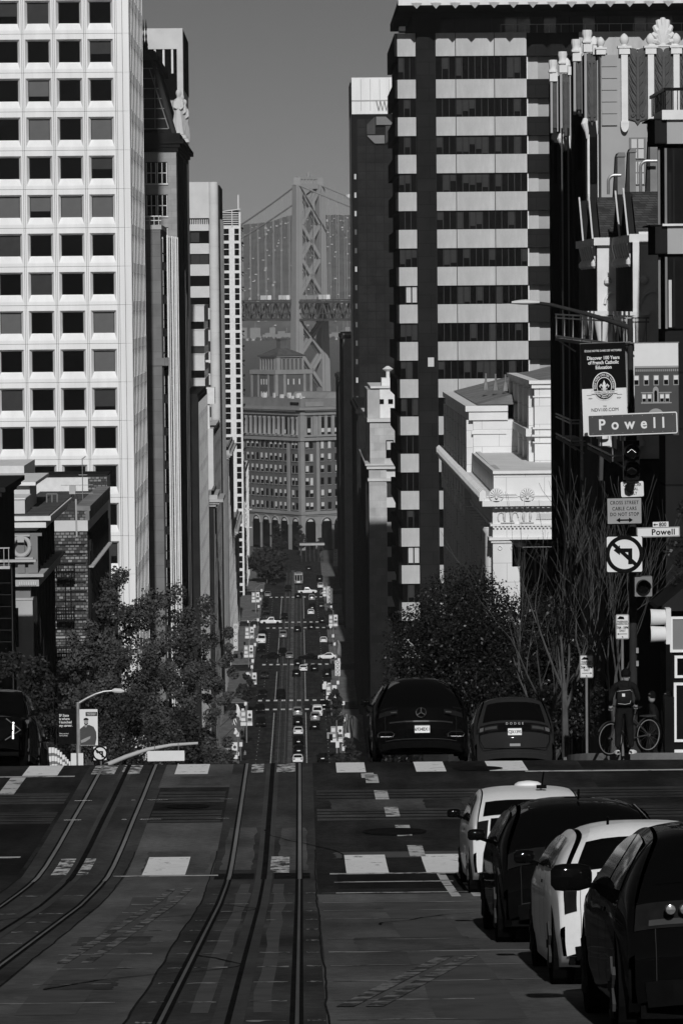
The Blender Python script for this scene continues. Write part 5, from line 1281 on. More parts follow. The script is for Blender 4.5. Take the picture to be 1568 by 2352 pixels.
WZ = -84.0
def noise1(x, s): return (math.sin(x*.11+s)+.6*math.sin(x*.27+2.1*s)+.45*math.sin(x*.61+.7*s)+.3*math.sin(x*1.37+3*s)+.25*math.sin(x*2.9+s))
mb = MB(); mb.grid([[(-4200, y, WZ), (4200, y, WZ)] for y in (1262, 2500, 5000, 8100)])
wm = mat('bay_water', .035, .35, .35, .02, .5, stretch=(.25, 1, 1), bump=.4); st('bay_water', mb, wm)
mb = MB(); mb.box(-900, 900, 1255, 1264, WZ-1, -81.3); st('quay_wall', mb, M['concrete'])
# the far hills
M['hill'] = mat('wooded_hill', .055, .9, .7, .035, 0)
prof = [(-900, 500), (200, 540), (480, 530), (558, 517), (610, 512), (640, 505), (665, 498), (700, 493), (760, 496), (810, 495), (1000, 505), (1600, 540)]
rows = []
Yr = 9500.0; xs = [-3000+k*100 for k in range(27)]+[-300+k*4 for k in range(161)]+[340+k*100 for k in range(27)]
for q in np.linspace(0, 1.5, 36):
    row = []
    for x in xs:
        u = 784+(x/Yr-.0115)*FPX+2; v = np.interp(u, [a for a, b in prof], [b for a, b in prof]); zr = (690-v)/FPX*Yr
        y = 8200+1300*q; f = math.sin(min(q, 1)*math.pi/2)**.8 if q <= 1 else 1-.3*(q-1)
        z = WZ+4+(zr-WZ-4)*f+(1.3*noise1(x*.6+q*91, q*13)*min(1, q*2))
        row.append((x+R.uniform(-1, 1), y, z))
    rows.append(row)
mb = MB(); mb.grid(rows); st('far_hills', mb, M['hill'])
def hz_at(x, q):
    u = 784+(x/Yr-.0115)*FPX+2; v = np.interp(u, [a for a, b in prof], [b for a, b in prof]); zr = (690-v)/FPX*Yr
    return WZ+4+(zr-WZ-4)*math.sin(q*math.pi/2)**.8
mb = MB()
for k in range(300):
    q = R.uniform(.04, .8)**1.1; x = R.uniform(-220, 260); z = hz_at(x, q); y = 8200+1300*q
    w_ = R.uniform(2, 5.5); h = R.uniform(1.5, 3)*(1.8 if R.random() < .05 else 1); mb.box(x-w_/2, x+w_/2, y-14, y-8, z, z+h)
tag(mb.build('hillside_houses', M['concrete']), 'scattered pale houses dotted over the wooded far hillside', 'houses', kind='stuff')
mb = MB(); mb.box(-3500, 3500, 8080, 8215, WZ-1, WZ+3); st('far_shore', mb, M['concrete'])
mb = MB()
for k in range(120):
    x = R.uniform(-260, 300); y = R.uniform(8085, 8200); w_ = R.uniform(4, 26); h = R.choice([4, 6, 9, 12, 16, 24]); mb.box(x-w_/2, x+w_/2, y, y+8, WZ+3, WZ+3+h)
    if R.random() < .3: mb.box(x-.5, x+.5, y-2, y-1, WZ+3, WZ+3+R.uniform(20, 42))
tag(mb.build('port_sheds', M['mid_wall']), 'pale port sheds and tanks along the far shore', 'sheds', kind='stuff')
mb = MB()
for k in range(260):
    x = R.uniform(-260, 300); r_ = R.uniform(1.5, 4); mb.lathe((x, 8070+R.uniform(-4, 6), WZ), [(r_*.6,0),(r_,r_*.8),(r_*.7,r_*1.6),(.2,r_*2.1)], 6)
tag(mb.build('shore_trees', M['leaf_far']), 'low dark trees lining the far waterfront', 'trees', kind='stuff')
for (u, v, lab) in ((1.0, 0, 'pale apartment slab standing far off behind the bridge tower'),):
    x = PX(700, 690, 8500); t = thing('far_tower_block', (x, 8500, -60), lab, 'apartment building')
    box('wall', M['concrete_pale'], t, x-10, x+26, 8500, 8512, -84, PZ(655, 8500)); g = MB()
    for k in range(9): g.box(x-9+k*4, x-7.4+k*4, 8499, 8499.9, -60, PZ(657, 8500))
    g.build('window_strips', M['mid_wall'], t)

def bridge():
    Y = 2300.0; c0 = P(710, 600, Y); d = Vector((-.54, .8417, 0)); n = Vector((.8417, .54, 0)); C = Vector((c0.x, Y, 0))
    t = thing('suspension_bridge', (C.x, Y, WZ), 'grey steel suspension bridge with a cross braced tower and two deck roadway across the bay', 'bridge')
    B = M['bridge']; Z = lambda v: PZ(v, Y, 710)
    sep = lambda z: 8.15+1.9*(Z(425)-z)/(Z(425)-WZ)
    tw = MB()
    for s in (-1, 1):
        rows = []
        for z, k in ((WZ, 1.35), (Z(735), 1.15), (Z(690), 1.05), (Z(425), .92)):
            o = C+n*(s*sep(z)); hw, hd = 2.3*k, 2.6*k
            rows.append([o+n*a*hw+d*b*hd+Vector((0, 0, z)) for a, b in ((-1,-1),(-.45,-1),(-.45,-1.25),(.45,-1.25),(.45,-1),(1,-1),(1,1),(-1,1),(-1,-1))])
        tw.grid(rows)
        o = C+n*(s*sep(Z(425))); tw.bar(o+Vector((0,0,Z(425))), o+Vector((0,0,Z(408))), 4.0, 4.0)
    tw.build('tower_legs', B, t)
    br = MB()
    lv = [436, 516, 594, 672]; lo = [742, 812, 890]
    for L in (lv, lo):
        for a, b in zip(L[:-1], L[1:]):
            za, zb = Z(a), Z(b)
            for s in (-1, 1):
                for off in (-1.9, 1.9):
                    br.bar(C+n*(s*(sep(za)-1.8))+d*off+Vector((0,0,za)), C-n*(s*(sep(zb)-1.8))+d*off+Vector((0,0,zb)), 1.5, 1.9)
    for v in (428, 684):
        z = Z(v); br.bar(C-n*sep(z)+Vector((0,0,z)), C+n*sep(z)+Vector((0,0,z)), 3.2, 3.0)
    z = Z(409); br.bar(C-n*sep(z)+Vector((0,0,z)), C+n*sep(z)+Vector((0,0,z)), 2.2, 1.6)
    for k in range(7):
        o = C+n*(-7+k*2.3); br.bar(o+Vector((0,0,Z(426))), o+Vector((0,0,Z(409))), .9)
    br.lathe((C.x, Y, Z(407)), [(1.3,0),(.9,1.5),(.2,3.6)], 8)
    br.build('cross_braces', B, t)
    ztop, zbot = Z(694), Z(734); Ls, Lr = 340, 330
    dk = MB()
    for side in (-1, 1):
        o = C+n*(side*9.5)
        for z, w_ in ((ztop, 1.0), (zbot, 1.0), ((ztop+zbot)/2-1.5, .35)): dk.bar(o-d*Lr+Vector((0,0,z)), o+d*Ls+Vector((0,0,z)), w_, 1.3 if w_ > .5 else .6)
        k = -Lr; i = 0
        while k < Ls:
            a = o+d*k; b = o+d*(k+5.9); e = o+d*(k+11.8)
            dk.bar(a+Vector((0,0,zbot)), b+Vector((0,0,ztop)), .8); dk.bar(b+Vector((0,0,ztop)), e+Vector((0,0,zbot)), .8)
            dk.bar(b+Vector((0,0,ztop)), b+Vector((0,0,zbot)), .45); dk.bar(a+Vector((0,0,zbot)), a+Vector((0,0,ztop)), .35)
            k += 11.8
    for z in (ztop+.1, zbot+.2): dk.bar(C-d*Lr+Vector((0,0,z)), C+d*Ls+Vector((0,0,z)), 18.5, .8)
    k = -Lr
    while k < Ls:
        for s in (-1, 1):
            a = C+d*k+n*(s*9.3); dk.bar(a+Vector((0,0,ztop)), a+Vector((0,0,ztop+2.0)), .28)
        k += 5.9
    for s in (-1, 1): a = C+n*(s*9.3)+Vector((0,0,ztop+1.3)); dk.bar(a-d*Lr, a+d*Ls, .25, .7)
    dk.build('deck_truss', M['bridge_dark'], t)
    zt = Z(424); zm = ztop+3
    cz = lambda s: zm+(zt-zm)*((352-abs(s))/352)**2 if s > 0 else zm-6+(zt-zm+6)*((352-abs(s))/352)**1.25
    cb = MB(); hg = MB()
    for side in (-1, 1):
        o = C+n*(side*sep(zt))
        cb.tube([o+d*s+Vector((0,0,cz(s))) for s in range(-330, 341, 10)], .55, 6)
        s = -324
        while s < 340:
            if abs(s) > 6: hg.bar(o+d*s+Vector((0,0,cz(s))), o+d*s+Vector((0,0,ztop)), .26)
            s += 9
    cb.build('main_cable', B, t); hg.build('hangers', M['bridge'], t)
    o = C+n*sep(zt); w_ = MB(); w_.tube([o+d*s+Vector((0,0,cz(s)+.3)) for s in (-30, -33, -44, -58, -60)], [.8,1.9,1.7,1.8,.8], 8); w_.build('cable_wrap', M['white_paint'], t)
    lor = None
    for s, lab in ((21, 'white lorry on the bridge deck left of the tower'), (-24, 'white lorry on the bridge deck right of the tower'), (42, 'pale lorry farther left along the bridge deck')):
        p = C+d*s-n*5+Vector((0, 0, ztop+.5)); q = thing('lorry', (0,0,0), lab, 'lorry', 'lorries crossing the bridge')
        MB().box(-4.5, 4.5, -1.2, 1.2, .6, 3.9).build('cargo_box', M['white_paint'], q); MB().box(4.6, 6.6, -1.1, 1.1, .5, 2.8).build('cab', M['mid_wall'], q)
        q.location = p; q.rotation_euler = (0, 0, math.atan2(d.y, d.x))
bridge()
h = MB().box(-4300, 4300, -160, 10300, -92, 240).build('haze', mat('haze_surface', .5, noise=0)); tag(h, kind='stuff')
h.data.materials.clear(); hm = bpy.data.materials.new('haze'); hm.use_nodes = True; hn = hm.node_tree; hn.nodes.clear()
hv = hn.nodes.new('ShaderNodeVolumePrincipled'); ho = hn.nodes.new('ShaderNodeOutputMaterial'); hn.links.new(hv.outputs[0], ho.inputs['Volume'])
hv.inputs['Color'].default_value = (.9, .9, .9, 1); hv.inputs['Density'].default_value = 5.0e-5; hv.inputs['Anisotropy'].default_value = 0.0
h.data.materials.append(hm)
# ------------------------------------------------------------------ trees
NP = np.random.default_rng(5)
def leaf_mesh(name, centres, radii, n, size, mat_, up=.35, shell=.55, aspect=.6, squash=1.0):
    c = np.array(centres, float); r = np.array(radii, float); wgt = r**2; k = NP.choice(len(c), n, p=wgt/wgt.sum())
    d = NP.normal(size=(n, 3)); d /= np.linalg.norm(d, axis=1)[:, None]
    rad = (shell+(1-shell)*NP.random(n)**.5)*(1+NP.normal(size=n)*.10)
    d[:, 2] *= squash
    p = c[k]+d*(r[k]*rad)[:, None]
    nrm = d*.8+NP.normal(size=(n, 3))*.75+np.array([0, 0, up]); nrm /= np.linalg.norm(nrm, axis=1)[:, None]
    a = np.cross(nrm, NP.normal(size=(n, 3))); a /= np.linalg.norm(a, axis=1)[:, None]; b = np.cross(nrm, a)
    s = size*(.55+.9*NP.random(n))[:, None]
    v = np.stack([p-a*s, p+b*s*aspect-nrm*s*.12, p+a*s, p-b*s*aspect-nrm*s*.12], 1).reshape(-1, 3)
    o0 = v.min(0)*.5+v.max(0)*.5; v = v-o0
    me = bpy.data.meshes.new(name); me.vertices.add(4*n); me.loops.add(4*n); me.polygons.add(n)
    me.vertices.foreach_set('co', v.ravel()); me.loops.foreach_set('vertex_index', np.arange(4*n)); me.polygons.foreach_set('loop_start', np.arange(0, 4*n, 4))
    me.materials.append(mat_); me.update(calc_edges=True)
    return me, Vector(o0)
def limb(mb, a, d, L, r, depth, tips, bend=.35, split=3, n=6, minr=.012, spread=.6, upb=.25):
    a = Vector(a); d = Vector(d).normalized(); pts = [a]; rad = [r]; seg = 4
    for i in range(seg):
        d = (d+Vector((R.gauss(0, bend*.4), R.gauss(0, bend*.4), R.gauss(0, bend*.25)+upb*.15))).normalized()
        pts.append(pts[-1]+d*(L/seg)); rad.append(max(minr, r*(1-.55*(i+1)/seg)))
    mb.tube(pts, rad, n)
    if depth == 0: tips.append(pts[-1]); return
    for k in range(split):
        i = R.choice([2, 3, 4, 4]); dd = (d+Vector((R.gauss(0, spread), R.gauss(0, spread), R.gauss(0, spread*.5)+upb))).normalized()
        limb(mb, pts[i], dd, L*R.uniform(.55, .8), rad[i]*.7, depth-1, tips, bend, split, max(4, n-1), minr, spread, upb)
def leafy_tree(name, x, y, ztop, zbase, rad, leaves, size, mat_, label, cat='tree', group=None, trunk_r=.22, lean=0, crown_from=.3, clumps=26, bark='bark', shell=.5, tall=1.0, zcut=None, dens=1):
    g = zbase; H = ztop-g
    t = thing(name, (x, y, g), label, cat, group)
    tr = MB(); tips = []
    h0 = H*crown_from
    tr.tube([(x, y, g-.1), (x+R.uniform(-.1, .1), y, g+h0*.6), (x+lean, y, g+h0)], [trunk_r*1.2, trunk_r, trunk_r*.8], 9)
    for k in range(5):
        a = 2*math.pi*k/5+R.random(); limb(tr, (x+lean, y, g+h0*R.uniform(.8, 1)), (math.cos(a)*.7, math.sin(a)*.7, 1.1), min(H*.33, rad*.62), trunk_r*.55, 2, tips, n=6, minr=.02)
    tr.build('trunk', M[bark], t)
    cs = []; rs = []; cz = g+H*(crown_from+1)/2; hz = H*(1-crown_from)/2
    for k in range(clumps):
        while True:
            q = Vector((R.uniform(-1, 1), R.uniform(-1, 1), R.uniform(-1, 1)))
            if q.length < 1: break
        taper = 1-.3*max(0, q.z)**2
        cr = rad*R.uniform(.14, .32); cs.append((x+lean+q.x*(rad-cr*.6)*taper, y+q.y*(rad-cr*.6)*taper, min(cz+q.z*(hz-cr*.5)*tall, ztop-cr*.8))); rs.append(cr)
    for p in tips:
        if p.z < ztop-.3 and math.hypot(p.x-x, p.y-y) < rad*.95: cs.append(tuple(p)); rs.append(rad*.22)
    me, o0 = leaf_mesh(name+'_crown', cs, rs, leaves, size, mat_, shell=shell)
    o = bpy.data.objects.new('crown', me); COL.objects.link(o); o.location = o0-Vector((x, y, g)); o.parent = t; WL[o.name] = o0
    return t
LF, LD = M['leaf'], M['leaf_dark']
def place_tree(u, vtop, Y, wu, leaves, size, m, label, **k):
    p = P(u, vtop, Y); return leafy_tree('street_tree', p.x, Y, p.z, gz(Y)+.1, wu*Y/FPX/2, leaves, size, m, label, group='trees on the left pavement' if u < 560 else None, **k)
place_tree(290, 1284, 250, 200, 20000, .105, LF, 'tallest leafy tree, rising before the white tower with its trunk showing', clumps=60, crown_from=.42, shell=.35)
place_tree(390, 1335, 310, 175, 20000, .12, LF, 'leafy tree just right of the tallest one, before the grey stone building', clumps=60, crown_from=.35, shell=.35)
place_tree(455, 1345, 380, 140, 17000, .14, LF, 'leafy tree in the middle of the left row, before the dark finned block', clumps=52, crown_from=.3, shell=.35)
place_tree(505, 1405, 460, 95, 12000, .16, LF, 'narrow leafy tree at the street end of the left row', clumps=26, crown_from=.25, shell=.35)
place_tree(205, 1400, 222, 150, 16000, .10, LF, 'leafy tree in front of the patterned brick block', clumps=52, crown_from=.4, shell=.35)
place_tree(48, 1478, 176, 190, 14000, .085, M['leaf_wiry'], 'dense dark small leaved tree behind the black pickup', clumps=60, crown_from=.3, shell=.35)
place_tree(300, 1580, 208, 190, 18000, .09, M['leaf_wiry'], 'dark wiry shrub mass behind the blank hanging sign, left part', clumps=40, crown_from=.12, shell=.3)
place_tree(420, 1600, 228, 170, 16000, .10, M['leaf_wiry'], 'dark wiry shrub mass behind the blank hanging sign, right part', clumps=36, crown_from=.12, shell=.3)
def side_tree(u, vtop, Y, wu, leaves, size, m, label, name='street_tree', **k):
    p = P(u, vtop, Y); return leafy_tree(name, p.x, Y, p.z, gz(Y)+.1, wu*Y/FPX/2, leaves, size, m, label, **k)
side_tree(1105, 1286, 114, 460, 62000, .045, LD, 'big dense glossy evergreen tree overhanging the two parked cars', clumps=80, crown_from=.3, shell=.4, trunk_r=.2)
side_tree(905, 1545, 142, 150, 11000, .07, LD, 'smaller sunlit evergreen tree left of the big glossy tree', clumps=52, crown_from=.3)
side_tree(1262, 1370, 108, 250, 24000, .05, LD, 'dark evergreen tree behind the bare trees', clumps=60, crown_from=.25)
side_tree(612, 1256, 1075, 105, 5000, .55, M['leaf_far'], 'wide dark far tree before the arches of the brick building', clumps=52, crown_from=.1, shell=.4)
side_tree(566, 1545, 700, 50, 3500, .32, M['leaf_far'], 'round dark tree on the left pavement of the lower street', crown_from=.25)
side_tree(770, 1580, 640, 42, 3500, .3, M['leaf_far'], 'oval dark tree on the right pavement beside the flags', crown_from=.2)
side_tree(757, 1395, 900, 30, 2500, .35, M['leaf_far'], 'small dark tree far down the right pavement', crown_from=.2)
side_tree(800, 1695, 560, 62, 4500, .22, M['leaf_far'], 'bushy dark tree low on the right behind the road crest', crown_from=.15)
side_tree(735, 1235, 1190, 22, 1500, .4, M['leaf_far'], 'tiny tree before the arches at the street end', crown_from=.25)
side_tree(640, 1200, 1185, 40, 1500, .4, M['leaf_far'], 'thin tree before the left arches of the far brick building', crown_from=.2)
side_tree(690, 1205, 1200, 34, 1200, .4, M['leaf_far'], 'thin tree at the corner of the far brick building', crown_from=.2)
# overhanging leafy branch at the right border
p = P(1562, 1150, 79); t = leafy_tree('street_tree', p.x+.9, 80.6, P(1560, 1040, 79).z, gz(80)+.1, 1.25, 5200, .045, LD, 'glossy leaved tree reaching in from the right border over the street signs', clumps=22, crown_from=.42, trunk_r=.1)
# bare trees
def bare_tree(x, y, ztop, label, lean, r=.075, seed=0):
    R.seed(seed); g = gz(y)+.1; t = thing('bare_tree', (x, y, g), label, 'tree', 'bare trees by the signal pole')
    H = ztop-g; tr = MB(); tips = []
    pts = [(x, y, g-.1), (x+lean*.25, y, g+H*.14), (x+lean*.4, y, g+H*.28)]
    tr.tube(pts, [r*1.3, r, r*.85], 8)
    tr.build('trunk', M['bark_pale'], t)
    b = MB()
    for k in range(6):
        a = R.uniform(0, 6.28); limb(b, (x+lean*.4*R.uniform(.5, 1), y, g+H*R.uniform(.15, .28)), (math.cos(a)*.42+lean*.12, math.sin(a)*.42, 1.2), H*.30, r*.42, 3, tips, bend=.25, split=2 if k%3 else 3, n=5, minr=.004, spread=.34, upb=.35)
    b.build('branches', M['bark_pale'], t)
    return t
bare_tree(PX(1300, 1730, 84), 84, PZ(1070, 84), 'bare pale barked tree nearest the parked cars', -.1, seed=3)
bare_tree(PX(1345, 1730, 87), 87, PZ(1120, 87), 'bare tree with a slim trunk behind the lower loading sign', .1, seed=4)
bare_tree(PX(1262, 1730, 92), 92, PZ(1150, 92), 'bare tree leaning over the silver grey parked car', -.5, seed=9)
bare_tree(PX(1405, 1730, 90), 90, PZ(1080, 90), 'bare tree behind the signal pole', .2, seed=12)
R.seed(21)
# ------------------------------------------------------------------ vehicles
def paint(name, g, rough=.16, metal=0, spec=0.0): return mat(name, g, rough, .04, 20, spec, metal, coat=.28)
M['p_black'] = paint('black_car_paint', .003); M['p_white'] = paint('white_car_paint', .72, .25); M['p_grey'] = paint('dark_grey_car_paint', .03, .25, .3)
M['p_silver'] = paint('silver_car_paint', .30, .3, .4); M['p_mid'] = paint('grey_car_paint', .022, .28)
M['car_glass'] = mat('car_glass', .003, .05, 0, spec=.08); M['plastic'] = mat('black_plastic', .005, .6, .2, 10, 0)
M['ink_soft'] = mat('seam_shadow', .03, .7, 0); M['head_lamp'] = lamp('lit_head_lamp', 3.0); M['tail_lit'] = lamp('lit_tail_lamp', 2.5)
def smooth_curve(pts, n=6):
    out = []
    p = [pts[0]]+list(pts)+[pts[-1]]
    for i in range(1, len(p)-2):
        for k in range(n):
            t = k/n; q = []
            for j in (0, 1):
                a, b, c, d = p[i-1][j], p[i][j], p[i+1][j], p[i+2][j]
                m1, m2 = (c-a)*.38, (d-b)*.38
                q.append((2*t**3-3*t*t+1)*b+(t**3-2*t*t+t)*m1+(-2*t**3+3*t*t)*c+(t**3-t*t)*m2)
            out.append(tuple(q))
    out.append(tuple(pts[-1])); return out
class Car:
    def __init__(s, W, prof, belt, roofk=.78, crown=.05, bow=.24, fbow=.22, clear=.22, wr=.33, wb=None, hi=True):
        s.W = W; s.n = 5 if hi else 2; s.nb = 15 if hi else 7; s.nz = 11 if hi else 6
        s.prof = smooth_curve(prof, s.n); s.L = max(p[0] for p in prof); s.belt = belt; s.rk = roofk; s.crown = crown; s.bow = bow; s.fbow = fbow
        s.clear = clear; s.wr = wr; s.zmax = max(p[1] for p in prof); s.wb = wb or (s.L*.19, s.L*.79); s.hi = hi
        up = [p for p in s.prof]; s.uy = []; s.uz = []
        for y, z in up:
            if not s.uy or y > s.uy[-1]+1e-4: s.uy.append(y); s.uz.append(z)
    def zu(s, y): return float(np.interp(y, s.uy, s.uz))
    def zl(s, y):
        e = min(y, s.L-y); return s.clear+.12*max(0, 1-e/.5)**2
    def hw(s, y, z):
        m = s.W/2; e = abs(y-s.L*.48)/(s.L/2); m *= 1-.085*max(0, e)**4
        if z < .45: m *= .955+.045*max(0, (z-.15)/.3)
        if z > s.belt-.18: m *= 1-.03*min(1, (z-s.belt+.18)/.18)
        if z > s.belt: m *= 1-(1-s.rk)*((z-s.belt)/(s.zmax-s.belt))**1.15
        return m
    def M(s, y, b, z):
        x = b*s.hw(y, z); k = max(0, 1-y/1.2)*s.bow-max(0, 1-(s.L-y)/1.3)*s.fbow
        return (x, y+k*abs(b)**2.4, z)
    def cr(s, b): return s.crown*abs(b)**3
    def top(s, y, z, b, off=0):
        x, yy, zz = s.M(y, b*(1-.05*abs(b)**6), z); zz -= s.cr(b); return (x, yy, zz)
    def outline(s):
        z0 = s.zl(0); y0, zf = s.prof[0]; yl, zlst = s.prof[-1]
        o = [(y0, z0+(zf-z0)*k/6) for k in range(6)]+list(s.prof)+[(yl, zlst+(s.zl(s.L)-zlst)*(k+1)/6) for k in range(6)]
        return o
    def body(s):
        m = MB(); bs = [-1+2*k/(s.nb-1) for k in range(s.nb)]
        m.grid([[s.top(y, z, b) for b in bs] for y, z in s.outline()])
        Y = sorted(set(s.uy)); 
        for sd in (-1, 1):
            rows = []
            for y in Y:
                a, b = s.zl(y)-s.crown*(1 if y in (Y[0], Y[-1]) else 1), s.zu(y)-s.crown
                ks = [k/s.nz for k in range(s.nz)]+[1-.035, 1] if s.hi else [k/s.nz for k in range(s.nz+1)]
                rows.append([s.M(y, sd*(1-.05*max(0, (t_-.88)/.12)**2), a+(b-a)*t_) for t_ in ks])
            m.grid(rows if sd > 0 else [r[::-1] for r in rows])
        m.grid([[s.M(y, b, s.zl(y)-s.crown) for b in (-1, 1)] for y in Y])
        return m
    def surf(s, pts, b0, b1, off, nb=8):        # a patch over the back / top / front outline, lifted by off
        m = MB(); rows = []
        for i, (y, z) in enumerate(pts):
            a = pts[max(i-1, 0)]; c = pts[min(i+1, len(pts)-1)]; d = Vector((c[0]-a[0], c[1]-a[1])); 
            if d.length < 1e-6: d = Vector((0, 1))
            d.normalize(); nrm = (-d.y, d.x)
            rows.append([(lambda p: (p[0], p[1]+nrm[0]*off, p[2]+nrm[1]*off))(s.top(y, z, b0+(b1-b0)*k/nb)) for k in range(nb+1)])
        return m.grid(rows)
    def back_pts(s, z0, z1, n=6):               # points of the rear outline between two heights
        o = s.outline(); rear = [(y, z) for y, z in o if y < s.L*.5]; zz = [z for y, z in rear]; 
        j = int(np.argmax(zz)); rear = rear[:j+1]
        return [(float(np.interp(z0+(z1-z0)*k/n, [r[1] for r in rear], [r[0] for r in rear])), z0+(z1-z0)*k/n) for k in range(n+1)]
    def front_pts(s, z0, z1, n=6):
        o = [(y, z) for y, z in s.outline() if y > s.L*.5][::-1]; zz = [z for y, z in o]; j = int(np.argmax(zz)); o = o[:j+1]
        return [(float(np.interp(z0+(z1-z0)*k/n, [r[1] for r in o], [r[0] for r in o])), z0+(z1-z0)*k/n) for k in range(n+1)][::-1]
    def side(s, y0, y1, z0, z1, sd, off=.008, n=8, slant0=0, slant1=0):
        m = MB(); rows = []
        for k in range(5):
            t = k/4; r = []
            for i in range(n+1):
                y = (y0+slant0*t)+((y1+slant1*t)-(y0+slant0*t))*i/n; zt = min(z1, s.zu(y)-s.crown-.05); z = z0+(zt-z0)*t
                p = s.M(y, sd, z); r.append((p[0]+sd*off, p[1], p[2]))
            rows.append(r)
        m.grid(rows if sd < 0 else [r[::-1] for r in rows]); return m
def wheel(parent, x, y, r, hi):
    s = 1 if x > 0 else -1; m = MB(); m.lathe((x-s*.2, y, r), [(r*.62, 0), (r*.97, .02*s), (r, .06*s), (r, .16*s), (r*.96, .205*s), (r*.66, .215*s)], 20 if hi else 10, 'x')
    t = m.build('wheel', M['tyre'], parent, smooth=40)
    q = MB(); q.lathe((x+s*.005, y, r), [(r*.66, 0), (r*.62, .012*s), (r*.2, -.02*s), (r*.12, .012*s)], 16 if hi else 8, 'x')
    for k in range(5 if hi else 0):
        a = k*2*math.pi/5; q.bar((x+s*.012, y+math.cos(a)*r*.1, r+math.sin(a)*r*.1), (x+s*.018, y+math.cos(a)*r*.62, r+math.sin(a)*r*.62), .05, .07)
    q.build('rim', M['rim'], t); return t
def make_car(name, label, cat, C, pm, rear=(.45, 1.0), glass_b=.84, win=None, lamps=None, fl=None, group=None, wsh=None, mirror=True, ms=.75, lampm='lamp_lens', head='lamp_clear', roof_rails=False):
    t = thing(name, (0, 0, 0), label, cat, group); L = C.L
    C.body().build('body', M[pm], t, smooth=75 if C.hi else 50, fix=True)
    if C.hi:
        sm = MB()
        for sd in (-1, 1):
            for ys_ in (C.wb[0]+.55, L*.46, L*.64):
                q = C.side(ys_, ys_+.014, C.clear+.12, C.belt, sd, .005, n=1); sm.add(q.v, q.f)
            for zz in (C.belt-.12,):
                q = C.side(C.wb[0]+.75, C.wb[0]+.93, zz, zz+.03, sd, .012, n=1); sm.add(q.v, q.f)
        for b0 in (-.80, .79):
            q = C.surf(C.back_pts(.46, C.belt), b0, b0+.006, .006, 1); sm.add(q.v, q.f)
        q = C.surf(C.back_pts(.455, .468), -.8, .8, .006); sm.add(q.v, q.f)
        sm.build('panel_seams', M['ink_soft'], t)
    C.surf(C.back_pts(*rear), -glass_b, glass_b, .008).build('rear_window', M['car_glass'], t, smooth=40)
    if wsh: C.surf([(y, C.zu(y)) for y in np.linspace(wsh[0], wsh[1], 7)], -.88, .88, .008).build('windscreen', M['car_glass'], t, smooth=40)
    for sd in (-1, 1):
        for w_ in (win or []): C.side(w_[0], w_[1], w_[2], min(w_[3], C.zmax-.1), sd, slant0=w_[4], slant1=w_[5]).build('side_window', M['car_glass'], t, smooth=40)
        for y in C.wb:
            x = C.hw(y, C.wr); d = MB(); d.lathe((sd*(x-.16), y, C.wr+.02), [(C.wr*1.14, 0), (C.wr*1.14, sd*.166)], 20 if C.hi else 10, 'x'); d.build('wheel_arch', M['plastic'], t)
            wheel(t, sd*(x-.01), y, C.wr, C.hi)
        if lamps: C.surf(C.back_pts(lamps[0], lamps[1]), sd*lamps[2], sd*lamps[3], .012).build('tail_lamp', M[lampm], t, smooth=40)
        if fl: C.surf(C.front_pts(fl[0], fl[1]), sd*fl[2], sd*fl[3], .012).build('headlight', M[head], t, smooth=40)
        if mirror:
            ym = wsh[1]-.35 if wsh else L*.68; x = C.hw(ym, C.belt); m = MB()
            rows = []; cx_, cz_ = x+.05+.09*ms, C.belt+.08
            for q, s_ in ((-.13,.35),(-.115,.8),(-.05,1),(.05,1),(.10,.92),(.125,.55)):
                rows.append([(sd*(cx_+q*ms), ym+.06*s_*math.copysign(abs(math.cos(a))**.6, math.cos(a)), cz_+.085*ms*s_*math.copysign(abs(math.sin(a))**.6, math.sin(a))-.02*(q+.1)) for a in [2*math.pi*k/16 for k in range(17)]])
            m.grid(rows)
            m.bar((sd*(x-.03), ym+.02, C.belt+.0), (sd*(x+.1), ym, C.belt+.05), .06, .04); m.build('mirror', M['p_black'], t, smooth=50, fix=True)
    m = MB(); m.box(-C.W*.42, C.W*.42, .25, L-.25, C.clear-.04, C.clear+.1); m.build('underbody', M['plastic'], t)
    return t
FONT = None
def text_mesh(s, size, align='CENTER', bold=0.0, spacing=1.0, lines=1.0):
    cu = bpy.data.curves.new('lettering', 'FONT'); cu.body = s; cu.size = size; cu.align_x = align; cu.align_y = 'CENTER'; cu.offset = bold; cu.space_character = spacing; cu.space_line = lines; cu.extrude = 0.002; cu.resolution_u = 3
    o = bpy.data.objects.new('lettering', cu); COL.objects.link(o); dg = bpy.context.evaluated_depsgraph_get(); dg.update()
    me = bpy.data.meshes.new_from_object(o.evaluated_get(dg)); bpy.data.objects.remove(o); bpy.data.curves.remove(cu); return me
def lettering(parent, s, x, y, z, size, m, bold=0.0, spacing=1.0, align='CENTER', lines=1.0, sx=1.0, name='lettering', face=1):
    me = text_mesh(s, size, align, bold, spacing, lines); me.materials.clear(); me.materials.append(m)
    o = bpy.data.objects.new(name, me); COL.objects.link(o); o.parent = parent; o.location = Vector((x, y, z))-wl(parent); o.rotation_euler = (math.pi/2, 0, 0); o.scale = (sx, 1, 1)
    return o
def plate(t, y, z, txt, x=0, w_=.31, h=.155):
    p = MB().box(x-w_/2, x+w_/2, y-.012, y, z-h/2, z+h/2).build('number_plate', M['plate'], t)
    if txt: 
        lettering(p, txt, x, y-.016, z-.005, .095, M['ink'], .0015, 1.0, sx=.86)
        f = MB(); f.box(x-w_/2, x+w_/2, y-.014, y-.012, z+h/2-.02, z+h/2); f.build('plate_frame', M['steel'], p)
    return p
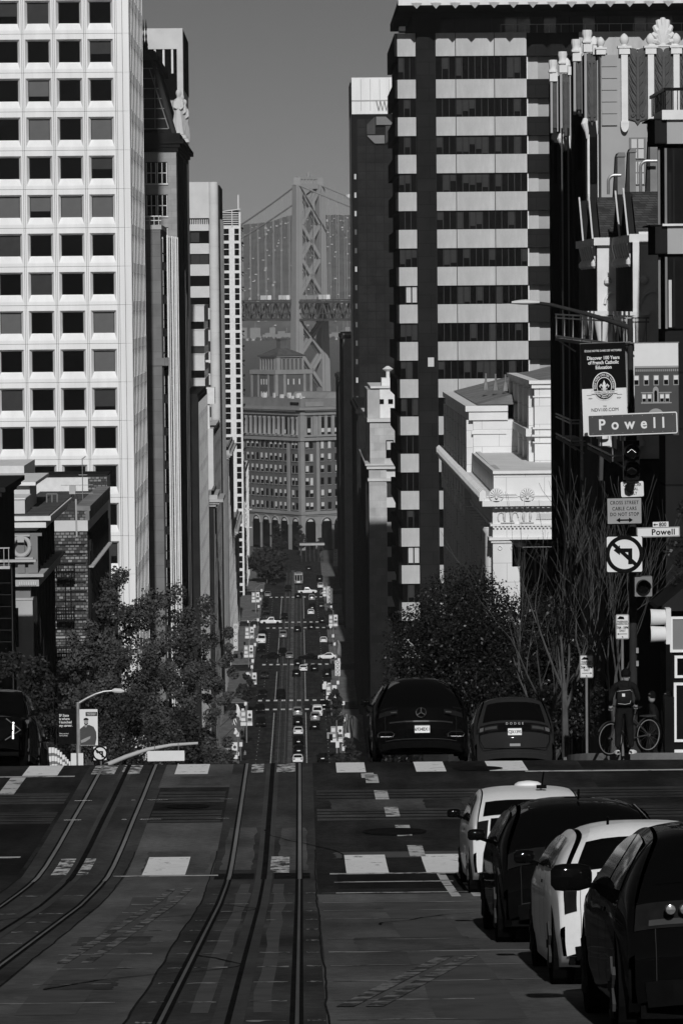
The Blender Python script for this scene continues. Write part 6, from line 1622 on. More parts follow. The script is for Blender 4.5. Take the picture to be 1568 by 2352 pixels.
def put(t, x, y, rz=0, roll=0):
    L = 2.2; s = math.cos(rz); zr = (gz(y+L)-gz(y-L))/(2*L)
    t.location = (x, y, gz(y)+.02); t.rotation_euler = (math.atan(zr)*s, -math.atan(zr)*math.sin(rz), rz); WL[t.name] = Vector((0, 0, 0))
# --- the queue at the right, seen from behind
SUVP = [(0,.66),(.03,.78),(.10,.96),(.20,1.08),(.70,1.44),(1.0,1.51),(1.6,1.56),(2.3,1.53),(2.75,1.42),(3.45,1.06),(4.1,.98),(4.5,.86),(4.62,.62)]
HATP = [(0,.60),(.03,.74),(.08,.90),(.16,.99),(.50,1.30),(.80,1.38),(1.6,1.41),(2.3,1.36),(3.25,1.02),(3.9,.90),(4.3,.76),(4.42,.56)]
def queue_cars():
    # hatchback by the crossing: pale, with a roof dome and a short aerial
    C = Car(1.76, [(0,.62),(.02,.80),(.06,.98),(.18,1.08),(.55,1.28),(1.0,1.40),(1.8,1.45),(2.4,1.39),(3.5,.98),(4.1,.84),(4.4,.70),(4.48,.5)], .95, .76, wr=.32)
    t = make_car('hatchback', 'pale hatchback with a white roof dome, first in the queue by the crossing', 'car', C, 'p_white', (1.09, 1.28), .9, [(.75,1.7,.97,1.4,.25,0),(1.75,2.9,.96,1.42,0,-.35)], (.78, 1.03, .78, 1.0), (.62,.78,.55,.95), wsh=(2.45, 3.4))
    C.surf(C.back_pts(.88, 1.05), -.74, .74, .01).build('lower_rear_glass', M['car_glass'], t, smooth=40)
    d = MB(); d.lathe((.05, 1.9, 1.44), [(.20,0),(.19,.03),(.14,.06),(.03,.075)], 18); d.build('roof_dome', M['white_paint'], t, smooth=60)
    a = MB(); a.tube([(.18, .95, 1.44), (.2, .72, 1.66)], .012, 6); a.bar((.11, .93, 1.45), (.25, .93, 1.45), .05); a.build('aerial', M['plastic'], t)
    C.surf(C.back_pts(.30, .42), -.8, .8, .02).build('bumper_trim', M['plastic'], t); plate(t, .0, .72, None)
    put(t, 3.16, 51.4)
    # black crossover
    C = Car(1.86, [(y, z-.04 if z > 1.2 else z) for y, z in SUVP], 1.0, .70, crown=.09, wr=.35)
    t = make_car('black_crossover', 'black crossover car, second in the right hand queue', 'car', C, 'p_black', (1.10, 1.50), .84, [(.85,1.85,1.05,1.5,.15,0),(1.9,3.0,1.04,1.5,0,-.3)], (.86, 1.02, .5, 1.0), (.72,.88,.55,.95), wsh=(2.78, 3.4))
    C.surf(C.back_pts(.30, .46), -.85, .85, .02).build('bumper_trim', M['plastic'], t)
    b = MB(); b.tube([(-.35, -.012, 1.0), (.35, -.012, 1.0)], .012, 6); b.build('hatch_strip', M['chrome'], t)
    e = MB(); e.tube([(.07*math.cos(k*.5), -.02, .93+.07*math.sin(k*.5)) for k in range(14)], .01, 5); e.build('emblem', M['chrome'], t)
    ae = MB(); ae.tube([(0, 1.1, 1.5), (0, 1.0, 1.6)], .012, 6); ae.build('aerial', M['plastic'], t); plate(t, -.0, .74, None)
    put(t, 2.97, 39.2)
    # white hatchback
    C = Car(1.79, HATP, .97, .69, crown=.08, wr=.33)
    t = make_car('white_hatchback', 'white hatchback with a wide dark rear window, third in the right hand queue', 'car', C, 'p_white', (1.03, 1.29), .88, [(.7,1.7,1.0,1.34,.3,0),(1.75,2.85,.99,1.34,0,-.35)], (.70, 1.04, .84, 1.0), (.62,.78,.55,.95), wsh=(2.4, 3.2))
    sp = C.surf([(y, C.zu(y)) for y in (.46, .54, .64, .76)], -.86, .86, .03); sp.build('spoiler', M['p_white'], t, smooth=40)
    C.surf(C.back_pts(.955, 1.0), -.62, .62, .012).build('trim_strip', M['car_glass'], t)
    C.surf(C.back_pts(.28, .40), -.88, .88, .02).build('bumper_trim', M['plastic'], t)
    ae = MB(); ae.tube([(-.35, .9, 1.36), (-.36, .75, 1.46)], .012, 6); ae.build('aerial', M['plastic'], t)
    plate(t, .0, .66, None); put(t, 3.06, 32.3)
    # the nearest dark car
    C = Car(1.90, [(0,.68),(.03,.82),(.08,.98),(.18,1.1),(.72,1.42),(1.0,1.49),(1.7,1.54),(2.3,1.51),(2.75,1.40),(3.4,1.08),(4.1,1.0),(4.5,.86),(4.62,.6)], 1.0, .64, wr=.36)
    t = make_car('dark_sports_utility_car', 'dark glossy sport utility car nearest the camera, cut by the right border', 'car', C, 'p_black', (1.14, 1.42), .84, ms=1.25, win=[(.72,1.75,1.06,1.5,.35,0),(1.85,3.0,1.05,1.52,0,-.3)], lamps=(.84, 1.02, .55, 1.0), fl=(.72,.88,.55,.95), wsh=(2.78, 3.35))
    for k in range(3):
        q = MB(); q.lathe((-.60+k*.10, .03, .955), [(.01,-.03),(.033,-.025),(.038,.0),(.036,.06)], 14, 'y'); q.build('lamp_unit', M['lamp_clear'], t, smooth=40)
    q = C.surf(C.back_pts(.86, .90), -.86, -.48, .02); q.build('reflector', M['rim'], t)
    C.surf(C.back_pts(.30, .48), -.9, .9, .025).build('bumper_trim', M['plastic'], t)
    hd = MB(); hd.tube([(-.30, -.01, .8), (-.31, -.02, .62), (-.25, -.02, .52), (.0, -.02, .47)], .018, 6); hd.build('crease_highlight', M['chrome'], t, smooth=40)  # bright tube laid on as the reflection along the hatch crease
    plate(t, -.0, .74, None); put(t, 3.16, 26.0)
queue_cars()
def corner_cars():
    C = Car(2.0, [(0,.72),(.04,.86),(.10,1.02),(.14,1.12),(.30,1.16),(1.0,1.52),(1.5,1.66),(2.1,1.69),(2.6,1.62),(3.5,1.12),(4.3,1.0),(4.75,.86),(4.9,.6)], 1.08, .64, crown=.11, bow=.30, wr=.38)
    t = make_car('coupe_utility_car', 'black fastback sport utility car with a star badge parked just over the crossing', 'car', C, 'p_black', (1.20, 1.60), .80, [(1.1,2.0,1.13,1.58,.2,0),(2.05,3.1,1.12,1.6,0,-.35)], (.97, 1.07, .52, .97), (.72,.9,.5,.95), wsh=(2.65, 3.4))
    e = MB(); e.tube([(.10*math.cos(k*math.pi/12), -.01, 1.0+.10*math.sin(k*math.pi/12)) for k in range(25)], .012, 6, False)
    for k in range(3): a = math.pi/2+k*2*math.pi/3; e.bar((0, -.01, 1.0), (.1*math.cos(a), -.01, 1.0+.1*math.sin(a)), .018)
    e.build('star_emblem', M['chrome'], t)
    plate(t, -.03, .66, '6934BX1', x=.02)
    C.surf(C.back_pts(.80, .83), -.7, .7, .02).build('bumper_crease', M['p_grey'], t)
    C.surf(C.back_pts(.28, .42), -.9, .9, .025).build('bumper_trim', M['plastic'], t)
    ex = MB()
    for s in (-1, 1): 
        pts = [(s*.72-.17, .0, .50), (s*.72+.13, .0, .50), (s*.72+.17, .0, .56), (s*.72+.11, .0, .60), (s*.72-.11, .0, .60), (s*.72-.17, .0, .56), (s*.72-.17, .0, .50)]
        ex.tube(pts, .012, 6, False)
    ex.build('exhaust_trim', M['chrome'], t)
    for s in (-1, 1):
        q = MB(); q.bar((s*.62, .03, 1.0), (s*.50, .02, 1.01), .05, .02); q.build('lamp_strip', M['chrome'], t)
    put(t, 2.44, 76.9)
    C = Car(1.93, [(0,.78),(.03,.95),(.07,1.06),(.12,1.14),(.40,1.66),(.62,1.76),(1.6,1.81),(2.7,1.78),(3.05,1.66),(3.8,1.2),(4.5,1.12),(5.0,.95),(5.1,.6)], 1.12, .72, crown=.10, bow=.26, wr=.39)
    t = make_car('grey_sports_utility_car', 'grey sport utility car with a full width lamp bar parked beside the black fastback', 'car', C, 'p_mid', (1.2, 1.63), .84, [(.6,1.5,1.17,1.68,.25,0),(1.55,2.4,1.16,1.7,0,0),(2.45,3.3,1.16,1.7,0,-.3)], (.98, 1.10, .42, 1.0), (.78,.95,.5,.95), wsh=(3.1, 3.75))
    C.surf(C.back_pts(.93, 1.14), -.9, .9, .01).build('lamp_bar', M['plastic'], t)
    for s in (-1, 1):
        C.surf(C.back_pts(1.0, 1.08), s*.80, s*.93, .02).build('reflector', M['lamp_clear'], t); C.surf(C.back_pts(1.01, 1.07), s*.45, s*.76, .018).build('lamp_strip', M['rim'], t)
    lettering(t, 'DODGE', 0, .02, 1.115, .075, M['chrome'], .002, 1.9)
    plate(t, .01, .93, 'CJX1395')
    h = MB(); h.box(-.12, .12, -.03, .02, .60, .66); h.build('hatch_handle', M['chrome'], t)
    se = MB()
    for s in (-1, 1): se.tube([(s*.80, .02, 1.0), (s*.79, -.01, .72), (s*.70, -.02, .56), (0, -.02, .55)], .010, 4)
    se.build('hatch_seam', M['plastic'], t); put(t, 4.80, 84.6)
    # black utility vehicle coming up the hill, front to the camera
    C = Car(2.06, [(0,.8),(.05,1.1),(.2,1.7),(.4,1.85),(2.2,1.9),(2.9,1.84),(3.3,1.7),(3.95,1.22),(4.9,1.14),(5.15,1.05),(5.22,.75)], 1.2, .80, fbow=.2, wr=.42, clear=.3)
    t = make_car('black_utility_vehicle', 'big black utility vehicle with upright lit lamps climbing over the crest at left', 'car', C, 'p_black', (1.25,1.65), .84, [(.6,1.5,1.23,1.75,.1,0),(1.55,2.5,1.22,1.75,0,0),(2.55,3.5,1.22,1.75,0,-.35)], (.9,1.1,.8,1), None, wsh=(3.35, 3.9))
    for s in (-1, 1):
        C.surf(C.front_pts(.64, 1.0), s*.81, s*.85, .02).build('lamp_bar', M['head_lamp'], t); C.surf(C.front_pts(.62, 1.04), s*.62, s*.95, .012).build('headlight', M['car_glass'], t)
    g = MB(); g.add([(-.62, 5.27, 1.0), (0, 5.29, 1.06), (.62, 5.27, 1.0), (.78, 5.25, .78), (.5, 5.26, .55), (-.5, 5.26, .55), (-.78, 5.25, .78)], [tuple(range(7))])
    g.build('grille', M['plastic'], t)
    c = MB(); c.tube([(.62, 5.25, 1.04), (.92, 5.14, .80), (.6, 5.25, .58)], .012, 5); c.tube([(-.62, 5.25, 1.04), (-.92, 5.14, .80), (-.6, 5.25, .58)], .012, 5); c.build('grille_trim', M['steel'], t)
    put(t, -6.95, 85.4, math.pi)
    C = Car(1.9, [(0,.8),(.05,1.1),(.2,1.65),(.4,1.75),(2.2,1.8),(2.9,1.74),(3.3,1.6),(3.95,1.18),(4.9,1.1),(5.15,1.0),(5.22,.75)], 1.12, .8, wr=.4, clear=.3, hi=False)
    t = make_car('black_car', 'black car with a round lit headlight half hidden behind the black utility vehicle', 'car', C, 'p_black', (1.1,1.5), .84, [(.85,3.0,1.04,1.5,.15,-.3)], (.86,1.02,.5,1), (.96,1.03,.74,.82), wsh=(3.35,3.9), head='head_lamp'); put(t, -7.15, 92.9, math.pi)
corner_cars()
# --- traffic on the lower street
def low_car(kind, pm):
    if kind == 'sedan': C = Car(1.8, [(0,.62),(.04,.9),(.5,.98),(.95,1.36),(1.5,1.44),(2.2,1.42),(3.1,.98),(4.2,.82),(4.5,.55)], .93, .76, hi=False, wr=.33); a = dict(rear=(1.0,1.34), win=[(1.0,3.0,.95,1.36,.25,-.5)], wsh=(2.3,3.05))
    elif kind == 'suv': C = Car(1.9, [(0,.75),(.06,1.1),(.35,1.6),(.6,1.72),(2.4,1.74),(2.9,1.6),(3.5,1.12),(4.4,1.0),(4.7,.6)], 1.08, .8, hi=False, wr=.37); a = dict(rear=(1.15,1.58), win=[(.5,3.2,1.1,1.65,.2,-.3)], wsh=(2.92,3.45))
    elif kind == 'van': C = Car(1.98, [(0,.8),(.04,1.2),(.12,1.95),(.4,2.1),(3.4,2.1),(3.9,1.95),(4.5,1.25),(5.0,1.0),(5.1,.6)], 1.2, .88, hi=False, wr=.36); a = dict(rear=(1.3,1.85), win=[(3.2,4.3,1.22,1.9,0,-.4)], wsh=(3.95,4.45))
    C2 = C
    t = make_car({'sedan':'saloon_car','suv':'sport_utility_car','van':'van'}[kind], 'x', 'van' if kind == 'van' else 'car', C2, pm, glass_b=.85, lamps=(.72,.88,.55,.98) if kind == 'sedan' else (.9,1.1,.78,1.0), fl=(.6,.75,.55,.95), group='cars on the lower street', **a)
    MB().box(-.26, .26, -.03, .0, .62, .76).build('number_plate', M['plate'], t)  # wide pale plate, its brightness also standing in for rear glints
    return t
def pickup(pm):
    t = thing('pickup_truck', (0,0,0), 'x', 'pickup truck', 'cars on the lower street')
    C = Car(1.95, [(0,.7),(.04,1.05),(1.8,1.06),(1.86,1.75),(2.2,1.82),(3.1,1.8),(3.7,1.15),(4.9,1.06),(5.3,.9),(5.4,.6)], 1.1, .8, hi=False, wr=.4, clear=.35)
    C.body().build('body', M[pm], t, smooth=40, fix=True)
    for sd in (-1, 1):
        C.side(2.0, 3.3, 1.15, 1.7, sd, slant1=-.35).build('side_window', M['car_glass'], t)
        for y in C.wb: wheel(t, sd*(C.hw(y, .4)), y, .4, False)
    C.surf([(y, C.zu(y)) for y in np.linspace(3.15, 3.65, 4)], -.85, .85, .01).build('windscreen', M['car_glass'], t)
    MB().box(-.85, .85, .1, 1.75, 1.0, 1.075).build('load_bed', M['plastic'], t)
    return t
PR = {}
def traffic(kind, pm, u, v, rz, label):
    if kind not in PR:
        o = pickup(pm) if kind == 'pickup' else low_car(kind, pm); PR[kind] = o
    else: o = copy_tree(PR[kind])
    for ch in o.children:
        if ch.name.startswith('body'): ch.material_slots[0].link = 'OBJECT'; ch.material_slots[0].material = M[pm]
    o['label'] = label; x, y = Gpt(u, v); L = {'sedan':4.5,'suv':4.7,'van':5.1,'pickup':5.4}[kind]
    if rz == 0: put(o, x, y, 0)
    elif abs(rz) > 3: put(o, x, y+L, rz)
    else: put(o, x+math.sin(rz)*L/2, y, rz)
    return o
W2 = math.pi; E = math.pi/2
for a in [
 ('sedan','p_white',684,1755,0,'white saloon at the tail of the queue, nearest the road crest'),
 ('sedan','p_black',686,1734,0,'black saloon directly ahead of the white one at the queue tail'),
 ('suv','p_black',685.5,1713,0,'black sport utility car third from the tail of the track lane queue'),
 ('sedan','p_white',685,1690,0,'white saloon in the middle of the track lane queue'),
 ('sedan','p_black',684,1667,0,'dark saloon just ahead of the middle white one in the queue'),
 ('suv','p_silver',683.5,1647,0,'silver car at the head of the track lane queue by the first crossing'),
 ('sedan','p_black',722.5,1678,0,'black saloon alone at the rear of the right lane'),
 ('suv','p_silver',723.5,1659,0,'silver car in the right lane, in front of the black saloon'),
 ('van','p_white',729,1648,0,'white van entering the nearest lower crossing'),
 ('sedan','p_black',741,1752,0,'dark parked car peeping over the crest on the right'),
 ('suv','p_black',599,1671,W2,'black sport utility car parked at the left kerb beside the banners'),
 ('pickup','p_black',645,1607,W2,'black pickup coming uphill on the left track'),
 ('sedan','p_black',603,1603,W2,'dark saloon parked at the left kerb by the round tree'),
 ('sedan','p_black',681,1555,0,'black saloon with a bright plate waiting at the second crossing'),
 ('sedan','p_white',696.5,1544,0,'white taxi squeezing past the black saloon at the second crossing'),
 ('sedan','p_black',722,1543,0,'dark saloon in the right lane at the second crossing'),
 ('suv','p_black',751,1556,0,'tall black car at the right kerb before the second crossing'),
 ('sedan','p_black',684,1531,0,'black saloon in the middle of the second crossroads'),
 ('sedan','p_black',620,1513,E,'black saloon crossing the second crossroads from the left'),
 ('sedan','p_silver',665,1515,W2,'silver taxi facing uphill in the second crossroads'),
 ('sedan','p_black',707,1515,E,'black saloon crossing the second crossroads right of the tracks'),
 ('sedan','p_white',750,1514,E,'white saloon crossing at the right of the second crossroads'),
 ('suv','p_black',649,1508,W2,'black car facing uphill on the left track beyond the second crossroads'),
 ('suv','p_black',600,1499,W2,'dark car parked at the left kerb past the second crossroads'),
 ('van','p_white',601,1480,W2,'white van parked double at the left kerb'),
 ('suv','p_black',604,1466,W2,'dark car parked ahead of the double parked white van'),
 ('suv','p_silver',650,1467,W2,'silver car facing uphill on the left track below the third crossing'),
 ('sedan','p_white',743,1478,0,'white roofed car at the right kerb below the third crossing'),
 ('sedan','p_black',683,1453,0,'black car waiting on the right track at the third crossing'),
 ('sedan','p_black',715,1447,0,'black car with a shining plate between the stripes of the third crossing'),
 ('pickup','p_white',622,1434,E,'long white pickup crossing the third crossroads on the left'),
 ('sedan','p_black',653,1423,W2,'black car facing uphill just past the third crossroads'),
 ('sedan','p_white',714,1413,0,'white car at the end of the far right lane queue'),
 ('suv','p_black',717,1402,0,'black car ahead of the white car in the far right lane'),
 ('suv','p_silver',716,1381,0,'grey car at the head of the far right lane'),
 ('sedan','p_black',684,1375,0,'black car on the right track at the fourth crossing'),
 ('pickup','p_white',706,1364,-E,'white pickup crossing the farthest crossroads'),
 ('sedan','p_silver',742,1368,0,'pale car turning at the right of the farthest crossroads'),
 ('sedan','p_white',736,1352,W2,'white car beyond the farthest crossroads on the right'),
 ('sedan','p_black',610,1388,W2,'dark car at the left kerb below the wide far tree'),
 ('sedan','p_black',608,1401,W2,'second dark car at the left kerb below the wide far tree'),
 ('suv','p_black',662,1360,W2,'dark car facing uphill left of the farthest crossroads'),
 ('sedan','p_black',651,1330,W2,'dark car beside the wide far tree at the street end'),
 ('sedan','p_black',709,1311,0,'last black car before the terminus at the street end'),
 ('suv','p_black',597,1640,W2,'black car parked at the left kerb opposite the first crossing'),
 ('sedan','p_grey',608,1560,W2,'dark grey saloon at the left kerb near the round tree'),
 ('van','p_grey',612,1425,W2,'dark van at the left kerb under the third banner lamp'),
 ('sedan','p_black',744,1628,0,'black saloon parked at the right kerb by the oval tree'),
 ('suv','p_black',747,1590,0,'black tall car parked at the right kerb, near the white placards'),
 ('sedan','p_black',740,1432,0,'black saloon at the right kerb by the third crossing'),
 ('sedan','p_grey',737,1398,0,'dark grey saloon at the right kerb past the third crossing'),
 ('suv','p_black',734,1335,0,'dark car at the right kerb far beyond the white pickup'),
 ('sedan','p_black',628,1345,W2,'dark saloon parked under the edge of the wide far tree'),
 ('sedan','p_silver',615,1372,W2,'pale saloon at the left kerb below the wide far tree')]: traffic(*a)
def cable_car():
    t = thing('cable_car', (0,0,0), 'old cable car with open sides standing near the street end', 'cable car')
    MB().box(-1.15, 1.15, 0, 8, .5, 1.2).build('body', M['mid_wall'], t); MB().box(-1.2, 1.2, -.3, 8.3, 2.85, 3.05).build('roof', M['concrete'], t); MB().box(-.7, .7, .4, 7.6, 3.05, 3.35).build('clerestory', M['mid_wall'], t)
    p = MB()
    for x in (-1.1, -.4, .4, 1.1):
        for y in (.05, 2.6, 5.3, 7.9): p.box(x-.05, x+.05, y, y+.1, 1.2, 2.85)
    p.build('posts', M['concrete_pale'], t); MB().box(-1.05, 1.05, 2.7, 5.2, 1.2, 2.8).build('saloon', M['car_glass'], t)
    MB().box(-1.0, 1.0, .3, 7.7, .1, .5).build('running_gear', M['plastic'], t); MB().box(-.5, .5, -.06, 0, .7, 1.05).build('front_panel', M['white_paint'], t)
    x, y = Gpt(683, 1344); put(t, XT[0], y)
cable_car()
# ------------------------------------------------------------------ signs, lamps, signals
def flat_sign(name, u0, u1, v0, v1, Y, label, face='sign_white', tilt=0, border=None, cat='sign', thick=.012, rad=.03, group=None):
    x0, x1 = PX(u0, (v0+v1)/2, Y), PX(u1, (v0+v1)/2, Y); z0, z1 = PZ(v1, Y, (u0+u1)/2), PZ(v0, Y, (u0+u1)/2)
    cx, cz, w_, h_ = (x0+x1)/2, (z0+z1)/2, (x1-x0)/2, (z1-z0)/2
    t = thing(name, (0, 0, 0), label, cat, group)
    def rr(w_, h_, r):
        o = []
        for sx, sy, a0 in ((1,1,0),(-1,1,90),(-1,-1,180),(1,-1,270)):
            for k in range(5): a = math.radians(a0+k*22.5); o.append((sx*(w_-r)+r*math.cos(a), sy*(h_-r)+r*math.sin(a)))
        return o
    MB().prism(rr(w_, h_, rad), 0, thick).build('panel', M[border or face], t)
    if border:
        MB().prism(rr(w_-.022, h_-.022, max(.005, rad-.02)), -.004, 0).build('face', M[face], t)
    def done():
        t.location = (cx, Y, cz); t.rotation_euler = (0, -tilt, 0); return t
    return t, w_, h_, done
INK = M['ink']; WH = M['sign_white']
def L(t, s, x, z, size, m=INK, y=-.008, **k): return lettering(t, s, x, y, z, size, m, **k)
YS = 75.3
def signal_pole():
    Y = 77.2; x = PX(1453, 1500, Y); g = gz(Y)+CH; zt = PZ(738, Y)
    t = thing('signal_pole', (x, Y, g), 'thick dark signal pole with a long curved lamp arm over the crossing', 'lamp post')
    m = MB(); m.tube([(x, Y, g), (x, Y, PZ(1230, Y)), (x-.03, Y, zt)], [.085, .078, .055], 14); m.lathe((x, Y, g), [(.16,0),(.16,.25),(.10,.35)], 14); m.build('pole', M['pole'], t, smooth=40)
    a = MB(); pts = [(1443, 752), (1400, 737), (1350, 722), (1300, 709), (1265, 700), (1243, 697), (1225, 696)]
    a.tube([(PX(u, v, Y), Y, PZ(v, Y, u)) for u, v in pts], [.055,.05,.045,.04,.036,.034,.032], 10); a.build('lamp_arm', M['pole'], t, smooth=40)
    h = MB(); hx0, hx1 = PX(1174, 696, Y), PX(1238, 696, Y); z = PZ(696.5, Y, 1205)
    rows = []
    for k in range(9):
        q = k/8; hh = .055*math.sin(math.pi*min(1, .12+q*.75))+.012; rows.append([(hx0+(hx1-hx0)*q, Y+.11*math.sin(math.pi*(.15+q*.7))*math.cos(b), z+.01+hh*math.sin(b)*(.6 if math.sin(b) < 0 else 1)) for b in [2*math.pi*j/12 for j in range(13)]])
    h.grid(rows); h.build('lamp_head', M['concrete_pale'], t, smooth=50)
    s = MB()
    for v in (795, 1004): s.box(x-.1, x+.1, Y-.1, Y+.1, PZ(v, Y)-.015, PZ(v, Y)+.015)
    s.build('clamp', M['pole'], t)
    b = MB(); 
    for v in (1500, 1530): b.box(x+.05, x+.1, Y-.12, Y-.07, PZ(v+6, Y), PZ(v-6, Y))
    b.build('push_button', M['steel'], t)
signal_pole()
def banners():
    t, w_, h_, done = flat_sign('banner', 1335.5, 1437.5, 788, 1000, 76.1, 'school anniversary banner, dark above and white below with a round fleur de lis crest', 'sign_white', tilt=.028, cat='banner', rad=.004)
    MB().box(-w_, w_, -.006, 0, -.02+.04, h_).build('dark_field', M['ink'], t)
    MB().tube([(-w_-.02, .005, h_), (w_+.12, .005, h_)], .012, 6).build('banner_rod', M['steel'], t)
    k = dict(m=WH, y=-.012)
    L(t, 'ÉCOLE NOTRE DAME DES VICTOIRES', 0, h_*.835, .056, bold=.001, sx=.80, **k); L(t, 'Discover 100 Years', 0, h_*.68, .098, bold=.003, sx=.84, **k)
    L(t, 'of French Catholic', 0, h_*.58, .098, bold=.003, sx=.84, **k); L(t, 'Education', 0, h_*.475, .098, bold=.003, sx=.84, **k)
    cz = .06
    def ring(r0, y, m, a=1.0, b=1.22):
        MB().add([(r0*a*math.cos(q*math.pi/24), y, cz+r0*b*math.sin(q*math.pi/24)) for q in range(48)], [tuple(range(48))]).build('crest', m, t)
    ring(.235, -.012, WH); ring(.218, -.014, INK); ring(.155, -.016, WH); ring(.142, -.018, INK)
    def arc_text(s, r, a0, a1, flip, size):
        n = len(s)
        for i, ch in enumerate(s):
            if ch == ' ': continue
            a = math.radians(a0+(a1-a0)*i/(n-1)); o = lettering(t, ch, r*math.cos(a), -.017, cz+1.22*r*math.sin(a), size, WH, .001)
            o.rotation_euler = (math.pi/2, -(a-math.pi/2 if not flip else a+math.pi/2), 0)
    arc_text('ECOLE NOTRE DAME DES VICTOIRES', .186, 190, -10, False, .052); arc_text('SAN FRANCISCO', .186, 222, 318, True, .052)
    f = MB(); zz = cz+.0                                       # fleur de lis
    f.add([(0,-.02,zz+.13),(.028,-.02,zz+.06),(.022,-.02,zz-.02),(0,-.02,zz-.05),(-.022,-.02,zz-.02),(-.028,-.02,zz+.06)], [(5,4,3,2,1,0)])
    for s in (-1, 1): f.tube([(s*.012,-.02,zz-.06),(s*.03,-.02,zz-.0),(s*.065,-.02,zz+.035),(s*.09,-.02,zz+.005),(s*.078,-.02,zz-.025)], [.008,.016,.022,.016,.008], 6)
    f.box(-.06, .06, -.022, -.018, zz-.062, zz-.045); f.add([(0,-.02,zz-.12),(.03,-.02,zz-.085),(.03,-.02,zz-.065),(-.03,-.02,zz-.065),(-.03,-.02,zz-.085)], [(0,1,2,3,4)]); f.build('fleur_de_lis', WH, t)
    rb = MB(); rb.box(-.27, .27, -.026, -.022, cz-.15, cz-.085); rb.prism([(-.34,cz-.12),(-.36,cz-.17),(-.25,cz-.17),(-.25,cz-.12)], -.02, -.018); rb.prism([(.34,cz-.12),(.36,cz-.17),(.25,cz-.17),(.25,cz-.12)], -.02, -.018); rb.build('ribbon', M['sign_white'], t)
    eb = MB()
    for z_ in (cz-.15, cz-.088): eb.box(-.27, .27, -.028, -.026, z_, z_+.004)
    eb.build('ribbon_edge', INK, t)
    L(t, 'CELEBRATING 100 YEARS', 0, cz-.118, .042, y=-.030, sx=.85); L(t, '1924', -.29, cz-.24, .042); L(t, '2024', .29, cz-.24, .042)
    L(t, 'Visit', 0, cz-.40, .042); L(t, 'NDV100.COM', 0, cz-.475, .095, sx=.95); done()
    # second banner: a photograph of a school front
    t, w_, h_, done = flat_sign('banner', 1456.5, 1557, 787, 1000, 76.1, 'photo banner of a brick school front with arched door under a blank pale sky', 'sign_white', tilt=.004, cat='banner', rad=.004)
    MB().box(-w_, w_, -.005, 0, -h_, h_*.46).build('printed_wall', M['sign_green'], t)
    p = MB(); p.box(-w_, w_, -.008, -.005, h_*.46, h_*.50)
    for k in range(22): p.box(-w_+.02+k*.04, -w_+.04+k*.04, -.008, -.005, h_*.38, h_*.43)
    for k in range(5): p.box(-w_+.02+k*.2-.04, -w_+.02+k*.2+.07, -.008, -.005, h_*.08, h_*.30)
    for xx in (-.26, -.15, .10, .21): p.box(xx-.04, xx+.05, -.008, -.005, -h_*.28, -h_*.10)
    p.box(-.32, .30, -.0075, -.005, -h_*.31, -h_*.285); p.box(-.32, .30, -.0075, -.005, -h_*.085, -h_*.065)
    n = 12; p.add([(-.02+.06*math.cos(k*math.pi/n), -.0085, -h_*.04+.09*math.sin(k*math.pi/n)) for k in range(n+1)]+[(-.08, -.0085, -h_*.29), (.04, -.0085, -h_*.29)], [tuple(range(n+3))])
    p.add([(-.02+.18*math.cos(k*math.pi/n), -.0085, -h_*.62+.19*math.sin(k*math.pi/n)) for k in range(n+1)]+[(-.2, -.0085, -h_*.75), (.16, -.0085, -h_*.75)], [tuple(range(n+3))])
    p.build('printed_trim', M['sign_grey'], t)
    q = MB()
    for k in range(5): q.box(-w_+.02+k*.2-.025, -w_+.02+k*.2+.055, -.011, -.008, h_*.20, h_*.285)
    for xx in (-.26, -.15, .10, .21): q.box(xx-.028, xx+.038, -.011, -.008, -h_*.20, -h_*.12)
    q.build('printed_panes', WH, t)
    d = MB()
    for k in range(5): d.box(-w_+.02+k*.2-.025, -w_+.02+k*.2+.055, -.011, -.008, h_*.10, h_*.195)
    d.add([(-.02+.11*math.cos(k*math.pi/n), -.011, -h_*.64+.12*math.sin(k*math.pi/n)) for k in range(n+1)], [tuple(range(n+1))]); d.add([(-.02+.03*math.cos(k*math.pi/n), -.011, -h_*.08+.05*math.sin(k*math.pi/n)) for k in range(n+1)]+[(-.05,-.011,-h_*.27),(.01,-.011,-h_*.27)], [tuple(range(n+3))])
    for xx in (-.26, -.15, .10, .21): d.box(xx-.028, xx+.038, -.011, -.008, -h_*.27, -h_*.205)
    d.build('printed_shadow', INK, t)
    MB().tube([(-w_-.08, .005, h_), (w_+.02, .005, h_)], .012, 6).build('banner_rod', M['steel'], t); done()
banners()
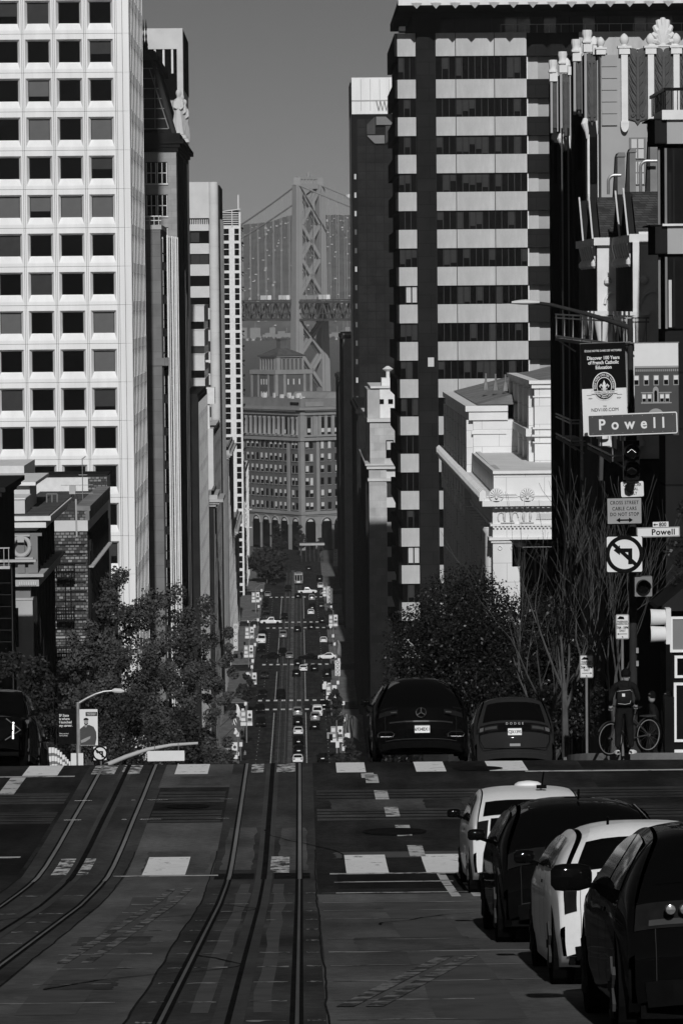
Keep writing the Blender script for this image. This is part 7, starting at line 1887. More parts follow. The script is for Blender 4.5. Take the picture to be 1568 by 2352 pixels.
def street_signs():
    t, w_, h_, done = flat_sign('street_name_sign', 1348.5, 1554.5, 949, 999, 75.4, 'long street name sign reading Powell hung across the signal pole', 'sign_green', tilt=.028, border='sign_white', rad=.04)
    L(t, 'Powell', -.02, 0, .30, m=WH, bold=.007, spacing=1.85, sx=.92)
    r = MB()
    for k in range(9):
        for z_ in (-h_+.05, h_-.05): r.lathe((-.8+k*.2, -.006, z_), [(.007,0),(.007,.004)], 6, 'y')
    r.build('rivets', M['steel'], t); done()
    # cable car signal: two lenses with arrow lamps
    Y = 75.9; cx = PX(1450, 1060, Y); z0, z1 = PZ(1102, Y, 1450), PZ(1012, Y, 1450)
    t = thing('cable_car_signal', (cx, Y, (z0+z1)/2), 'black two lens cable car signal showing an upward arrow of small lamps', 'traffic light')
    box('housing', M['black_paint'], t, cx-.17, cx+.15, Y-.05, Y+.18, z0, z1)
    for i, zc in enumerate((z1-.22, z0+.24)):
        v = MB(); n = 18
        for r0, r1 in ((.155, .15), (.14, .135)): v.grid([[(cx-.01+r0*math.cos(a), Y-.05-(.24 if math.sin(a) > -.35 else .10)*q, zc+r0*math.sin(a)) for a in [2*math.pi*k/n for k in range(n+1)]] for q in (0, 1)])
        v.build('visor', M['black_paint'], t, smooth=60); MB().lathe((cx-.01, Y-.06, zc), [(.135,0),(.135,.01)], 20, 'y').build('lens', M['glass'], t)
        a = MB()
        for s in (-1, 1):
            for k in range(8):
                if i == 0: a.lathe((cx-.01+s*(.008+k*.0105), Y-.075, zc+.045-k*.0085), [(.0042,0),(.0042,.008)], 6, 'y')
                
        if i == 0: a.build('arrow_lamps', M['head_lamp'], t)
        else: c = MB(); c.bar((cx-.10, Y-.07, zc-.05), (cx-.01, Y-.07, zc+.01), .03, .01); c.bar((cx+.08, Y-.07, zc-.05), (cx-.01, Y-.07, zc+.01), .03, .01); c.build('arrow_unlit', M['blind_dark'], t)
    b = MB(); b.box(cx-.12, cx+.1, Y, Y+.12, z1, z1+.1); b.box(cx-.1, cx+.06, Y-.02, Y+.1, z0-.08, z0); b.lathe((cx-.05, Y-.04, z0-.26), [(.01,0),(.09,.05),(.10,.15),(.04,.2)], 10); b.build('bracket', M['black_paint'], t)
    t, w_, h_, done = flat_sign('cable_car_signal_sign', 1425, 1477, 1106, 1141, 76.0, 'small white sign reading CABLE CAR SIGNAL ONLY under the two lens signal', 'sign_white', tilt=.03, border='sign_white')
    L(t, 'CABLE CAR', 0, .085, .082, sx=.86, bold=.001); L(t, 'SIGNAL', 0, .0, .082, sx=.86, bold=.001); L(t, 'ONLY', 0, -.085, .082, sx=.86, bold=.001); done()
    t, w_, h_, done = flat_sign('cross_street_sign', 1391.5, 1474, 1142, 1205, 75.9, 'grey sign reading CROSS STREET CABLE CARS DO NOT STOP with a double arrow', 'sign_grey', tilt=.01, border='ink')
    for s, z_ in (('CROSS STREET', .165), ('CABLE CARS', .045), ('DO NOT STOP', -.07)): L(t, s, 0, z_, .10, sx=.78, spacing=1.15, bold=.001)
    a = MB(); a.box(-.11, .11, -.009, -.006, -.20, -.17); a.prism([(-.17,-.185),(-.09,-.235),(-.09,-.135)], -.009, -.006); a.prism([(.17,-.185),(.09,-.135),(.09,-.235)], -.009, -.006); a.build('arrow', INK, t); done()
    t, w_, h_, done = flat_sign('block_number_sign', 1498, 1534, 1198.5, 1211, 75.8, 'tiny white plate with an arrow and 800 above the small street blade', 'sign_white', tilt=.02, rad=.008)
    L(t, '800', .04, -.002, .11, sx=.9, bold=.002); a = MB(); a.box(-.13, -.06, -.008, -.006, -.008, .008); a.prism([(-.15,0),(-.11,-.03),(-.11,.03)], -.008, -.006); a.build('arrow', INK, t); done()
    t, w_, h_, done = flat_sign('street_name_sign', 1461, 1560, 1210.5, 1233.5, 75.8, 'white street blade reading Powell in black, half behind leaves', 'sign_white', tilt=.015, border='sign_grey', rad=.01)
    L(t, 'Powell', .10, -.005, .165, sx=1.0, bold=.004, spacing=1.08); done()
    def no_left(t, s):
        o = MB(); o.tube([(s*.37*math.cos(q*math.pi/24), -.008, s*.37*math.sin(q*math.pi/24)) for q in range(49)], .045*s, 6, False)
        for i in range(len(o.v)): a = o.v[i]; o.v[i] = (a[0], -.010+(a[1]+.008)*.08, a[2])
        o.prism([(-.30*s,.22*s),(-.245*s,.28*s),(.30*s,-.22*s),(.245*s,-.28*s)], -.012, -.008); o.build('prohibition_ring', INK, t)
        a = MB(); a.box(.08*s, .17*s, -.010, -.007, -.22*s, .13*s); a.box(-.10*s, .08*s, -.010, -.007, .045*s, .13*s); a.prism([(-.24*s,.09*s),(-.10*s,-.02*s),(-.10*s,.20*s)], -.010, -.007); a.build('turn_arrow', INK, t)
    t, w_, h_, done = flat_sign('no_left_turn_sign', 1390, 1476, 1230, 1316, 75.8, 'large square no left turn sign on the signal pole at right', 'sign_white', tilt=0, border='ink', rad=.05)
    no_left(t, .92); done()
    t, w_, h_, done = flat_sign('no_left_turn_sign', 214.5, 246, 1714, 1747, 184, 'small no left turn sign below the portrait banner at left', 'sign_white', tilt=0, border='ink', rad=.05)
    no_left(t, .90); MB().tube([(.05, .03, -.37), (.05, .03, -3.2)], .03, 6).build('post', M['steel'], t); done()
    # lower signal head and side on signal
    Y = 76.0; cx = PX(1477, 1348, Y); zc = PZ(1347, Y, 1477)
    t = thing('traffic_signal', (cx, Y, zc), 'dark single lens traffic signal with a deep hood beside the pole', 'traffic light')
    box('housing', M['mid_wall'], t, cx-.18, cx+.17, Y-.02, Y+.22, zc-.2, zc+.2)
    v = MB(); v.grid([[(cx-.01+.145*math.cos(a), Y-.02-(.26 if math.sin(a) > -.3 else .1)*q, zc+.145*math.sin(a)) for a in [2*math.pi*k/18 for k in range(19)]] for q in (0, 1)]); v.build('visor', M['black_paint'], t, smooth=60)
    MB().lathe((cx-.01, Y-.03, zc), [(.14,0),(.14,.01)], 20, 'y').build('lens', M['glass'], t)
    Y = 75.6; xr = PX(1538, 1440, Y)
    t = thing('side_signal', (xr, Y, PZ(1445, Y)), 'white side facing traffic signal with two round hoods pointing left', 'traffic light')
    box('housing', M['sign_white'], t, xr-.10, xr, Y-.16, Y+.16, PZ(1486, Y), PZ(1404, Y))
    for vv in (1425, 1464):
        h = MB(); zc = PZ(vv, Y); h.lathe((xr-.10, Y, zc), [(.15,0),(.155,-.14),(.165,-.30)], 20, 'x'); h.build('visor', M['sign_white'], t, smooth=40)
        MB().lathe((xr-.402, Y, zc), [(.15,0),(.15,-.006)], 20, 'x').build('lens', M['ink'], t)
    for u0, u1, v0, v1, Y, arrow, lab in ((1413, 1443.5, 1411, 1468, 77.0, -1, 'upper passenger loading sign next to the signal pole'), (1330.5, 1361.5, 1505, 1557, 80.0, 1, 'lower passenger loading sign in front of the bare trees')):
        t, w_, h_, done = flat_sign('loading_sign', u0, u1, v0, v1, Y, lab, 'sign_white', tilt=.0, border='sign_grey', group='passenger loading signs')
        L(t, 'PASSENGER', 0, h_*.40, .055, sx=.75, bold=.001); L(t, 'LOADING ONLY', 0, h_*.22, .055, sx=.62, bold=.001); L(t, '7AM - 10PM', 0, -h_*.08, .072, sx=.66, bold=.002); L(t, 'DAILY', 0, -h_*.32, .06, sx=.75, bold=.001)
        MB().tube([(0, -.009, -h_*.82), (.003, -.012, -h_*.80)], .015, 6).build('bolt', M['ink'], t)
        a = MB(); a.box(-w_*.7, w_*.7, -.009, -.006, -h_*.60, -h_*.56); a.prism([(arrow*w_*.8,-h_*.58),(arrow*w_*.55,-h_*.66),(arrow*w_*.55,-h_*.50)], -.009, -.006); a.prism([(-w_*.8,h_*.62),(w_*.3,h_*.60),(w_*.2,h_*.8),(-w_*.4,h_*.86)], -.009, -.006); a.build('arrow', INK, t)
        zc = PZ((v0+v1)/2, Y); MB().tube([(0, .03, -h_), (0, .03, gz(Y)+CH-zc)], .028, 8).build('post', M['steel'], t); done()
    # left, down the hill: lamp with banners, mast arm, delineators
    Y = 158.0; x = PX(180, 1650, Y); g = gz(Y)+CH
    t = thing('street_lamp', (x, Y, g), 'grey street lamp with a curved arm above the left pair of banners', 'lamp post')
    MB().tube([(x, Y, g), (x, Y, PZ(1640, Y)), (x, Y, PZ(1606, Y))], [.13, .10, .07], 10).build('pole', M['steel'], t, smooth=40)
    MB().tube([(PX(u, v, Y), Y, PZ(v, Y, u)) for u, v in ((180, 1616), (198, 1605), (220, 1594), (240, 1588), (262, 1586.5))], [.06,.055,.05,.045,.04], 8).build('lamp_arm', M['steel'], t, smooth=40)
    MB().tube([(PX(u, v, Y), Y, PZ(v, Y, u)) for u, v in ((258, 1586.5), (264, 1586), (278, 1587), (286, 1587.5))], [.05,.10,.10,.04], 8).build('lamp_head', M['concrete_pale'], t, smooth=40)
    t, w_, h_, done = flat_sign('banner', 134, 176, 1628, 1709, Y-.15, 'dark banner with white slogan about launching a career, left of the lamp pole', 'ink', cat='banner', rad=.004)
    for i, s in enumerate(('SF State', 'is where', 'I launched', 'my career.')): lettering(t, s, -w_*.88, -.012, h_*(.62-i*.19), .15, WH, .003, align='LEFT', sx=.86)
    for i, s in enumerate(("What's your story?", 'Tell it at SF State.')): lettering(t, s, -w_*.88, -.012, -h_*(.40+i*.12), .07, WH, .001, align='LEFT', sx=.72)
    done()
    t, w_, h_, done = flat_sign('banner', 183.5, 225, 1629, 1712, Y-.15, 'pale banner printed with a smiling bearded man with folded arms', 'sign_white', cat='banner', rad=.004)
    MB().box(-w_*.32, w_*.95, -.006, -.001, h_*.62, h_*.85).build('title_box', INK, t); lettering(t, 'SAN FRANCISCO', w_*.31, -.012, h_*.78, .075, WH, .001, sx=.68); lettering(t, 'STATE UNIVERSITY', w_*.31, -.012, h_*.69, .07, WH, .001, sx=.62)
    b = MB(); b.add([(x*w_, -.008, z*h_) for x, z in ((-.98,-.1),(-.55,.08),(-.2,.14),(.1,.13),(.55,.02),(.82,-.25),(.85,-.6),(.7,-.98),(-.98,-.98))], [tuple(range(9))]); b.build('printed_jacket', M['sign_green'], t)
    b = MB()
    for (cx, cz, rx, rz) in ((-.28, .32, .24, .17), (-.32, .1, .16, .1)): b.add([(w_*(cx+rx*math.cos(k*math.pi/10)), -.011, h_*(cz+rz*math.sin(k*math.pi/10))) for k in range(20)], [tuple(range(20))])
    b.add([(w_*a, -.011, h_*c) for a, c in ((-.9,-.72),(-.4,-.60),(.2,-.48),(.15,-.62),(-.4,-.80),(-.85,-.86))], [tuple(range(6))]); b.build('printed_skin', M['sign_grey'], t)
    b = MB(); b.add([(w_*(-.28+.29*math.cos(k*math.pi/10)), -.014, h_*(.40+.13*math.sin(k*math.pi/10))) for k in range(11)], [tuple(range(11))]); b.add([(w_*(-.28+.22*math.cos(k*math.pi/10)), -.014, h_*(.24-.10*math.sin(k*math.pi/10))) for k in range(11)], [tuple(range(11))])
    b.box(w_*-.40, w_*-.36, -.015, -.013, h_*.335, h_*.35); b.box(w_*-.22, w_*-.18, -.015, -.013, h_*.335, h_*.35); b.build('printed_hair', INK, t)
    b = MB(); b.box(w_*-.36, w_*-.20, -.016, -.014, h_*.21, h_*.235); b.build('printed_smile', WH, t); done()
    Y = 186.0
    t = thing('mast_arm', (PX(250, 1757, Y), Y, gz(Y)), 'long curved mast arm rising behind the road crest with a hanging blank sign', 'signal mast')
    MB().tube([(PX(u, v, Y), Y, PZ(v, Y, u)) for u, v in ((215, 1775), (245, 1757), (290, 1738), (340, 1721), (395, 1711), (455, 1707))], [.13,.12,.11,.095,.08,.07], 10).build('arm', M['concrete'], t, smooth=40)
    MB().tube([(PX(215, 1775, Y), Y, gz(Y)), (PX(215, 1775, Y), Y, PZ(1775, Y))], .14, 10).build('pole', M['concrete'], t)
    t, w_, h_, done = flat_sign('blank_street_sign', 339, 424, 1724.5, 1748, Y-.2, 'blank white back of a street name sign hanging from the mast arm', 'sign_white', tilt=.004)
    MB().tube([(-.55, .02, h_), (-.55, .02, h_+.32)], .02, 5).build('hanger', M['steel'], t); MB().tube([(.62, .02, h_), (.62, .02, h_+.36)], .02, 5).build('hanger', M['steel'], t); done()
    for u0, u1, lab in ((163.5, 176, 'blank white panel left of the lamp pole foot'), (180.5, 192, 'blank white panel right of the lamp pole foot')):
        t, w_, h_, done = flat_sign('blank_sign', u0, u1, 1730, 1762, Y-42.3, lab, 'sign_white', rad=.01); done()
    src = None; LB = ['tallest and nearest', 'second', 'third', 'fourth', 'fifth', 'sixth', 'seventh', 'eighth', 'ninth', 'tenth']
    us = [107.5, 115.5, 122, 128, 134, 140, 145.5, 150.5, 155, 160]; vs = [1720, 1717, 1717, 1719, 1723, 1727.5, 1734, 1739, 1744, 1749]
    for k, (u, v) in enumerate(zip(us, vs)):
        Y = 95+k*5; z1 = PZ(v, Y, u); x = PX(u, v, Y); g = gz(Y); r_ = [.042, .034, .04, .044, .042, .036, .050, .034, .036, .036][k]*Y/92*1.05
        t = thing('striped_post', (x, Y, g), LB[k]+' white and grey banded post in the curving row at left', 'traffic post', 'banded posts at left')
        a = MB(); b = MB(); z = z1; i = 0
        while z > max(g, z1-1.3):
            h = (.145 if i % 2 == 0 else .085); (a if i % 2 == 0 else b).lathe((x, Y, z-h), [(r_, 0), (r_, h)], 12); z -= h; i += 1
        b.tube([(x, Y, g), (x, Y, z)], r_*.95, 10)
        a.build('white_band', M['white_paint'], t, smooth=30); b.build('post', M['mid_wall'], t, smooth=30)
street_signs()
# --- lower street lamp posts with paired banners, flags and boxes
def low_lamp(u, v, Y, sx, label, arm=0):
    x = PX(u, v, Y); g = gz(Y)+CH; zb = PZ(v, Y, u)
    t = thing('banner_lamp', (x, Y, g), label, 'lamp post', 'lamp posts with banners on the lower street')
    m = MB(); m.tube([(x, Y, g), (x, Y, zb+1.0)], [.13, .08], 6)
    if arm: m.tube([(x, Y, zb+.9), (x+arm*1.2, Y, zb+1.9), (x+arm*2.6, Y, zb+2.1)], [.07,.06,.05], 6)
    m.build('pole', M['steel'], t)
    for s, mm in ((-1, 'sign_grey'), (1, 'sign_white')):
        b = MB(); b.box(x+s*.55-.43, x+s*.55+.43, Y-.03, Y+.03, zb-1.9, zb); bn = b.build('banner', M[mm], t)
        q = MB(); q.lathe((x+s*.55, Y-.05, zb-.75), [(.25,0),(.25,.02)], 10, 'y') if s > 0 else q.box(x+s*.55-.3, x+s*.55+.3, Y-.05, Y-.03, zb-.9, zb-.3)
        q.box(x+s*.55-.36, x+s*.55+.36, Y-.05, Y-.03, zb-1.8, zb-1.3); q.build('print', M['sign_green' if s > 0 else 'sign_white'], bn)
    q = MB(); q.box(x-1.0, x+1.0, Y-.04, Y, zb-2.6, zb-2.0); q.build('lower_panel', M['sign_white'], t)
for a in [(566,1632,640,-1,'banner lamp post on the left pavement beside the flags',0),(531,1705,590,-1,'banner lamp post lowest on the left, by the pavement people',0),(578,1545,760,-1,'banner lamp post on the left by the round tree',0),
          (571,1482,800,-1,'banner lamp post on the left by the second crossroads',1),(573,1440,850,-1,'banner lamp post on the left by the double parked van',1),(587,1360,960,-1,'banner lamp post on the left by the third crossroads',1),
          (761,1574,690,1,'banner lamp post on the right above the oval tree',0),(773,1668,610,1,'banner lamp post on the right with the striped flag beside it',0),(765,1412,850,1,'banner lamp post on the right with an arm reaching left',-1),(750,1347,990,1,'farthest banner lamp post on the right',0)]: low_lamp(*a)
def flag(u, v, Y, w_, h_, m, label, stripes=0, lean=.5):
    p = P(u, v, Y); t = thing('flag', p, label, 'flag', 'flags hung out over the pavement')
    MB().tube([(p.x-1.6*lean, Y+.3, p.z-1.0), (p.x+.5*lean, Y, p.z+.9)], .05, 6).build('staff', M['dark_metal'], t)
    rows = []
    f = MB(); 
    for i in range(9):
        q = i/8; rows.append([(p.x+.4*lean+k/5*w_*.62+.12*math.sin(q*5+k), Y+.2*math.sin(q*4+k*.9), p.z+.8-q*h_-k/5*h_*.28) for k in range(6)])
    f.grid(rows); o = f.build('cloth', M[m], t, smooth=80)
    sf = o.modifiers.new('thickness', 'SOLIDIFY'); sf.thickness = .02
    if stripes:
        o.data.materials.append(M['cloth_dark'])
        for pl in o.data.polygons: pl.material_index = 1 if (pl.index % 5) % 2 else 0
for a in [(536,1628,600,1.1,1.9,'cloth_white','pale flag with a dark emblem hanging over the left pavement',0,1),(529,1655,590,.9,1.4,'cloth_white','striped flag below the pale flag on the left',1,1),(532,1684,560,.8,.9,'cloth_white','small folded pale flag lowest on the left',0,1),
          (788,1650,620,2.0,3.6,'cloth_grey','big striped flag hanging over the right pavement',1,1),(805,1655,610,1.9,3.4,'cloth_grey','grey flag right of the big striped one',0,1),(770,1478,800,1.3,3.0,'cloth_grey','single grey flag farther up the right pavement',0,1)]: flag(*a)
def vertical_sign(u, v0, v1, Y, w_, label, txt=None, m='sign_white'):
    x = PX(u, v0, Y); t = thing('shop_sign', (x, Y, PZ(v1, Y)), label, 'sign')
    MB().box(x-w_/2, x+w_/2, Y, Y+.15, PZ(v1, Y), PZ(v0, Y)).build('board', M[m], t); MB().box(x+w_/2, x+w_/2+1.2, Y+.05, Y+.12, PZ(v1, Y)-.15, PZ(v1, Y)).build('bracket', M['dark_metal'], t)
    q = MB(); n = 4
    for k in range(n): z = PZ(v0+(v1-v0)*(k+.5)/n, Y); q.tube([(x+w_*.28*math.cos(a), Y-.03, z+w_*.28*math.sin(a)) for a in [j*math.pi/4 for j in range(9)]], .05, 4, False)
    q.build('symbols', M['ink'], t)
vertical_sign(775, 1517, 1552, 730, 1.0, 'tall white sign board with round marks on the right wall'); vertical_sign(757, 1351, 1385, 985, 1.5, 'white billboard strip by the farthest right lamp', m='sign_white'); vertical_sign(770, 1262, 1300, 1060, 1.2, 'plain white hoarding before the black block'); vertical_sign(541, 1430, 1492, 820, .9, 'long pale vertical board on the left wall', m='concrete_pale')
def awnings():
    for (u, v, Y, w_, h_, lab) in ((776,1700,580,3.2,2.4,'jumble of white placards on a stand by the right pavement'),(757,1583,700,2.2,2.2,'white placard cluster under the right banner lamp'),):
        x = PX(u, v, Y); t = thing('placard_stand', (x, Y, PZ(v, Y)), lab, 'placard')
        for k in range(7): a = R.uniform(-.5, .5)*w_; z = PZ(v, Y)+R.uniform(-.5, .5)*h_; MB().box(a+x-.3, a+x+.25, Y+k*.05, Y+k*.05+.04, z-.5, z+.5).build('placard', M[R.choice(['sign_white', 'sign_grey', 'ink', 'sign_white'])], t)
        MB().box(x-.06, x+.06, Y+.4, Y+.5, gz(Y), PZ(v, Y)+h_/2).build('post', M['dark_metal'], t)
    Y = 1170.0; x0, x1 = PX(688, 1250, Y), PX(745, 1250, Y); t = thing('tram_shelter', ((x0+x1)/2, Y, gz(Y)), 'wide flat roofed shelter at the end of the street', 'shelter')
    MB().box(x0, x1, Y, Y+4, PZ(1252, Y), PZ(1248, Y)).build('roof', M['concrete'], t); p = MB()
    for k in range(6): x = x0+.6+(x1-x0-1.2)*k/5; p.box(x-.1, x+.1, Y+.5, Y+.7, gz(Y), PZ(1252, Y))
    p.build('posts', M['dark_metal'], t)
awnings()

def thin_posts():
    src = None; k = 0
    for side, xs, lab in ((-1, -9.7, 'thin post with a small white plate on the left pavement of the lower street'), (1, 6.6, 'thin post with a small white plate on the right pavement of the lower street')):
        src = None
        for Y in (606, 622, 655, 672, 690, 728, 748, 770, 785, 822, 845, 878, 900, 945, 975, 1005):
            Y = Y+R.uniform(-5, 5); x = xs+side*R.uniform(0, 1.2); g = gz(Y)+CH
            if src is None:
                src = thing('sign_post', (x, Y, g), lab, 'sign post', 'small sign posts on the '+('left' if side < 0 else 'right')+' pavement')
                MB().tube([(x, Y, g), (x, Y, g+3.0)], .045, 6).build('post', M['steel'], src); MB().box(x-.25, x+.25, Y-.05, Y-.02, g+2.3, g+3.0).build('plate', M['sign_white'], src)
            else:
                o = copy_tree(src); o.location = (x, Y, g)
thin_posts()
# ------------------------------------------------------------------ people and the bicycle
def skin_body(name, joints, edges, m, parent, sub=2):
    me = bpy.data.meshes.new(name); me.from_pydata([j[0] for j in joints], edges, []); me.materials.append(m)
    o = bpy.data.objects.new(name, me); COL.objects.link(o); o.parent = parent
    sk = o.modifiers.new('skin', 'SKIN'); sk.use_smooth_shade = True
    for i, j in enumerate(joints): 
        r_ = j[1]; me.skin_vertices[0].data[i].radius = r_ if isinstance(r_, tuple) else (r_, r_); me.skin_vertices[0].data[i].use_root = (i == 0)
    ss = o.modifiers.new('subdivision', 'SUBSURF'); ss.levels = sub; ss.render_levels = sub
    return o
def cyclist():
    Y = 76.35; x = PX(1432, 1700, Y); g = gz(Y)+CH
    t = thing('person', (0, 0, 0), 'person in black clothes and white trainers standing with a bicycle, backpack on', 'person')
    J = [((0,0,.95),(.17,.12)),((0,0,1.12),(.155,.11)),((.01,0,1.30),(.185,.12)),((.02,.01,1.43),(.12,.09)),((.03,.02,1.50),(.055,.055)),
         ((-.09,0,.88),(.10,.10)),((-.115,.01,.48),(.075,.08)),((-.13,.0,.12),(.055,.06)),((.10,0,.88),(.10,.10)),((.125,.03,.48),(.075,.08)),((.15,.05,.12),(.055,.06)),
         ((-.19,.01,1.39),(.07,.07)),((-.27,.04,1.13),(.055,.055)),((-.25,.24,.98),(.042,.042)),((.22,.01,1.39),(.07,.07)),((.30,.05,1.13),(.055,.055)),((.27,.26,1.0),(.042,.042))]
    E = [(0,1),(1,2),(2,3),(3,4),(0,5),(5,6),(6,7),(0,8),(8,9),(9,10),(3,11),(11,12),(12,13),(3,14),(14,15),(15,16)]
    b = skin_body('body', J, E, M['cloth_black'], t)
    def head(parent, hx, hy, hz, yaw):
        m = MB(); rows = []
        for zz, rx, ry, off in ((-.115,.035,.04,.0),(-.095,.055,.062,.008),(-.05,.068,.082,.006),(0,.075,.095,0),(.05,.074,.096,-.004),(.09,.055,.075,-.006),(.115,.02,.03,-.006)):
            rows.append([(hx+rx*math.cos(a)*math.cos(yaw)-(ry*math.sin(a)+off)*math.sin(yaw), hy+rx*math.cos(a)*math.sin(yaw)+(ry*math.sin(a)+off)*math.cos(yaw), hz+zz) for a in [2*math.pi*k/16 for k in range(17)]])
        m.grid(rows); q = lambda a, r_, z_: (hx+r_*math.cos(a), hy+r_*math.sin(a), hz+z_)
        f = math.pi/2+yaw; m.add([q(f, .09, .012), q(f-.12, .092, -.03), q(f, .118, -.028), q(f+.12, .092, -.03), q(f, .09, -.042)], [(0,1,2),(0,2,3),(1,4,2),(2,4,3)])
        for s in (-1, 1): m.lathe(q(f+s*math.pi/2, .074, -.02), [(.012,-.03),(.02,-.015),(.02,.015),(.012,.03)], 8)
        h = m.build('head', M['skin'], parent, smooth=60)
        e = MB()
        for s in (-1, 1): e.lathe(q(f+s*.33, .092, .005), [(.002,-.008),(.009,-.004),(.009,.004),(.002,.008)], 8)
        e.bar(q(f-.2, .088, -.068), q(f+.2, .088, -.068), .012, .006); e.build('eyes_and_mouth', M['ink'], h)
        n = MB(); n.tube([(hx-.01, hy-.01, hz-.18), (hx, hy, hz-.09)], [.05, .048], 12); n.build('neck', M['skin'], parent, smooth=50)
    head(t, .05, .03, 1.60, -.7)
    h = MB(); rows = []
    for zz, rx in ((-.045,.088),(0,.098),(.05,.10),(.09,.085),(.125,.05),(.135,.01)):
        rows.append([(.045+rx*math.cos(a)*(1+.05*math.sin(5*a+zz*60)), .012+rx*1.12*math.sin(a)*(1+.05*math.cos(4*a)), 1.615+zz+(-.02*math.sin(a) if zz < 0 else 0)) for a in [2*math.pi*k/20 for k in range(21)]])
    h.grid(rows); h.build('hair', M['ink'], t, smooth=60)
    for sx, sy, yw in ((-.135, .0, .15), (.17, .04, -.5)):
        s = MB(); rows = []
        for q, wd, ht in ((-.09,.035,.07),(-.05,.045,.085),(.02,.045,.08),(.09,.048,.06),(.15,.04,.045),(.18,.015,.03)):
            rows.append([(sx+wd*c*math.cos(yw)-q*math.sin(yw), sy+wd*c*math.sin(yw)+q*math.cos(yw), max(.004, ht*z_)) for c, z_ in ((-1,0),(-1,.5),(-.6,1),(.6,1),(1,.5),(1,0),(-1,0))])
        s.grid(rows); s.build('shoe', M['white_paint'], t, smooth=50)
    for s, (hx, hy, hz) in ((-1, (-.25,.26,.96)), (1, (.27,.28,.98))):
        k = MB(); k.lathe((hx, hy, hz-.05), [(.01,-.01),(.035,.0),(.042,.04),(.03,.08),(.012,.09)], 10)
        for f_ in range(4): a = -.03+.02*f_; k.tube([(hx+a, hy+.02, hz-.03), (hx+a, hy+.06, hz-.05), (hx+a, hy+.055, hz-.085-.005*f_), (hx+a, hy+.025, hz-.09)], [.010,.0095,.009,.007], 6)
        k.tube([(hx-s*.035, hy+.0, hz-.02), (hx-s*.055, hy+.03, hz-.045), (hx-s*.04, hy+.055, hz-.065)], [.011,.010,.008], 6); k.build('hand', M['skin'], t, smooth=60)
    t.location = (x, Y, g); t.rotation_euler = (0, 0, 0)
    # backpack
    p = thing('backpack', (0, 0, 0), 'dark backpack with a pale square patch worn by the standing person', 'backpack')
    m = MB(); rows = []
    for q, (hw_, dp) in zip((1.0, 1.02, 1.10, 1.20, 1.30, 1.36, 1.385), ((.12,.05),(.15,.10),(.16,.13),(.155,.13),(.14,.11),(.10,.07),(.03,.03))):
        rows.append([(.0+hw_*math.copysign(abs(math.cos(a))**.55, math.cos(a)), -.13-dp*.5+dp*.55*math.copysign(abs(math.sin(a))**.55, math.sin(a)), q) for a in [2*math.pi*k/20 for k in range(21)]])
    m.grid(rows); m.build('bag', M['cloth_dark'], p, smooth=60)
    MB().box(-.06, -.0, -.285, -.27, 1.205, 1.265).build('patch', M['cloth_white'], p); z = MB(); z.tube([(-.155,-.2,1.30),(-.12,-.27,1.315),(0,-.275,1.325),(.11,-.26,1.335),(.15,-.2,1.29)], .006, 5); z.tube([(-.14,-.26,1.06),(0,-.275,1.045),(.1,-.26,1.06),(.12,-.26,1.12)], .006, 5); z.build('zip', M['concrete'], p)
    s = MB()
    for q in (-1, 1): s.tube([(q*.10,-.13,1.36),(q*.11,-.10,1.46),(q*.09,.06,1.46),(q*.13,.15,1.3),(q*.15,.08,1.12)], .018, 6)
    s.build('strap', M['cloth_dark'], p); p.location = (x, Y, g)
    # bicycle, turned a little away
    b = thing('bicycle', (0, 0, 0), 'upright bicycle with thin wheels held by the standing person', 'bicycle')
    r_ = .335; wb = 1.06
    for k, wx in enumerate((-wb/2, wb/2)):
        w_ = MB(); w_.tube([(wx+r_*math.cos(a), 0, r_+r_*math.sin(a)) for a in [2*math.pi*q/36 for q in range(37)]], .017, 8, False); wh = w_.build('wheel', M['tyre'], b, smooth=60)
        q = MB(); q.tube([(wx+(r_-.028)*math.cos(a), 0, r_+(r_-.028)*math.sin(a)) for a in [2*math.pi*j/36 for j in range(37)]], .011, 6, False); q.build('rim', M['mid_wall'], wh, smooth=60)
        sp = MB()
        for j in range(14): a = 2*math.pi*j/14; sp.tube([(wx, 0, r_), (wx+(r_-.03)*math.cos(a), 0, r_+(r_-.03)*math.sin(a))], .0022, 4)
        sp.lathe((wx, 0, r_), [(.03,-.04),(.03,.04)], 10, 'y'); sp.build('spokes', M['chrome'], wh)
        f = MB(); f.grid([[(wx+(r_+.03)*math.cos(a), s, r_+(r_+.03)*math.sin(a)) for a in [math.radians(25+q*9) for q in range(15)]] for s in (-.025, .025)]); f.build('mudguard', M['dark_metal'], b)
    fr = MB(); bb = (-.02, 0, .29); st_ = (.16, 0, .80); hd = (-.36, 0, .82); hl = (-.39, 0, .66)
    for a, c in ((bb, st_), (bb, hl), ((.11,0,.66), hd), (bb, (wb/2,0,r_)), ((.12,0,.70), (wb/2,0,r_)), (hd, hl), (hl, (-wb/2,0,r_))): fr.tube([a, c], .018, 8)
    fr.build('frame', M['dark_metal'], b, smooth=50)
    h = MB(); h.tube([hd, (-.34, 0, .98)], .014, 8); h.tube([(-.22,.28,1.0),(-.33,.2,1.0),(-.37,0,.99),(-.33,-.2,1.0),(-.22,-.28,1.0)], .013, 8); h.build('handlebar', M['chrome'], b, smooth=50)
    s = MB(); s.tube([st_, (.185,0,.9)], .014, 8); s.build('seat_post', M['chrome'], b); s = MB(); s.prism([(-.02,.90),(.27,.91),(.30,.95),(.2,.96),(-.02,.93)], -.07, .07); s.build('saddle', M['cloth_black'], b)
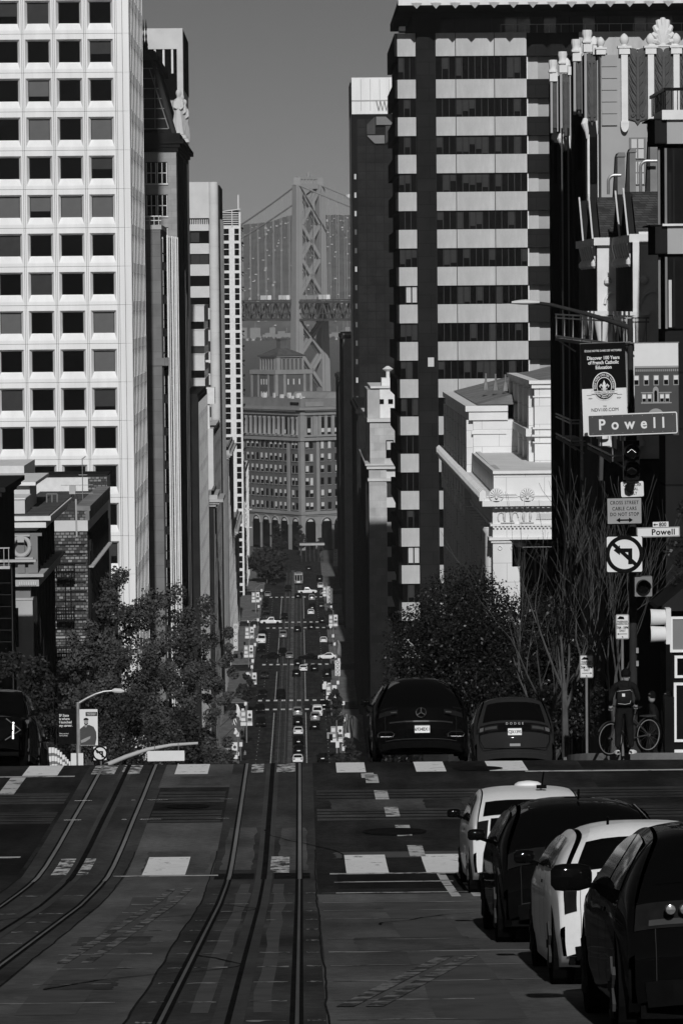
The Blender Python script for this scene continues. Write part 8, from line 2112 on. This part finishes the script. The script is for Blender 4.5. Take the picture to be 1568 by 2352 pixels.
    c = MB(); c.lathe(bb, [(.09,-.05),(.09,-.045)], 18, 'y'); c.bar((-.02,-.07,.29), (-.12,-.07,.16), .02); c.bar((-.02,.07,.29), (.08,.07,.42), .02); c.box(-.17,-.07,-.13,-.07,.14,.17); c.box(.04,.12,.07,.14,.40,.43); c.build('crankset', M['chrome'], b)
    cb = MB(); cb.box(.38,.66,-.1,.1,.72,.74); cb.build('rear_rack', M['dark_metal'], b)
    xb = PX(1444, 1700, Y+.55); b.location = (xb, Y+.5, gz(Y+.5)+CH); b.rotation_euler = (0, 0, math.radians(38))
cyclist()
def walker():
    t = thing('person', (0, 0, 0), 'x', 'person', 'people on the lower street')
    J = [((0,0,.95),(.16,.11)),((0,0,1.2),(.17,.11)),((0,0,1.43),(.13,.09)),((0,0,1.52),(.05,.05)),((-.09,0,.86),(.09,.09)),((-.10,.12,.47),(.07,.07)),((-.10,.16,.08),(.05,.05)),((.09,0,.86),(.09,.09)),((.10,-.08,.47),(.07,.07)),((.10,-.2,.1),(.05,.05)),
         ((-.21,0,1.38),(.06,.06)),((-.26,-.06,1.1),(.05,.05)),((-.24,.05,.86),(.035,.035)),((.21,0,1.38),(.06,.06)),((.26,.06,1.1),(.05,.05)),((.24,.15,.88),(.035,.035))]
    E = [(0,1),(1,2),(2,3),(0,4),(4,5),(5,6),(0,7),(7,8),(8,9),(2,10),(10,11),(11,12),(2,13),(13,14),(14,15)]
    skin_body('body', J, E, M['cloth_dark'], t, 1)
    MB().lathe((0,0,1.53), [(.03,0),(.07,.05),(.08,.12),(.07,.19),(.03,.24)], 10).build('head', M['skin'], t, smooth=60)
    MB().lathe((0,-.01,1.63), [(.085,0),(.09,.06),(.06,.13),(.02,.155)], 10).build('hair', M['ink'], t, smooth=60)
    s = MB(); s.grid([[(hw_*math.cos(a), hw_*.68*math.sin(a), z_) for a in [2*math.pi*k/14 for k in range(15)]] for z_, hw_ in ((.88,.20),(1.1,.205),(1.3,.225),(1.44,.16),(1.5,.07))]); s.build('shirt', M['cloth_white'], t, smooth=60)
    return t
W0 = walker()
LABP = [('in a white top nearest the road crest on the left pavement', 511, 1753, 'cloth_white'), ('in dark clothes beside the white topped walker on the left', 517, 1753, 'cloth_black'), ('in a grey coat under the lowest left banner', 528, 1751, 'cloth_grey'), ('in pale clothes right of the grey coat on the left pavement', 548, 1750, 'cloth_white'),
        ('in pale clothes standing at the left kerb', 563, 1748, 'cloth_grey'), ('in black crossing the nearest lower crossroads', 716, 1640, 'cloth_black'), ('in white on the left pavement by the second crossroads', 565, 1563, 'cloth_white'), ('in a dark coat by the second crossroads at left', 555, 1515, 'cloth_black'), ('in a pale shirt waiting below the double parked van', 556, 1512, 'cloth_white'), ('in white on the left pavement at the third crossroads', 570, 1440, 'cloth_white'), ('in dark clothes walking at the right kerb', 781, 1712, 'cloth_dark'), ('in a black coat by the lowest left banner lamp', 537, 1748, 'cloth_black'), ('in grey by the flags on the left pavement', 556, 1700, 'cloth_grey'), ('in black crossing between the first crossing stripes at left', 590, 1618, 'cloth_black'), ('in white walking on the right pavement by the placards', 772, 1690, 'cloth_white'), ('in dark clothes at the right kerb of the second crossing', 764, 1535, 'cloth_dark'), ('in black waiting at the left end of the second crossing', 572, 1530, 'cloth_black'), ('in a dark top at the third crossing, right end', 757, 1436, 'cloth_dark'), ('in white at the far end of the right pavement', 760, 1395, 'cloth_white'), ('in black on the left pavement by the long pale board', 562, 1490, 'cloth_black')]
for i, (lab, u, v, m) in enumerate(LABP):
    o = W0 if i == 0 else copy_tree(W0)
    o['label'] = 'person '+lab; x, y = Gpt(u, v, 540); o.location = (x, y, gz(y)+CH); o.rotation_euler = (0, 0, R.uniform(0, 6.28))
    for ch in o.children:
        if ch.name.startswith('shirt'): ch.material_slots[0].link = 'OBJECT'; ch.material_slots[0].material = M[m]
for lab, u, dx in (('person in black seated low behind the bicycle', 1496, 0), ('second dark seated person at the right, behind the bicycle', 1532, 0)):
    o = copy_tree(W0); o['label'] = lab; o['group'] = 'people behind the bicycle'; Y = 79.6; o.location = (PX(u, 1700, Y), Y, gz(Y)+CH-.42)
    for ch in o.children:
        if ch.name.startswith('shirt'): ch.material_slots[0].link = 'OBJECT'; ch.material_slots[0].material = M['cloth_black']
